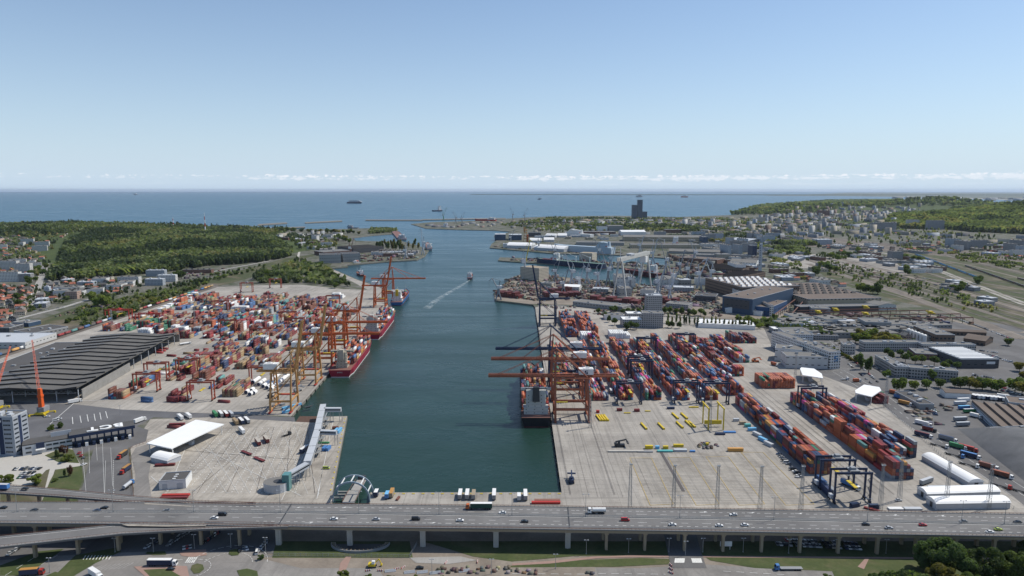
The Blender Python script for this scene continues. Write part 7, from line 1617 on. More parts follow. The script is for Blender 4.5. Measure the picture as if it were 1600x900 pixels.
for (x, y, c_, rz, Ln, h, w_, lab) in [(978, 706, 'conc', 0, 28, 1.0, 2.4, 'long low concrete beam stack, left one of the line'), (1008, 706.5, 'grey', 0, 12, .8, 2, 'low grey beam stack in the line'), (1014, 701, 'yellow', 0, 6, 2.6, 2.4, 'yellow box on a red frame in the yard line'), (1027, 701, 'ltblue', 0, 3.2, 2.2, 2, 'small blue box in the yard line'), (1040, 701, 'yellow', 0, 4, 2.2, 2, 'small yellow box right of the blue one'),
        (1039, 706, 'teal', 0, 12, 1.2, 2.4, 'long teal tarpaulin bundle in the yard line'), (1063, 705, 'lightgrey', 0, 10, 1.6, 3, 'pale slab stack in the yard line'), (1060, 698, 'yellow', 0, 8, 2, 2, 'row of yellow buffers bundled in the yard'), (1149, 705, 'amber', 0, 12, 2.6, 2.5, 'long tan container at the right end of the yard line'), (1082, 706, 'blue', 0, 4, 1, 2, 'low blue crate in the yard line'), (1105, 697, 'yellow', 0, 2, 2.6, 2, 'yellow pump unit in the yard line'),
        (968, 642, 'maroon', 0, 5, 2.4, 2.4, 'maroon box at the near edge of the big block, left'), (995, 643, 'maroon', 0, 5, 2.4, 2.4, 'maroon box at the near edge of the big block, right'), (934, 645, 'red', 0, 3, 2.4, 2, 'red box beside the grey rail line'), (980, 646, 'yellow', 0, 6, .8, 1, 'yellow spreader frame on the kerb line'), (1012, 643, 'yellow', 0, 5, .8, 1, 'second yellow spreader frame on the kerb line'), (1048, 639, 'navy', 0, 7, 1.8, 2.4, 'navy hut on the kerb line'), (1084, 637, 'yellow', 0, 9, .9, 1.4, 'long yellow spreader under the middle gantry'),
        (1150, 658, 'lightgrey', .1, 5, 2.4, 2.4, 'grey cabin left of the stack end'), (1160, 663, 'conctan', .1, 5, 2.4, 2.4, 'tan cabin below the grey cabin'), (1168, 667, 'teal', .1, 5, 2.6, 2.4, 'teal box near the stack end'), (1175, 673, 'ltblue', .1, 7, 2.6, 2.6, 'pale blue cabin, first in the line by the stacks'), (1183, 681, 'lightgrey', -1.2, 9, 2.6, 2.6, 'pale cabin, second in the line by the stacks'), (1192, 689, 'ltblue', -1.2, 9, 2.6, 2.6, 'pale blue cabin, third in the line by the stacks'), (1201, 696, 'lightgrey', -1.2, 9, 2.6, 2.6, 'pale cabin, last in the line by the stacks'), (1125, 679, 'navy', 0, 8, 1.5, 3, 'navy base frame at the foot of the yellow gantry'), (1140, 676, 'blue', 0, 10, 1, 3, 'blue pallet row right of the yellow gantry'),
        (437, 634, 'grey', .8, 10, 1.6, 3, 'grey machinery under the nearest tan crane'), (456, 636, 'ltblue', .85, 20, 1.8, 2.6, 'long light blue tarpaulin under the nearest tan crane'), (449, 644, 'ltblue', .85, 10, 1.8, 2.6, 'shorter light blue tarpaulin at the tan crane foot'), (524, 671, 'brown', .1, 5, 2.4, 3, 'brown shed under the gangway arm'), (525, 676, 'ltblue', 1.45, 10, 2.6, 2.4, 'left light blue container beneath the gangway arm'), (530, 675, 'ltblue', 1.45, 9, 2.6, 2.4, 'right light blue container beneath the gangway arm'), (507, 703, 'blue', 1.45, 7, 2.6, 2.2, 'left blue container on the ferry quay'), (513, 703, 'blue', 1.45, 7, 2.6, 2.2, 'right blue container on the ferry quay'), (505, 693, 'green', 0, 10, 1.2, 1.6, 'long green bundle on the ferry quay'),
        (855, 784, 'rust', 0, 17, 1.4, 2.6, 'upper long stack of red pipes on the basin quay'), (853, 787, 'red', 0, 19, 1.4, 2.2, 'lower long stack of red pipes on the basin quay'), (262, 722, 'blue', .15, 11, 2.6, 2.4, 'blue container behind the small depot'), (258, 728, 'maroon', .15, 14, 1.6, 2.4, 'red flatbed stack behind the small depot'), (275, 775, 'red', .05, 18, 1.2, 2.4, 'upper red trailer stack below the small depot'), (272, 779, 'maroon', .05, 18, 1.2, 2.4, 'lower red trailer stack below the small depot'), (622, 780, 'brown', 1.4, 5, 1, 1.4, 'small brown pallet on the basin quay'), (1362, 797, 'maroon', -.7, 9, 1, 2, 'red frame below the gantries'), (1365, 794, 'navy', 0, 6, 2.6, 2.4, 'navy box below the nearest gantry'), (1400, 796, 'white', 0, 10, 1, 3, 'white slab stack by the flyover, left'), (1425, 796, 'lightgrey', 0, 12, 1, 3, 'white slab stack by the flyover, right'), (1335, 792, 'navy', .3, 6, 2.6, 2.6, 'navy container under the nearest gantry leg')]:
    cbox(x, y, c_, lab, rz, Ln, h, w_)
for i in range(14):      # wind-turbine tower sections on the left apron
    x, y = [(409, 600), (416, 603), (422, 605), (428, 607), (435, 601), (441, 596), (447, 591), (428, 594), (434, 589), (400, 597), (386, 615), (392, 618), (398, 616), (394, 612)][i]
    g = MB(); Ls = 9 if i < 10 else 3; g.cyl((0, -Ls, 2.2), (0, Ls, 2.2), 2.1, 16, m=0); g.cyl((0, -Ls-.05, 2.2), (0, -Ls-.01, 2.2), 1.8, 16, m=1)
    thing1('tube_section', g, [M['roofwhite'], M['navy']], P(x, y), 'large white steel tube lying on the left apron, %s in the group' % od(i), 'tube section', LROT-.05, 'white tower sections')
for i in range(8):
    x, y = 252+i*7.5, 486-i*3.6; g = MB(); g.box(-4, 4, -6, 6, 0, 5); g.box(-4.2, 4.2, -6.2, 6.2, 5, 5.4); thing1('wrapped_cargo', g, M['roofwhite'], P(x, y), 'white wrapped cargo block, %s from the left by the train' % od(i), 'cargo', -.1, 'white cargo blocks')
# crash posts, tiny worksite and details near the bottom
q = P(582, 886); ex = empty('excavator', tuple(q), 0, 'yellow excavator with white cab at the road works', 'excavator')
for s_ in (-1.1, 1.1): MB().box(-2.2, 2.2, s_-.35, s_+.35, 0, .9).build('track', M['dark'], ex)
MB().box(-2.2, 1.6, -1.4, 1.4, 1.0, 2.3).build('body', M['yellow'], ex); MB().box(-.2, 1.5, -1.2, .2, 2.3, 3.9).build('cab', M['white'], ex)
g = MB(); g.beam((1.2, .6, 2.2), (3.6, .6, 4.4), .5); g.beam((3.6, .6, 4.4), (4.8, .6, 1.6), .4); g.box(4.3, 5.3, 0, 1.2, .7, 1.6); g.build('arm', M['yellow'], ex)
for i, (x, y) in enumerate(((594, 893), (575, 893), (620, 890), (630, 888), (697, 880), (746, 879), (1048, 884), (1048, 890), (1048, 896))):
    g = MB(); [g.box(-1.5+k*.5, -1.0+k*.5, -.12, .12, .2, 1.1, k % 2) for k in range(6)]; thing1('road_barrier', g, [M['red'], M['white']], P(x, y), 'red and white road barrier, %s from the left at the road works' % od(i), 'road barrier', .3*i, 'road barriers')
for i, (x, y) in enumerate(((610, 893), (660, 895), (680, 896), (640, 895), (725, 893))):
    g = MB(); [g.box(-3, 3, -1+k*.5, -.7+k*.5, 0, .5+.15*k) for k in range(4)]; thing1('kerb_stone_stack', g, M['lightgrey'], P(x, y), 'stack of pale kerb stones at the road works, %s from the left' % od([0, 2, 3, 1, 4][i]), 'stone stack', .2, 'kerb stone stacks')
g = MB(); g.box(-3.4, 3.4, -.15, .15, 2.2, 5.2); g.box(-2.5, -2.2, -.1, .1, 0, 2.2); g.box(2.2, 2.5, -.1, .1, 0, 2.2); thing1('billboard', g, M['white'], P(1134, 859), 'white billboard on the lawn under the flyover', 'billboard')
# fences
def fence(pts, h, label, m='grey', post=3.0, bars=True, name='fence'):
    pts = [P(*q) for q in pts]; c = pts[0]; r_ = empty(name, tuple(c), 0, label, 'fence'); g = MB(); g2 = MB()
    for a, b_ in zip(pts, pts[1:]):
        a, b_ = a-c, b_-c; n = max(1, int((b_-a).length/post))
        for z in (.3, h-.1): g2.beam(a+Vector((0, 0, z)), b_+Vector((0, 0, z)), .08, .08)
        if bars:
            nn = int((b_-a).length/.5)
            for k in range(nn): q = a.lerp(b_, k/nn); g2.box(q.x-.03, q.x+.03, q.y-.03, q.y+.03, .1, h)
        for k in range(n): q = a.lerp(b_, k/n); g.box(q.x-.08, q.x+.08, q.y-.08, q.y+.08, 0, h+.1)
    g.build('post', M[m], r_); tag(list(r_.children)[0] if r_.children else r_, None); g2.build('rail_panel', M[m], r_)
    return r_
fence([(418, 869), (530, 870), (640, 871.5), (652, 850)], 2.0, 'grey bar fence along the grass under the flyover', 'grey', 3, True)
fence([(212, 797), (208, 770), (202, 702), (234, 690)], 1.8, 'red-brown fence beside the gate lanes', 'rust', 3, False)
fence([(0, 772), (120, 778), (215, 790)], 1.8, 'red-brown fence in front of the office lawns', 'rust', 3, True)
fence([(1212, 703), (1300, 797)], 1.4, 'low fence along the nearest gantry track', 'steel', 4, False)
fence([(1345, 600), (1400, 650), (1470, 712), (1590, 800)], 2.0, 'wire fence between stacks and truck road', 'grey', 4, False)
# sunken curved ramp under the flyover
q = P(563, 852); sr = empty('curved_ramp_wall', tuple(q), 0, 'sunken semicircular ramp with open beams under the flyover', 'ramp')
g = MB(); n = 20; pv = None
for k in range(n+1):
    th = math.pi+math.pi*k/n; v_ = Vector((17*math.cos(th), 10*math.sin(th)+1, 0))
    if pv is not None: g.beam(pv+Vector((0, 0, .7)), v_+Vector((0, 0, .7)), .4, 1.6); g.beam(pv*.86+Vector((0, 0, .5)), v_*.86+Vector((0, 0, .5)), .3, 1.2)
    pv = v_
g.build('wall', M['grey'], sr)
g = MB(); [g.beam((17*math.cos(math.pi+math.pi*(k+.5)/n), 10*math.sin(math.pi+math.pi*(k+.5)/n)+1, 1.6), (14.4*math.cos(math.pi+math.pi*(k+.5)/n), 8.4*math.sin(math.pi+math.pi*(k+.5)/n)+1, 1.6), .25) for k in range(n)]
g.build('beam_ring', M['conctan'], sr); g = MB(); g.add([(17*math.cos(math.pi*k/9), 10*math.sin(-math.pi*k/9)+1, .3) for k in range(10)], [tuple(range(10))[::-1]]); g.build('ramp_floor', M['dark'], sr)
# ---------------- painted markings on the ground ----------------
g = MB(); Z = .3
A0, A1, B0, B1 = P(262, 770), P(462, 770), P(350, 672), P(490, 664)
for i in range(15):     # rows of dashes in the marshalling yard
    a, b_ = A0.lerp(A1, i/14), B0.lerp(B1, i/14); a2 = a.lerp(b_, .0 if i > 3 else .1); g.dash(a2, b_, .34, 1.9, 2.2, Z)
for i in range(12):
    a, b_ = A0.lerp(B0, i/11), A1.lerp(B1, i/11); g.dash(a, b_, .26, 2.2, 3.6, Z)
for i in range(9): g.strip([P(300+i*20, 690-i*3), P(355+i*18, 772)], .16, Z)
for a, b_ in (((315, 700), (470, 775)), ((262, 768), (290, 700)), ((236, 745), (262, 768)), ((480, 700), (440, 782)), ((520, 660), (495, 780)), ((505, 730), (497, 775))): g.strip([P(*a), P(*b_)], .3, Z)
for i, (x0, y0, x1, y1) in enumerate(((128, 700, 137, 797), (139, 700, 140, 740), (160, 690, 164, 797), (173, 700, 176, 760), (163, 790, 165, 720), (150, 690, 152, 720))): g.strip([P(x0, y0), P(x1, y1)], .16, Z)
g.dash(P(177, 720), P(178, 797), .3, 2, 2, Z)
for (x0, y0, x1, y1) in ((113, 652, 114, 663), (125, 650, 127, 661), (136, 648, 138, 659), (147, 647, 149, 658), (156, 645, 158, 656), (165, 643, 168, 654), (78, 663, 122, 625), (100, 628, 170, 625)): g.strip([P(x0, y0), P(x1, y1)], .5, Z)
for k in range(6):
    x = 1056+k*2.6; g.strip([P(x, 873), P(x-1.2, 880)], .9, Z); x = 1081+k*2.6; g.strip([P(x, 873), P(x+2.2, 880)], .9, Z)
for k in range(9): g.strip([P(130+k*5, 875), P(134+k*5, 868.5)], .5, Z)
for (x0, y0, x1, y1) in ((800, 897, 930, 898), (935, 897, 1040, 898), (235, 875, 330, 875), (8, 900, 60, 868), (28, 905, 90, 868), (1130, 893, 1230, 899)): g.dash(P(x0, y0), P(x1, y1), .25, 4, 3, Z)
for k in range(8): g.strip([P(142+k*7, 893-k*.6), P(160+k*7, 884-k*.6)], .15, Z)
g.add([(*P(288, 880)[:2], Z), (*P(304, 880)[:2], Z), (*P(304, 870)[:2], Z), (*P(294, 870)[:2], Z)], [(0, 1, 2, 3)]) if False else None
for k in range(5): g.strip([P(290+k*3, 880), P(296+k*3, 871)], .7, Z)
for (x0, x1) in ((920, 972), (938, 962)): pass
for (cx, cy, r1, r2, a0, a1) in ((352, 885, 14, 14, .3, 2.9), (352, 885, 22, 22, .2, 3.0), (300, 889, 9.5, 9.5, -1, 2.5)):
    c0 = P(cx, cy); g.dash(c0, c0, .2, 1, 1, Z) if False else [g.strip([c0+Vector((math.cos(a0+(a1-a0)*k/14)*r1, math.sin(a0+(a1-a0)*k/14)*r2, 0)), c0+Vector((math.cos(a0+(a1-a0)*(k+.7)/14)*r1, math.sin(a0+(a1-a0)*(k+.7)/14)*r2, 0))], .25, Z) for k in range(14)]
tag(g.build('road_markings', M['paint']), 'white painted lane lines and bays', kind='structure')
g = MB()
for (cx0, cx1) in ((0, 1),): pass
def outline(c4, w=.35):
    pts = [P(*q) for q in c4]; pts.append(pts[0])
    for a, b_ in zip(pts, pts[1:]): g.strip([a, b_], w, Z)
for c4 in (([984, 716], [1018, 716], [1052, 788], [1016, 790]), ([1044, 715], [1078, 715], [1124, 788], [1088, 790]), ([1103, 714], [1138, 714], [1195, 788], [1155, 790]), ([1158, 707], [1192, 707], [1272, 788], [1228, 790])): outline(c4)
tag(g.build('yard_markings', M['ypaint']), 'faded yellow block outlines on the storage yard', kind='structure')
g = MB()
for k in range(34):
    t_ = k/34; a, b_ = P(984, 718).lerp(P(1014, 790), t_), P(1170, 710).lerp(P(1262, 790), t_); g.strip([a, b_], .35, .27)
tag(g.build('paving_bands', M['yardblock']), 'darker cross bands in the block paving', kind='structure')
g = MB()
for x in (qr(700)+3.2, qr(700)+33.2): 
    for o in (-.35, .35): g.strip([(x+o, 440), (x+o, 1150)], .16, Z)
for x in (52, 58, 75, 95, 120, 148, 178, 205): g.strip([(x, 436), (x, 640)], .12, Z)
for u in (2.5, 21.5, 27, 33): g.strip([(ql(600)-u, 600), (ql(1180)-u, 1180)], .22, Z)
g.strip([(118, 445), (118, 520)], 2.2, .28)
for x in (238, 243, 248, 254, 260): g.strip([(x, 440), (x, 700)], .35, Z)
for x in (340, 346): g.strip([(x, 590), (x, 700)], .3, Z)
for k in range(6): g.strip([P(262+k*46, 771), P(350+k*26, 668)], .3, .29)
for (a, b_) in (((300, 770), (420, 672)), ((420, 775), (485, 668)), ((240, 700), (480, 720))): g.strip([P(*a), P(*b_)], .35, .29)
tag(g.build('crane_rails', M['rail']), 'dark crane rails and drain lines set in the paving', kind='structure')
# quay fenders and bollards
fp = MB(); 
for k in range(42):
    Y = 445+k*17; o = MB().box(-.5, .5, -.6, .6, -2.4, -.2).build('fender', M['black'], None, (qr(Y)-.5, Y, 0)); tag(o, 'black rubber fender on the right quay wall, %s from the near end' % od(k), 'fender', 'right quay fenders')
for k in range(34):
    Y = 604+k*17; o = MB().box(-.5, .5, -.6, .6, -2.4, -.2).build('fender', M['black'], None, (ql(Y)+.5, Y, 0)); tag(o, 'black rubber fender on the left quay wall, %s from the near end' % od(k), 'fender', 'left quay fenders')
for k in range(20):
    q = P(585+k*15.2, 772); o = MB().box(-1.0, 1.0, -.35, .35, 0, .5).build('bollard', M['yellow'], None, tuple(q)); tag(o, 'yellow mooring bollard on the basin head quay, %s from the left' % od(k), 'bollard', 'yellow bollards')
for k in range(16):
    a = P(519.5, 766).lerp(P(541, 655), k/15); o = MB().box(-.35, .35, -.9, .9, 0, .5).build('bollard', M['yellow'], None, (a.x-1.2, a.y, 0)); tag(o, 'yellow mooring bollard on the ferry quay edge, %s from the near end' % od(k), 'bollard', 'ferry quay bollards')
# crane-yard girders by the second brown hall
for i, (a, b_) in enumerate((((1246, 494), (1400, 490)), ((1240, 498), (1450, 493)), ((1246, 502), (1500, 499)), ((1290, 507), (1520, 505)), ((1210, 500), (1252, 468)), ((1236, 500), (1262, 470)))):
    A, B = P(*a), P(*b_); r_ = empty('crane_runway', tuple(A), 0, '%s steel crane runway on posts in the stockyard' % ['upper long', 'second long', 'third long', 'lowest long', 'left slanting', 'right slanting'][i], 'crane runway'); d = B-A
    g = MB(); g.beam((0, 0, 9), d+Vector((0, 0, 9)), .8, 1.4); g.build('runway_beam', M['rust'], r_); n = int(d.length/16)
    for k in range(n+1): q = d*(k/n); MB().beam(q, q+Vector((0, 0, 8.3)), .6).build('post', M['rail'], r_)
for i, (x, y, w_) in enumerate(((1278, 497, 'left'), (1352, 489, 'middle'), (1305, 493, 'inner'), (1453, 498, 'right'), (1230, 453, 'rear'), (1352, 500, 'front'))):
    q = P(x, y); r_ = empty('bridge_crane', tuple(q), 0, '%s yellow bridge crane on the stockyard runways' % w_, 'bridge crane', 'yellow bridge cranes'); MB().beam((0, -12, 10.6), (0, 12, 10.6), 1.6, 1.6).build('bridge', M['yellow'], r_); MB().box(-3, 3, -3, 3, 8, 12.5).build('hoist_cab', M['yellow'], r_)
# ---------------- trees ----------------
def leafy(t, b, c):      # leaves let part of the sunlight through
    tr = N(t, 'ShaderNodeBsdfTranslucent'); L(t, Mix(t, 1.0, c, (1.5, 1.6, .8), 'MULTIPLY'), tr.inputs[0]); ad = N(t, 'ShaderNodeMixShader'); ad.inputs[0].default_value = .42
    L(t, b.outputs[0], ad.inputs[1]); L(t, tr.outputs[0], ad.inputs[2]); L(t, ad.outputs[0], [n for n in t.nodes if n.type == 'OUTPUT_MATERIAL'][0].inputs[0])
def leafmat(name, c, var=.35):
    m, t, b = newmat(name); ge = N(t, 'ShaderNodeNewGeometry'); oi = N(t, 'ShaderNodeObjectInfo')
    n = Noise(t, ge.outputs['Position'], .35, 3, .6); f = Mth(t, 'MULTIPLY', Mth(t, 'MULTIPLY_ADD', n, 2*var, 1-var), Mth(t, 'MULTIPLY_ADD', oi.outputs['Random'], .5, .75))
    lc__ = Mix(t, 1.0, c, f, 'MULTIPLY'); L(t, lc__, b.inputs['Base Color']); leafy(t, b, lc__); b.inputs['Roughness'].default_value = .7; b.inputs['Specular IOR Level'].default_value = .15
    return m
LM = {'green': leafmat('foliage_green', (.11, .15, .042)), 'dark': leafmat('foliage_dark', (.078, .115, .042)), 'light': leafmat('foliage_light', (.16, .195, .05)), 'olive': leafmat('foliage_olive', (.17, .155, .045)), 'red': leafmat('foliage_copper', (.11, .060, .045))}
M['bark'] = mat('bark', (.09, .07, .05), .9, .2, 1)
def crown_np(rg, n, rx_, ry_, rz_, zc, leaf, lobes=7, flat=0):
    """n leaf quads clumped in lobes through an ellipsoid"""
    lc_ = rg.normal(size=(lobes, 3)); lc_ /= np.linalg.norm(lc_, axis=1)[:, None]; lc_ *= rg.uniform(.35, .72, (lobes, 1)); lc_[0] = 0
    lr = rg.uniform(.34, .55, lobes); lr[0] = .6
    if lobes >= 12: lc_ *= 1.3; lr = rg.uniform(.2, .38, lobes); lr[0] = .5
    k = rg.integers(0, lobes, n); d = rg.normal(size=(n, 3)); d /= np.linalg.norm(d, axis=1)[:, None]
    p = lc_[k]+d*(lr[k]*rg.uniform(.55, 1.0, n)**.5)[:, None]
    p = p*np.array([rx_, ry_, rz_])+np.array([0, 0, zc])
    a = rg.normal(size=(n, 3))*.8+d*np.array([1, 1, 1.4]); a /= np.linalg.norm(a, axis=1)[:, None]
    u = np.cross(a, rg.normal(size=(n, 3))); u /= np.linalg.norm(u, axis=1)[:, None]; v = np.cross(a, u); s = (leaf*rg.uniform(.6, 1.3, n))[:, None]
    V = np.stack([p-u*s-v*s, p+u*s-v*s*.6, p+u*s*.8+v*s, p-u*s*.6+v*s], 1)
    return V
def crown_mesh(name, V, m):
    n = len(V); return npmesh(name, V.reshape(-1, 3), np.arange(n*4).reshape(n, 4), m)
def trunk_mesh(h, r, limbs=5, seed=0):
    rr_ = random.Random(seed); g = MB(); g.cyl((0, 0, -.3), (0, 0, h), r, 7, r*.45)
    for k in range(limbs):
        a = k*2*math.pi/limbs+rr_.uniform(-.4, .4); z = h*rr_.uniform(.45, .9); g.cyl((0, 0, z), (math.cos(a)*h*.45, math.sin(a)*h*.45, z+h*.45), r*.4, 5, r*.12)
    return g.mesh('trunk', M['bark'])
rgt = np.random.default_rng(11)
TR = {}
for nm, n, rx_, ry_, rz_, zc, lf, lb in (('round', 900, 4.6, 4.6, 4.4, 6.4, .50, 9), ('wide', 1100, 6.0, 5.6, 4.4, 6.8, .55, 11), ('tall', 700, 3.0, 3.0, 6.8, 8.4, .48, 9), ('poplar', 500, 1.8, 1.8, 7.6, 8.6, .42, 8), ('cone', 500, 2.4, 2.4, 6.0, 6.6, .40, 8), ('bush', 450, 3.0, 2.6, 2.0, 2.0, .40, 6),
                                         ('big', 12000, 8.2, 7.4, 6.8, 8.8, .26, 22), ('bigbush', 4500, 5.4, 4.2, 3.4, 3.4, .24, 12)):
    TR[nm] = [(crown_np(rgt, n, rx_, ry_, rz_, zc, lf, lb), trunk_mesh(zc*.95, .035*zc+.1, 6, i)) for i in range(2)]
CMS = {}
def tree(loc, kind, col, s, label, rz=0, group=None):
    i = random.randint(0, 1); V, tm = TR[kind][i]
    if (kind, i, col) not in CMS: CMS[(kind, i, col)] = crown_mesh('crown', V, LM[col])
    r_ = empty('bush' if 'bush' in kind else 'tree', tuple(loc), rz, label, 'bush' if 'bush' in kind else 'tree', group); r_.scale = (s, s, s*random.uniform(.92, 1.1))
    link('crown', CMS[(kind, i, col)], r_); link('trunk', tm, r_); return r_
# big trees at the lower right: (px, py of the base on the ground)
for i, (x, y, kd, c_, s_, w_) in enumerate([(1487, 905, 'big', 'dark', 1.6, 'tallest dark green tree of the lower right group, left side'), (1532, 908, 'big', 'dark', 1.35, 'big green tree right of the tallest one in the lower right group'), (1570, 915, 'big', 'green', 1.2, 'big green tree at the right of the lower right group'), (1475, 935, 'big', 'olive', 1.15, 'olive-brown tree in front of the lower right group'), (1428, 930, 'bigbush', 'green', 2.6, 'round green bush left of the olive tree'),
        (1398, 925, 'bigbush', 'dark', 2.0, 'low green bush at the left of the lower right group'), (1374, 915, 'bigbush', 'dark', 1.1, 'small dark bush farther left at the bottom edge'), (1292, 908, 'bigbush', 'green', .6, 'lone green bush at the bottom edge beside the road'), (1520, 940, 'big', 'green', .95, 'green tree low in the centre of the lower right group'), (1604, 925, 'big', 'green', 1.3, 'dark tree cut by the right bottom corner'), (1335, 912, 'bigbush', 'light', .6, 'pale green bush left on the lower lawn edge'), (1355, 914, 'bigbush', 'green', .7, 'green bush beside the pale bush on the lower lawn'),
        (1600, 870, 'big', 'dark', .6, 'dark tree at the right edge before the flyover'), (1456, 895, 'big', 'dark', 1.15, 'dark tree tucked behind the left of the lower right group'),
        (538, 902, 'bigbush', 'light', .8, 'bright green round bush at the road works'), (408, 874, 'bigbush', 'dark', .45, 'dark bush at the grass corner'), (575, 908, 'bigbush', 'green', .6, 'low hedge bush at the bottom centre, left'), (610, 908, 'bigbush', 'green', .55, 'low hedge bush at the bottom centre, middle'), (650, 907, 'bigbush', 'light', .55, 'low hedge bush at the bottom centre, right'), (690, 907, 'bigbush', 'green', .5, 'low hedge bush at the bottom centre, far right'),
        (10, 757, 'bigbush', 'light', 1.25, 'wide pale green tree at the left edge in the car park'), (55, 757, 'bigbush', 'light', 1.15, 'wide pale green tree right in the car park'), (105, 722, 'bigbush', 'light', .9, 'pale green shrub tree in the planted bed'), (99, 712, 'round', 'red', .9, 'copper-leaved tree in the planted bed'), (90, 717, 'cone', 'dark', .7, 'dark conifer in the planted bed'), (110, 744, 'cone', 'red', .75, 'brownish conifer on the lawn, right one'), (101, 745, 'cone', 'dark', .55, 'dark conifer on the lawn, left one'), (86, 753, 'bigbush', 'green', .4, 'small round shrub on the lawn corner'),
        (80, 672, 'bush', 'green', 1.2, 'green bush left behind the gate building'), (95, 668, 'bush', 'dark', 1.2, 'dark bush right behind the gate building')]):
    tree(P(x, y), kd, c_, s_, w_, i*1.3)
# individually placed mid-distance trees
TREES = []
def grp(where, pts, kind, col, s=1.0, jit=0):
    for (x, y) in pts: TREES.append((P(x+random.uniform(-jit, jit), y+random.uniform(-jit*.3, jit*.3)), kind, random.choice(col), s*random.uniform(.85, 1.15), where))
def along(a, b_, n): return [(a[0]+(b_[0]-a[0])*k/max(1, n-1), a[1]+(b_[1]-a[1])*k/max(1, n-1)) for k in range(n)]
grp('plane tree grove behind the offices', along((1338, 536), (1405, 544), 9)+along((1345, 530), (1400, 538), 7), 'wide', ['olive', 'olive', 'light'], 1.35, 2)
grp('garden beside the bent office row', [(1346, 572), (1358, 575), (1340, 566), (1385, 592), (1386, 556), (1392, 562), (1407, 558), (1415, 566), (1420, 560), (1430, 569), (1440, 569), (1460, 572), (1474, 578), (1482, 574), (1495, 578), (1322, 527), (1425, 541), (1450, 590), (1455, 594)], 'round', ['dark', 'green'], 1.05, 1)
grp('tall pair before the office garden', [(1345, 577), (1357, 583)], 'tall', ['dark'], 1.6); 
grp('row in front of the long office wing', along((1405, 612), (1470, 606), 4)+along((1490, 605), (1560, 612), 7), 'wide', ['olive', 'light', 'green'], 1.15, 2)
grp('right edge car park', [(1585, 612), (1596, 616), (1575, 540), (1592, 580), (1600, 595)], 'wide', ['olive', 'green'], 1.2, 1)
grp('hedge row along the estate street', along((1303, 548), (1335, 566), 8), 'bush', ['olive', 'light'], 1.2, 1)
grp('poplar row behind the dark containers', along((1045, 505), (1090, 508), 9)+along((1092, 510), (1175, 514), 14), 'poplar', ['green', 'dark', 'olive'], 1.05, 1.5)
grp('clump by the concrete tower block', [(975, 492), (982, 490), (990, 491), (998, 490), (1010, 488), (1040, 492), (1048, 490), (1056, 491), (1066, 492), (1075, 492), (1085, 494), (1095, 493), (1100, 495), (955, 488), (962, 487), (946, 497), (953, 503), (959, 508), (936, 490), (985, 515), (978, 516), (994, 515), (1042, 512), (1050, 513), (1060, 514)], 'round', ['dark', 'green'], 1.1, 2)
grp('trees at the works road', [(1180, 510), (1188, 514), (1195, 508), (1160, 512), (1225, 505), (1250, 505), (1210, 500), (1170, 505)], 'wide', ['dark', 'green', 'light'], 1.0, 2)
grp('clumps between the container yard and the hangars', [(440, 432), (447, 428), (455, 434), (463, 427), (470, 432), (476, 428), (482, 434), (490, 429), (495, 433), (503, 438), (508, 434), (514, 430), (520, 436), (524, 442), (528, 436), (532, 446), (517, 445), (525, 450), (488, 424), (498, 422), (508, 424), (482, 418), (489, 416), (496, 418), (503, 415), (416, 433), (424, 430), (433, 427)], 'wide', ['dark', 'green', 'green'], 1.35, 2)
grp('thicket along the west railway', along((180, 498), (330, 440), 26)+along((100, 505), (250, 462), 18)+along((270, 448), (400, 424), 16), 'bush', ['dark', 'green', 'light'], 1.7, 5)
grp('grove on the west peninsula', along((588, 388), (630, 392), 13)+along((596, 384), (625, 386), 7)+[(640, 387), (648, 384), (646, 390), (655, 389)], 'tall', ['dark', 'green', 'olive'], 1.9, 2)
grp('trees along the inner basin shore', along((530, 372), (545, 380), 6)+along((575, 360), (615, 360), 12)+along((440, 362), (560, 366), 22), 'wide', ['dark', 'green', 'olive'], 1.9, 3)
grp('clumps in the railway land', [(1318, 400), (1325, 402), (1300, 404), (1310, 407), (1340, 395), (1410, 405), (1418, 406), (1430, 408), (1440, 410), (1415, 425), (1416, 430), (1525, 445), (1530, 443), (1290, 420), (1283, 418), (1296, 424), (1305, 425), (1275, 425), (1273, 430), (1490, 455), (1498, 458), (1505, 452), (1370, 460), (1362, 459), (1355, 458), (1345, 456)], 'wide', ['dark', 'green', 'light'], 1.7, 2)
grp('trees west of the meadow', [(155, 480), (163, 478), (168, 474), (65, 430), (60, 425), (52, 433), (70, 420), (55, 440), (48, 445), (35, 480), (28, 470), (140, 470), (270, 438), (278, 436), (286, 436), (262, 440)], 'wide', ['dark', 'green', 'light'], 1.6, 3)
random.shuffle(TREES)
TREES.sort(key=lambda t_: t_[0].y); byw = {}
for q, kd, c_, s_, w_ in TREES[:300]: byw.setdefault(w_, []).append((q, kd, c_, s_))
for w_, lst in byw.items():
    lst.sort(key=lambda t_: t_[0].x)
    for i, (q, kd, c_, s_) in enumerate(lst): tree(q, kd, c_, s_, '%s %s, %s from the left, %s' % ({'dark': 'dark green', 'green': 'green', 'light': 'pale green', 'olive': 'olive', 'red': 'copper'}[c_], 'bush' if kd == 'bush' else 'tree', od(i), w_), i*.7, w_)
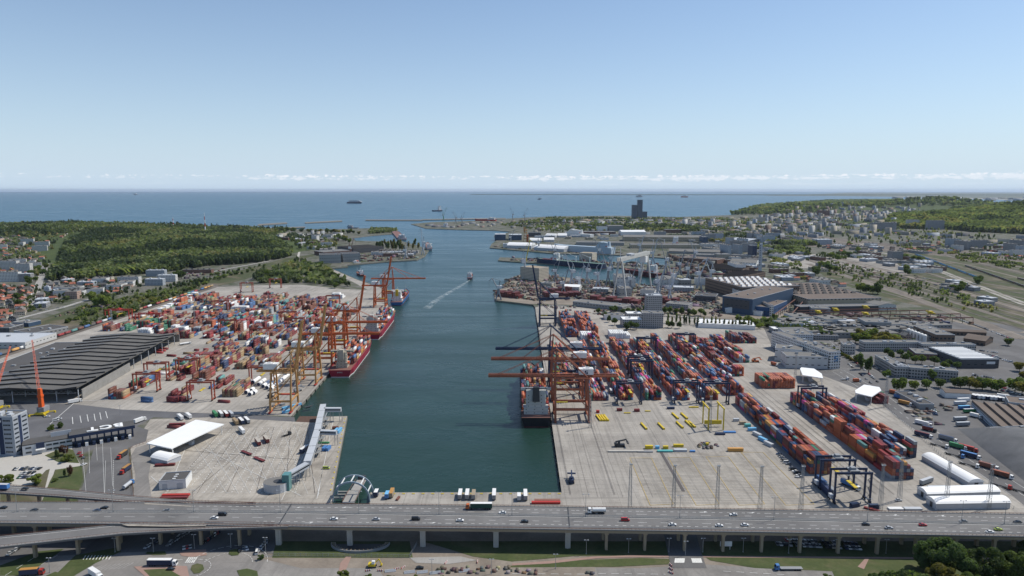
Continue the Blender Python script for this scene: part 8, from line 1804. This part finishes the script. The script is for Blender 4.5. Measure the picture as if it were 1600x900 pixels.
# ---------------- woods: one mass each ----------------
def wood(name, pts, sizes, cols, nq, leaf, label, conif=None):
    n = len(pts); rg = np.random.default_rng(len(pts)); base = [crown_np(rg, nq, 1, 1, 1, 1.0, leaf, 4) for _ in range(6)]; Vs, Cs = [], []
    k = rg.integers(0, 6, n)
    for j in range(6):
        m_ = k == j
        if not m_.any(): continue
        P_ = pts[m_]; S_ = sizes[m_]; V = base[j][None]*S_[:, None, None, :]+P_[:, None, None, :]
        Vs.append(V.reshape(-1, 4, 3)); Cs.append(np.repeat(cols[m_], nq, 0)*rg.uniform(.75, 1.25, (m_.sum()*nq, 1)))
    V = np.concatenate(Vs); C_ = np.concatenate(Cs); me = npmesh(name, V.reshape(-1, 3), np.arange(len(V)*4).reshape(-1, 4), WM, C_)
    return tag(link(name, me), label, kind='stuff')
WM = attrmat('woodland_foliage', .8, .15, .05, 0); bb = WM.node_tree.nodes['Principled BSDF']; leafy(WM.node_tree, bb, bb.inputs['Base Color'].links[0].from_socket)
def noise2(x, y, s, o=0): return mn.noise(Vector((x/s, y/s, o)))
def scatter(polys, n, seed, px=True):
    """random points inside pixel polygons on the terrain, uniform in world area"""
    r = random.Random(seed); out = []
    for poly in polys:
        W_ = [PH(*q) if px else Vector(q) for q in poly]; xs_, ys_ = [w.x for w in W_], [w.y for w in W_]; c = 0; tries = 0
        while c < n and tries < n*30:
            tries += 1; x, y = r.uniform(min(xs_), max(xs_)), r.uniform(min(ys_), max(ys_)); ins = False; j = len(W_)-1
            for i in range(len(W_)):
                if (W_[i].y > y) != (W_[j].y > y) and x < (W_[j].x-W_[i].x)*(y-W_[i].y)/(W_[j].y-W_[i].y)+W_[i].x: ins = not ins
                j = i
            if ins: out.append((x, y, max(0, hz(x, y)))); c += 1
    return out
TG = {'dk': (.062, .084, .045), 'md': (.120, .146, .066), 'lt': (.178, .208, .092), 'yl': (.215, .205, .095), 'br': (.14, .12, .065)}
def forest(polys, n, seed, s0, nq, leaf, name, label, dark=.45, px=True, mask=None):
    pts = scatter(polys, n*(2 if mask else 1), seed, px)
    if mask: pts = [p_ for p_ in pts if noise2(p_[0], p_[1], mask, seed) > .05]
    r = random.Random(seed); cols, sz = [], []
    for (x, y, z) in pts:
        v = noise2(x, y, 260, seed)+.45*noise2(x, y, 70, seed+3)
        c = TG['dk'] if v > .12-(dark-.45) else (TG['md'] if v > -.12 else (TG['lt'] if v > -.38 else TG['yl']))
        if r.random() < .05: c = TG[r.choice(['md', 'lt', 'yl', 'dk'])]
        cols.append(c); h = s0*r.uniform(.8, 1.25); sz.append((h*.55, h*.55, h*.62) if c != TG['dk'] else (h*.42, h*.42, h*.75))
    return wood(name, np.array(pts), np.array(sz), np.array(cols), nq, leaf, label)
forest([[(75, 440), (98, 395), (110, 378), (150, 365), (230, 358), (300, 361), (380, 366), (430, 376), (458, 395), (450, 404), (395, 412), (330, 417), (250, 428), (180, 434), (130, 438)]], 8800, 1, 13, 24, .62, 'hill_wood', 'dense mixed wood of dark pines and bright broadleaf trees on the left hill')
forest([[(-60, 364), (0, 352), (110, 349), (240, 352), (380, 358), (450, 360), (430, 372), (330, 361), (230, 356), (150, 361), (60, 372)]], 3300, 2, 14, 14, .5, 'shore_wood', 'belt of trees along the shore behind the left hill', .3)
forest([[(1385, 352), (1420, 338), (1490, 328), (1560, 324), (1700, 328), (1700, 372), (1600, 366), (1530, 364), (1470, 358), (1420, 358)]], 11000, 3, 21, 12, .68, 'east_forest', 'bright green forest covering the hill on the right', .15)
forest([[(1140, 336), (1190, 322), (1300, 314), (1400, 312), (1500, 314), (1640, 317), (1700, 330), (1500, 322), (1400, 322), (1300, 328), (1210, 336)]], 9500, 4, 25, 8, .6, 'ridge_forest', 'forest along the far coastal ridge', .2)
forest([[(900, 352), (1000, 350), (1120, 358), (1120, 366), (980, 362), (905, 359)], [(1010, 372), (1230, 372), (1250, 382), (1120, 380)], [(1120, 365), (1200, 368), (1190, 374), (1110, 372)], [(1180, 385), (1260, 378), (1330, 384), (1260, 398), (1190, 402)]], 620, 5, 12, 14, .5, 'town_trees', 'belts of trees running through the far town', .55, mask=90)
forest([[(0, 350), (200, 350), (240, 372), (90, 376), (70, 430), (0, 440), (-80, 400)], [(1110, 345), (1390, 330), (1420, 352), (1560, 372), (1600, 400), (1380, 385), (1150, 362)]], 1500, 6, 10, 12, .5, 'garden_trees', 'scattered garden and street trees among the far houses', .4, mask=60)
forest([[(780, 352), (860, 341), (1140, 342), (1200, 350), (1180, 364), (1000, 360), (860, 364)]], 2600, 12, 11, 10, .5, 'town_gardens', 'trees between the streets of the town by the shore', .45)
forest([[(1300, 410), (1420, 436), (1560, 480), (1560, 500), (1440, 470), (1290, 430)], [(1480, 396), (1600, 412), (1640, 430), (1500, 408)], [(1390, 384), (1600, 402), (1640, 412), (1440, 396)], [(1255, 398), (1360, 396), (1360, 404), (1260, 408)], [(1200, 404), (1250, 410), (1260, 440), (1210, 425)]], 420, 14, 4.5, 16, .55, 'trackside_scrub', 'scrub between the railway tracks', .3, mask=34)
forest([[(395, 434), (470, 410), (508, 424), (546, 450), (470, 444), (400, 445)]], 300, 15, 12, 16, .5, 'yard_edge_trees', 'trees and scrub behind the far end of the left yard', .4)
forest([[(0, 455), (50, 450), (140, 440), (230, 440), (220, 462), (100, 475), (0, 500)], [(120, 482), (200, 470), (330, 432), (420, 415), (330, 445), (210, 490), (120, 515)], [(1150, 500), (1260, 508), (1300, 530), (1220, 520)]], 260, 8, 7, 16, .45, 'scrub', 'scrub and small garden trees on the western edge', .35)
forest([[(580, 359), (620, 360), (615, 364), (575, 366)], [(440, 368), (530, 372), (520, 392), (470, 392), (455, 380)]], 240, 9, 12, 16, .45, 'harbour_trees', 'loose trees between the naval sheds', .4)
# ---------------- houses and blocks ----------------
rh = random.Random(21)
HOUSE = {}
def house_mesh(w, d, h, rd, wall, roof, hip=0):
    g = MB(); g.add([(-w/2, -d/2, -3), (w/2, -d/2, -3), (w/2, d/2, -3), (-w/2, d/2, -3), (-w/2, -d/2, h), (w/2, -d/2, h), (w/2, d/2, h), (-w/2, d/2, h), (-w/2, 0, h+rd), (w/2, 0, h+rd)], [(0, 1, 5, 4), (1, 2, 6, 9, 5), (2, 3, 7, 6), (3, 0, 4, 8, 7)])
    wm = g.mesh('wall', FM[wall]); g = MB(); o = .4
    g.add([(-w/2-o, -d/2-o, h-.2), (w/2+o, -d/2-o, h-.2), (w/2+o-hip, 0, h+rd+.05), (-w/2-o+hip, 0, h+rd+.05), (-w/2-o, d/2+o, h-.2), (w/2+o, d/2+o, h-.2)], [(0, 1, 2, 3), (3, 2, 5, 4), (0, 3, 4), (1, 5, 2)])
    g.box(w*.18, w*.18+.7, .5, 1.2, h+rd*.4, h+rd+1.0); return wm, g.mesh('roof', M[roof])
def block_mesh(w, d, h, wall, roof):
    g = MB(); g.box(-w/2, w/2, -d/2, d/2, -6, h); wm = g.mesh('wall', FM[wall]); g = MB(); g.box(-w/2+.3, w/2-.3, -d/2+.3, d/2-.3, h+.01, h+.3); n = max(1, int(w/14))
    for k in range(n): x = -w/2+w*(k+.5)/n; g.box(x-2, x+2, -1.5, 1.5, h+.3, h+2.4)
    return wm, g.mesh('roof', M[roof])
for i in range(10): HOUSE['h%d' % i] = house_mesh(rh.uniform(9, 15), rh.uniform(8, 11), rh.uniform(4.5, 7.5), rh.uniform(2, 4), rh.choice(['white', 'cream', 'greyf', 'pink', 'cream']), ['roofred', 'roofred', 'roofbrown', 'roofgrey', 'roofdark'][i % 5], rh.choice([0, 0, 2.5]))
for i in range(10): HOUSE['b%d' % i] = block_mesh(rh.uniform(35, 75), rh.uniform(11, 14), rh.choice([12, 15, 15, 18, 30]), ['cream', 'white', 'greyf', 'pale', 'white', 'pink', 'cream', 'greyf', 'white', 'pale'][i], rh.choice(['roofgrey', 'roofdark', 'roofgrey']))
for i in range(5): HOUSE['t%d' % i] = block_mesh(rh.uniform(22, 30), rh.uniform(12, 18), rh.choice([33, 36, 42]), rh.choice(['cream', 'white', 'pale']), 'roofgrey')
for i in range(6): HOUSE['s%d' % i] = block_mesh(rh.uniform(25, 60), rh.uniform(15, 30), rh.choice([6, 8, 10]), ['shed', 'shedwhite', 'greyf', 'shedbeige', 'pale', 'brick'][i], rh.choice(['roofgrey', 'lightgrey', 'roofdark', 'roofgrey']))
RN = {'roofred': 'red-roofed', 'roofbrown': 'brown-roofed', 'roofgrey': 'grey-roofed', 'roofdark': 'dark-roofed', 'lightgrey': 'pale-roofed', 'roofwhite': 'white-roofed'}
TOWN = []
def fill(poly, n, kinds, where, rzb=0.0, jit=.5, mind=22, px=True, n_try=30):
    pts = []; 
    for (x, y, z) in scatter([poly], n*6, len(TOWN)+n, px):
        if len(pts) >= n: break
        if all((x-a)**2+(y-b_)**2 > mind**2 for a, b_ in pts[-400:]): pts.append((x, y)); TOWN.append((x, y, z, rh.choice(kinds), rzb+rh.choice([0, math.pi/2])+rh.uniform(-jit, jit)*.3, where))
H = ['h%d' % i for i in range(10)]; B = ['b%d' % i for i in range(10)]; T = ['t%d' % i for i in range(5)]; SH = ['s%d' % i for i in range(6)]
fill([(0, 520), (0, 450), (50, 452), (45, 480), (30, 495)], 55, H, 'suburb at the left edge', .4, mind=17)
fill([(62, 470), (78, 438), (170, 442), (215, 447), (190, 462), (110, 470), (62, 488)], 46, H+['s1', 's2'], 'suburb below the wood', .3, mind=19)
fill([(0, 440), (0, 372), (76, 378), (66, 405), (52, 440)], 90, H+['b1'], 'suburb left of the wood', .4, mind=24)
fill([(0, 372), (0, 356), (120, 354), (160, 362), (100, 374)], 70, H+H+['b2', 'b4'], 'suburb beyond the wood', .2, mind=34)
fill([(160, 364), (150, 356), (260, 354), (270, 360)], 22, H, 'villas behind the hill', .2, mind=40)
fill([(430, 372), (440, 364), (560, 366), (530, 374), (520, 392), (470, 398), (460, 385)], 42, SH+['b1'], 'naval sheds on the west side', .1, mind=45)
fill([(640, 404), (575, 400), (600, 394), (650, 396)], 14, SH, 'peninsula workshops', .1, mind=24)
fill([(640, 355), (720, 350), (860, 342), (960, 342), (985, 346), (900, 352), (800, 358), (720, 357)], 60, SH+['s1'], 'port sheds near the shore', .05, mind=60)
fill([(860, 352), (900, 346), (1010, 344), (1140, 342), (1200, 350), (1180, 362), (1000, 352)], 130, B+SH, 'town centre behind the harbour', .1, mind=58)
fill([(1040, 352), (1150, 342), (1250, 340), (1400, 345), (1400, 360), (1480, 372), (1300, 374), (1180, 364)], 210, B+B+T+H, 'town east of the towers', .2, mind=52)
fill([(1180, 340), (1240, 328), (1330, 322), (1440, 322), (1440, 332), (1400, 340), (1300, 343)], 260, B+H+T, 'hillside town', .2, mind=58)
fill([(1440, 372), (1500, 366), (1640, 374), (1640, 404), (1500, 392)], 42, B+SH+H, 'buildings beside the east forest', .1, mind=40)
fill([(1330, 396), (1440, 408), (1470, 424), (1450, 432), (1390, 418), (1330, 404)], 22, SH, 'depots between the railways', .3, mind=30)
fill([(1030, 372), (1180, 372), (1260, 384), (1200, 402), (1130, 398)], 26, SH+['b3'], 'works behind the far halls', .1, mind=48)
fill([(830, 372), (960, 365), (1030, 366), (960, 376)], 16, SH, 'far transit sheds', 0, mind=50)
fill([(1230, 525), (1270, 515), (1340, 512), (1460, 510), (1440, 535), (1350, 525), (1300, 530)], 14, SH[:4]+['h3'], 'small works behind the estate', .1, mind=26)
fill([(1480, 440), (1560, 470), (1540, 480), (1490, 462)], 8, ['s0', 's2', 'h2'], 'huts in the railway land', .3, mind=25)
fill([(1200, 398), (1260, 396), (1300, 420), (1240, 440), (1205, 425)], 14, SH, 'sheds left of the railway land', .2, mind=35)
fill([(1120, 402), (1200, 404), (1210, 430), (1170, 432)], 12, SH, 'works around the chimney', .1, mind=40)
fill([(1380, 378), (1500, 380), (1640, 392), (1640, 410), (1480, 396)], 46, SH+B[:5]+H, 'street blocks north of the railway', .1, mind=34)
fill([(1020, 374), (1100, 362), (1200, 364), (1260, 378), (1180, 384)], 60, SH+B, 'blocks behind the long far hall', .1, mind=46)
fill([(1260, 386), (1400, 384), (1500, 396), (1400, 400), (1300, 396)], 34, SH+H, 'buildings between the railways', .2, mind=30)
fill([(1205, 440), (1250, 440), (1330, 452), (1300, 444), (1240, 432)], 12, SH+H, 'sheds behind the assembly halls', .2, mind=26)
fill([(1100, 385), (1200, 384), (1210, 400), (1120, 396)], 22, SH+B[:4], 'dockside works before the town', .1, mind=45)
fill([(1250, 500), (1330, 508), (1230, 520), (1215, 510)], 8, SH[:4], 'stores at the works road', .1, mind=22)
fill([(790, 352), (860, 346), (960, 350), (950, 362), (830, 364)], 40, SH+B[:3], 'quayside stores of the far harbour', .1, mind=50)
# hand-placed blocks
def hb(x, y, k, where, rz, s=(1, 1, 1)): q = PH(x, y); HAND.append((q, k, where, rz, s))
HAND = []
for (x, y, w_, d_, h_, wl, rf_, lab, rz) in [(14, 424, 48, 14, 24, 'white', 'roofgrey', 'upper left white apartment block at the left edge', .1), (38, 427, 36, 14, 24, 'white', 'roofgrey', 'upper right white apartment block at the left edge', .1), (14, 441, 50, 14, 22, 'white', 'roofgrey', 'lower left white apartment block at the left edge', .1), (42, 442, 26, 14, 18, 'greyf', 'lightgrey', 'grey-topped block at the lower end of the apartment group', .1),
    (203, 445, 46, 14, 15, 'white', 'roofgrey', 'white apartment block left in the new estate by the wood', .05), (243, 446, 38, 14, 14, 'pale', 'lightgrey', 'front pale apartment block in the new estate', .05), (262, 442, 40, 14, 15, 'white', 'lightgrey', 'white apartment block right in the new estate', .12), (245, 433, 44, 14, 15, 'pale', 'lightgrey', 'rear apartment block in the new estate', .05), (136, 446, 34, 16, 8, 'pale', 'lightgrey', 'low pale store below the wood', .05), (162, 440, 40, 13, 10, 'cream', 'roofgrey', 'long cream house row below the wood', .1), (115, 467, 22, 16, 14, 'pink', 'roofgrey', 'pinkish apartment block by the suburb road', .1), (75, 460, 10, 8, 14, 'pale', 'lightgrey', 'narrow pale tower house by the straight road', .1),
    (310, 427, 70, 20, 9, 'brick', 'roofdark', 'unfinished brick-red building on the construction site', .08), (1379, 361, 130, 22, 42, 'greyf', 'roofgrey', 'wide grey high-rise slab before the forest', .05), (1425, 357, 62, 24, 46, 'white', 'roofgrey', 'bright white tower block before the forest', 0), (1460, 359, 90, 22, 48, 'greyf', 'roofgrey', 'brownish grey tower slab before the forest', .05), (1286, 339, 90, 20, 50, 'brick', 'roofdark', 'dark block in the middle of the hillside town', 0), (1284, 382, 60, 40, 20, 'pale', 'lightgrey', 'pale blue office cube beside the railway', .1), (1398, 407, 34, 24, 26, 'greyf', 'roofgrey', 'grey tower building beside the motorway', .1), (1320, 322, 60, 20, 34, 'white', 'roofgrey', 'white hillside tower beside the ridge', 0), (1190, 349, 70, 20, 36, 'cream', 'roofgrey', 'cream housing slab right of the glass towers', 0)]:
    q = PH(x, y); r_ = empty('building', tuple(q), rz, lab, 'building'); wm, rm = block_mesh(w_, d_, h_, wl, rf_); link('wall', wm, r_); link('roof', rm, r_)
TOWN.sort(key=lambda t_: t_[0]**2+t_[1]**2)
ind = {}; rest = []
nh = [0, 0]
for t_ in TOWN:
    isb = 0 if t_[3][0] == 'h' else 1
    lim = 270
    if nh[isb] < lim: nh[isb] += 1; ind.setdefault(t_[5], []).append(t_)
    else: rest.append(t_)
for where, lst in ind.items():
    ys_ = sorted(t_[1] for t_ in lst); nbn = max(1, len(lst)//14); bands = {}
    for t_ in lst: bands.setdefault(min(nbn-1, int(ys_.index(t_[1])*nbn/len(lst))), []).append(t_)
    for bi, bl in bands.items():
        bl.sort(key=lambda t_: t_[0]/t_[1])
        for i, (x, y, z, k, rz, w_) in enumerate(bl):
            wm, rm = HOUSE[k]; nm = {'h': 'house', 'b': 'apartment_block', 't': 'apartment_tower', 's': 'shed_building'}[k[0]]; cat = {'h': 'house', 'b': 'apartment block', 't': 'tower block', 's': 'shed'}[k[0]]
            rr2 = '' if nbn == 1 else ' of row %d' % (bi+1)
            r_ = empty(nm, (x, y, z), rz, '%s %s, %s from left%s, %s' % (RN[rm.materials[0].name if rm.materials[0].name in RN else next(a for a in M if M[a] == rm.materials[0])], {'h': 'house', 'b': 'block', 't': 'tower', 's': 'shed'}[k[0]], od(i), rr2, where), cat, where)
            link('wall', wm, r_); link('roof', rm, r_)
V_, rows = 0, []
wc = {'cream': (.50, .45, .36), 'white': (.60, .59, .56), 'greyf': (.33, .33, .33), 'pale': (.42, .45, .48), 'pink': (.42, .30, .24)}
for (x, y, z, k, rz, w_) in rest:
    w, d, h = {'h': (12, 10, 7), 'b': (55, 12, 15), 't': (26, 15, 36), 's': (45, 22, 8)}[k[0]]; c = rh.choice(list(wc.values())); f = rh.uniform(.5, .95)
    rows.append((x, y, z-3, w*rh.uniform(.8, 1.2), d, h+3, rz, *[v_*f for v_ in c])); rc_ = rh.choice([(.28, .11, .07), (.16, .16, .155), (.13, .11, .10), (.30, .13, .09)]) if k[0] == 'h' else (.18, .175, .165)
    rows.append((x, y, z+h, w*.96, d*.9, 1.6 if k[0] == 'h' else .4, rz, *rc_))
# the low skyline on the far coast
for i in range(260):
    x = rh.uniform(9500, 22000); y = rh.uniform(12500, 17500); 
    if (x-800)/1 and True: rows.append((x, y, 2, rh.uniform(60, 260), 60, rh.uniform(14, 50) if rh.random() < .9 else 80, 0, *(rh.choice([(.45, .44, .42), (.3, .3, .3), (.55, .55, .55)]))))
me = boxes_mesh('distant_houses', rows, attrmat('house_plaster', .8, .1, .1, .1)); tag(link('distant_houses', me), 'countless far houses and blocks of the hillside town and opposite coast', 'houses', kind='stuff')
# ---------------- shipyard clutter ----------------
rows = []; rc2 = random.Random(9)
cl_c = [(.13, .07, .055), (.11, .065, .05), (.10, .09, .08), (.20, .175, .15), (.06, .06, .06), (.28, .265, .24), (.16, .11, .08), (.14, .14, .135), (.09, .10, .11), (.15, .12, .10), (.12, .10, .085)]
def clutter(poly, n, smax, hmax, seed):
    for (x, y, z) in scatter([poly], n, seed):
        if noise2(x, y, 38, seed) > .12: continue
        a = rc2.uniform(2, smax); rows.append((x, y, z, a, rc2.uniform(1.5, smax*.6), rc2.uniform(.6, hmax)*rc2.random()+.5, rc2.choice([0, math.pi/2])+rc2.uniform(-.15, .15), *[c*rc2.uniform(.7, 1.2) for c in rc2.choice(cl_c)]))
clutter([(775, 466), (774, 459), (800, 436), (843, 431), (1040, 451), (1110, 456), (1130, 480), (1125, 495), (1040, 490), (900, 474), (835, 473)], 4200, 9, 5, 1)
clutter([(775, 466), (774, 459), (800, 436), (843, 431), (1040, 451), (1110, 456), (1130, 480), (1125, 495), (1040, 490), (900, 474), (835, 473)], 160, 34, 6, 21)
clutter([(800, 404), (850, 405), (1000, 413), (1040, 416), (1040, 424), (1000, 419), (850, 410), (782, 406)], 220, 18, 10, 2)
clutter([(1045, 400), (1180, 405), (1185, 430), (1130, 436), (1045, 440)], 420, 26, 12, 3)
clutter([(770, 385), (960, 392), (1040, 400), (1040, 402), (960, 397), (865, 395), (770, 387)], 160, 16, 6, 4)
clutter([(1215, 500), (1255, 470), (1300, 490), (1500, 496), (1520, 507), (1300, 508), (1240, 505)], 460, 16, 4, 5)
clutter([(560, 398), (640, 396), (655, 404), (600, 408), (566, 410)], 240, 16, 7, 6)
clutter([(600, 800), (660, 884), (930, 890), (930, 898), (640, 896)][1:], 60, 3, 1, 7)
clutter([(140, 480), (190, 474), (185, 486), (80, 496)], 120, 6, 4, 8)
clutter([(840, 478), (960, 482), (1010, 495), (930, 492), (905, 488), (850, 482)], 150, 8, 3, 9)
clutter([(1240, 545), (1300, 530), (1480, 505), (1500, 525), (1330, 545)], 110, 9, 3, 10)
clutter([(1310, 410), (1480, 440), (1500, 460), (1400, 446), (1320, 428)], 160, 12, 3, 11)
clutter([(280, 430), (350, 420), (350, 432), (290, 442)], 110, 10, 5, 12)
clutter([(1100, 690), (1130, 697), (1110, 702), (1075, 703)], 40, 3, 1.4, 13)
clutter([(1410, 640), (1425, 650), (1470, 670), (1490, 640), (1430, 615)], 50, 7, 2.6, 14)
me = boxes_mesh('steel_clutter', rows, attrmat('rusty_steel', .8, .25, .3, .4)); tag(link('steel_clutter', me), 'jumble of rusty steel sections, plates and stores on the shipyard ground', 'scrap steel', kind='stuff')
# half-built maroon hulls on the slipways
for (a, b_, B_, lab) in (((850, 465), (905, 463), 24, 'half-built maroon hull block left on the slipway'), ((925, 470), (1000, 476), 22, 'long low maroon hull under construction'), ((1005, 470), (1060, 475), 18, 'pinkish brown hull sections behind the trees'), ((780, 462), (815, 466), 18, 'red-brown hull section at the shipyard corner'), ((860, 459), (890, 456), 16, 'tall red scaffolded hull section')):
    A, Bq = P(*a), P(*b_); d = Bq-A; r_ = empty('ship_hull', tuple(A), math.atan2(d.y, d.x), lab, 'unfinished hull'); w = d.length; g = MB(); n = 6
    for k in range(n): x0, x1 = w*k/n, w*(k+.94)/n; h = 6+5*abs(math.sin(k*1.7+a[0])); g.box(x0, x1, -B_/2, B_/2, .2, h)
    g.build('hull_section', M['maroon_boot'], r_)
    g = MB()
    for k in range(14): x = w*k/14; g.beam((x, -B_/2-.8, 0), (x, -B_/2-.8, 13), .35); g.beam((x, -B_/2-.8, 4+k % 3*3), (x+w/14, -B_/2-.8, 4+k % 3*3), .3)
    g.build('scaffold', M['rust'], r_)
# ---------------- haze ----------------
m = bpy.data.materials.new('haze_air'); m.use_nodes = True; t = m.node_tree; t.nodes.clear()
pv = N(t, 'ShaderNodeVolumePrincipled'); pv.inputs['Color'].default_value = (.72, .84, 1.0, 1); pv.inputs['Density'].default_value = 1.1e-5; pv.inputs['Anisotropy'].default_value = .2
mo = N(t, 'ShaderNodeOutputMaterial'); L(t, pv.outputs[0], mo.inputs['Volume'])
g = MB(); g.box(-150000, 150000, -20000, 150000, -9.5, 330); hz_ = g.build('haze', m); tag(hz_, 'thin blue summer haze over the bay', kind='stuff')
dup = {k: v for k, v in LABELS.items() if len(v) > 1}
print('objects', len(S.objects), 'dup labels', len(dup), list(dup.items())[:12])
print('over 16 words', sorted({k for k in LABELS if len(k.split()) > 16})[:12])
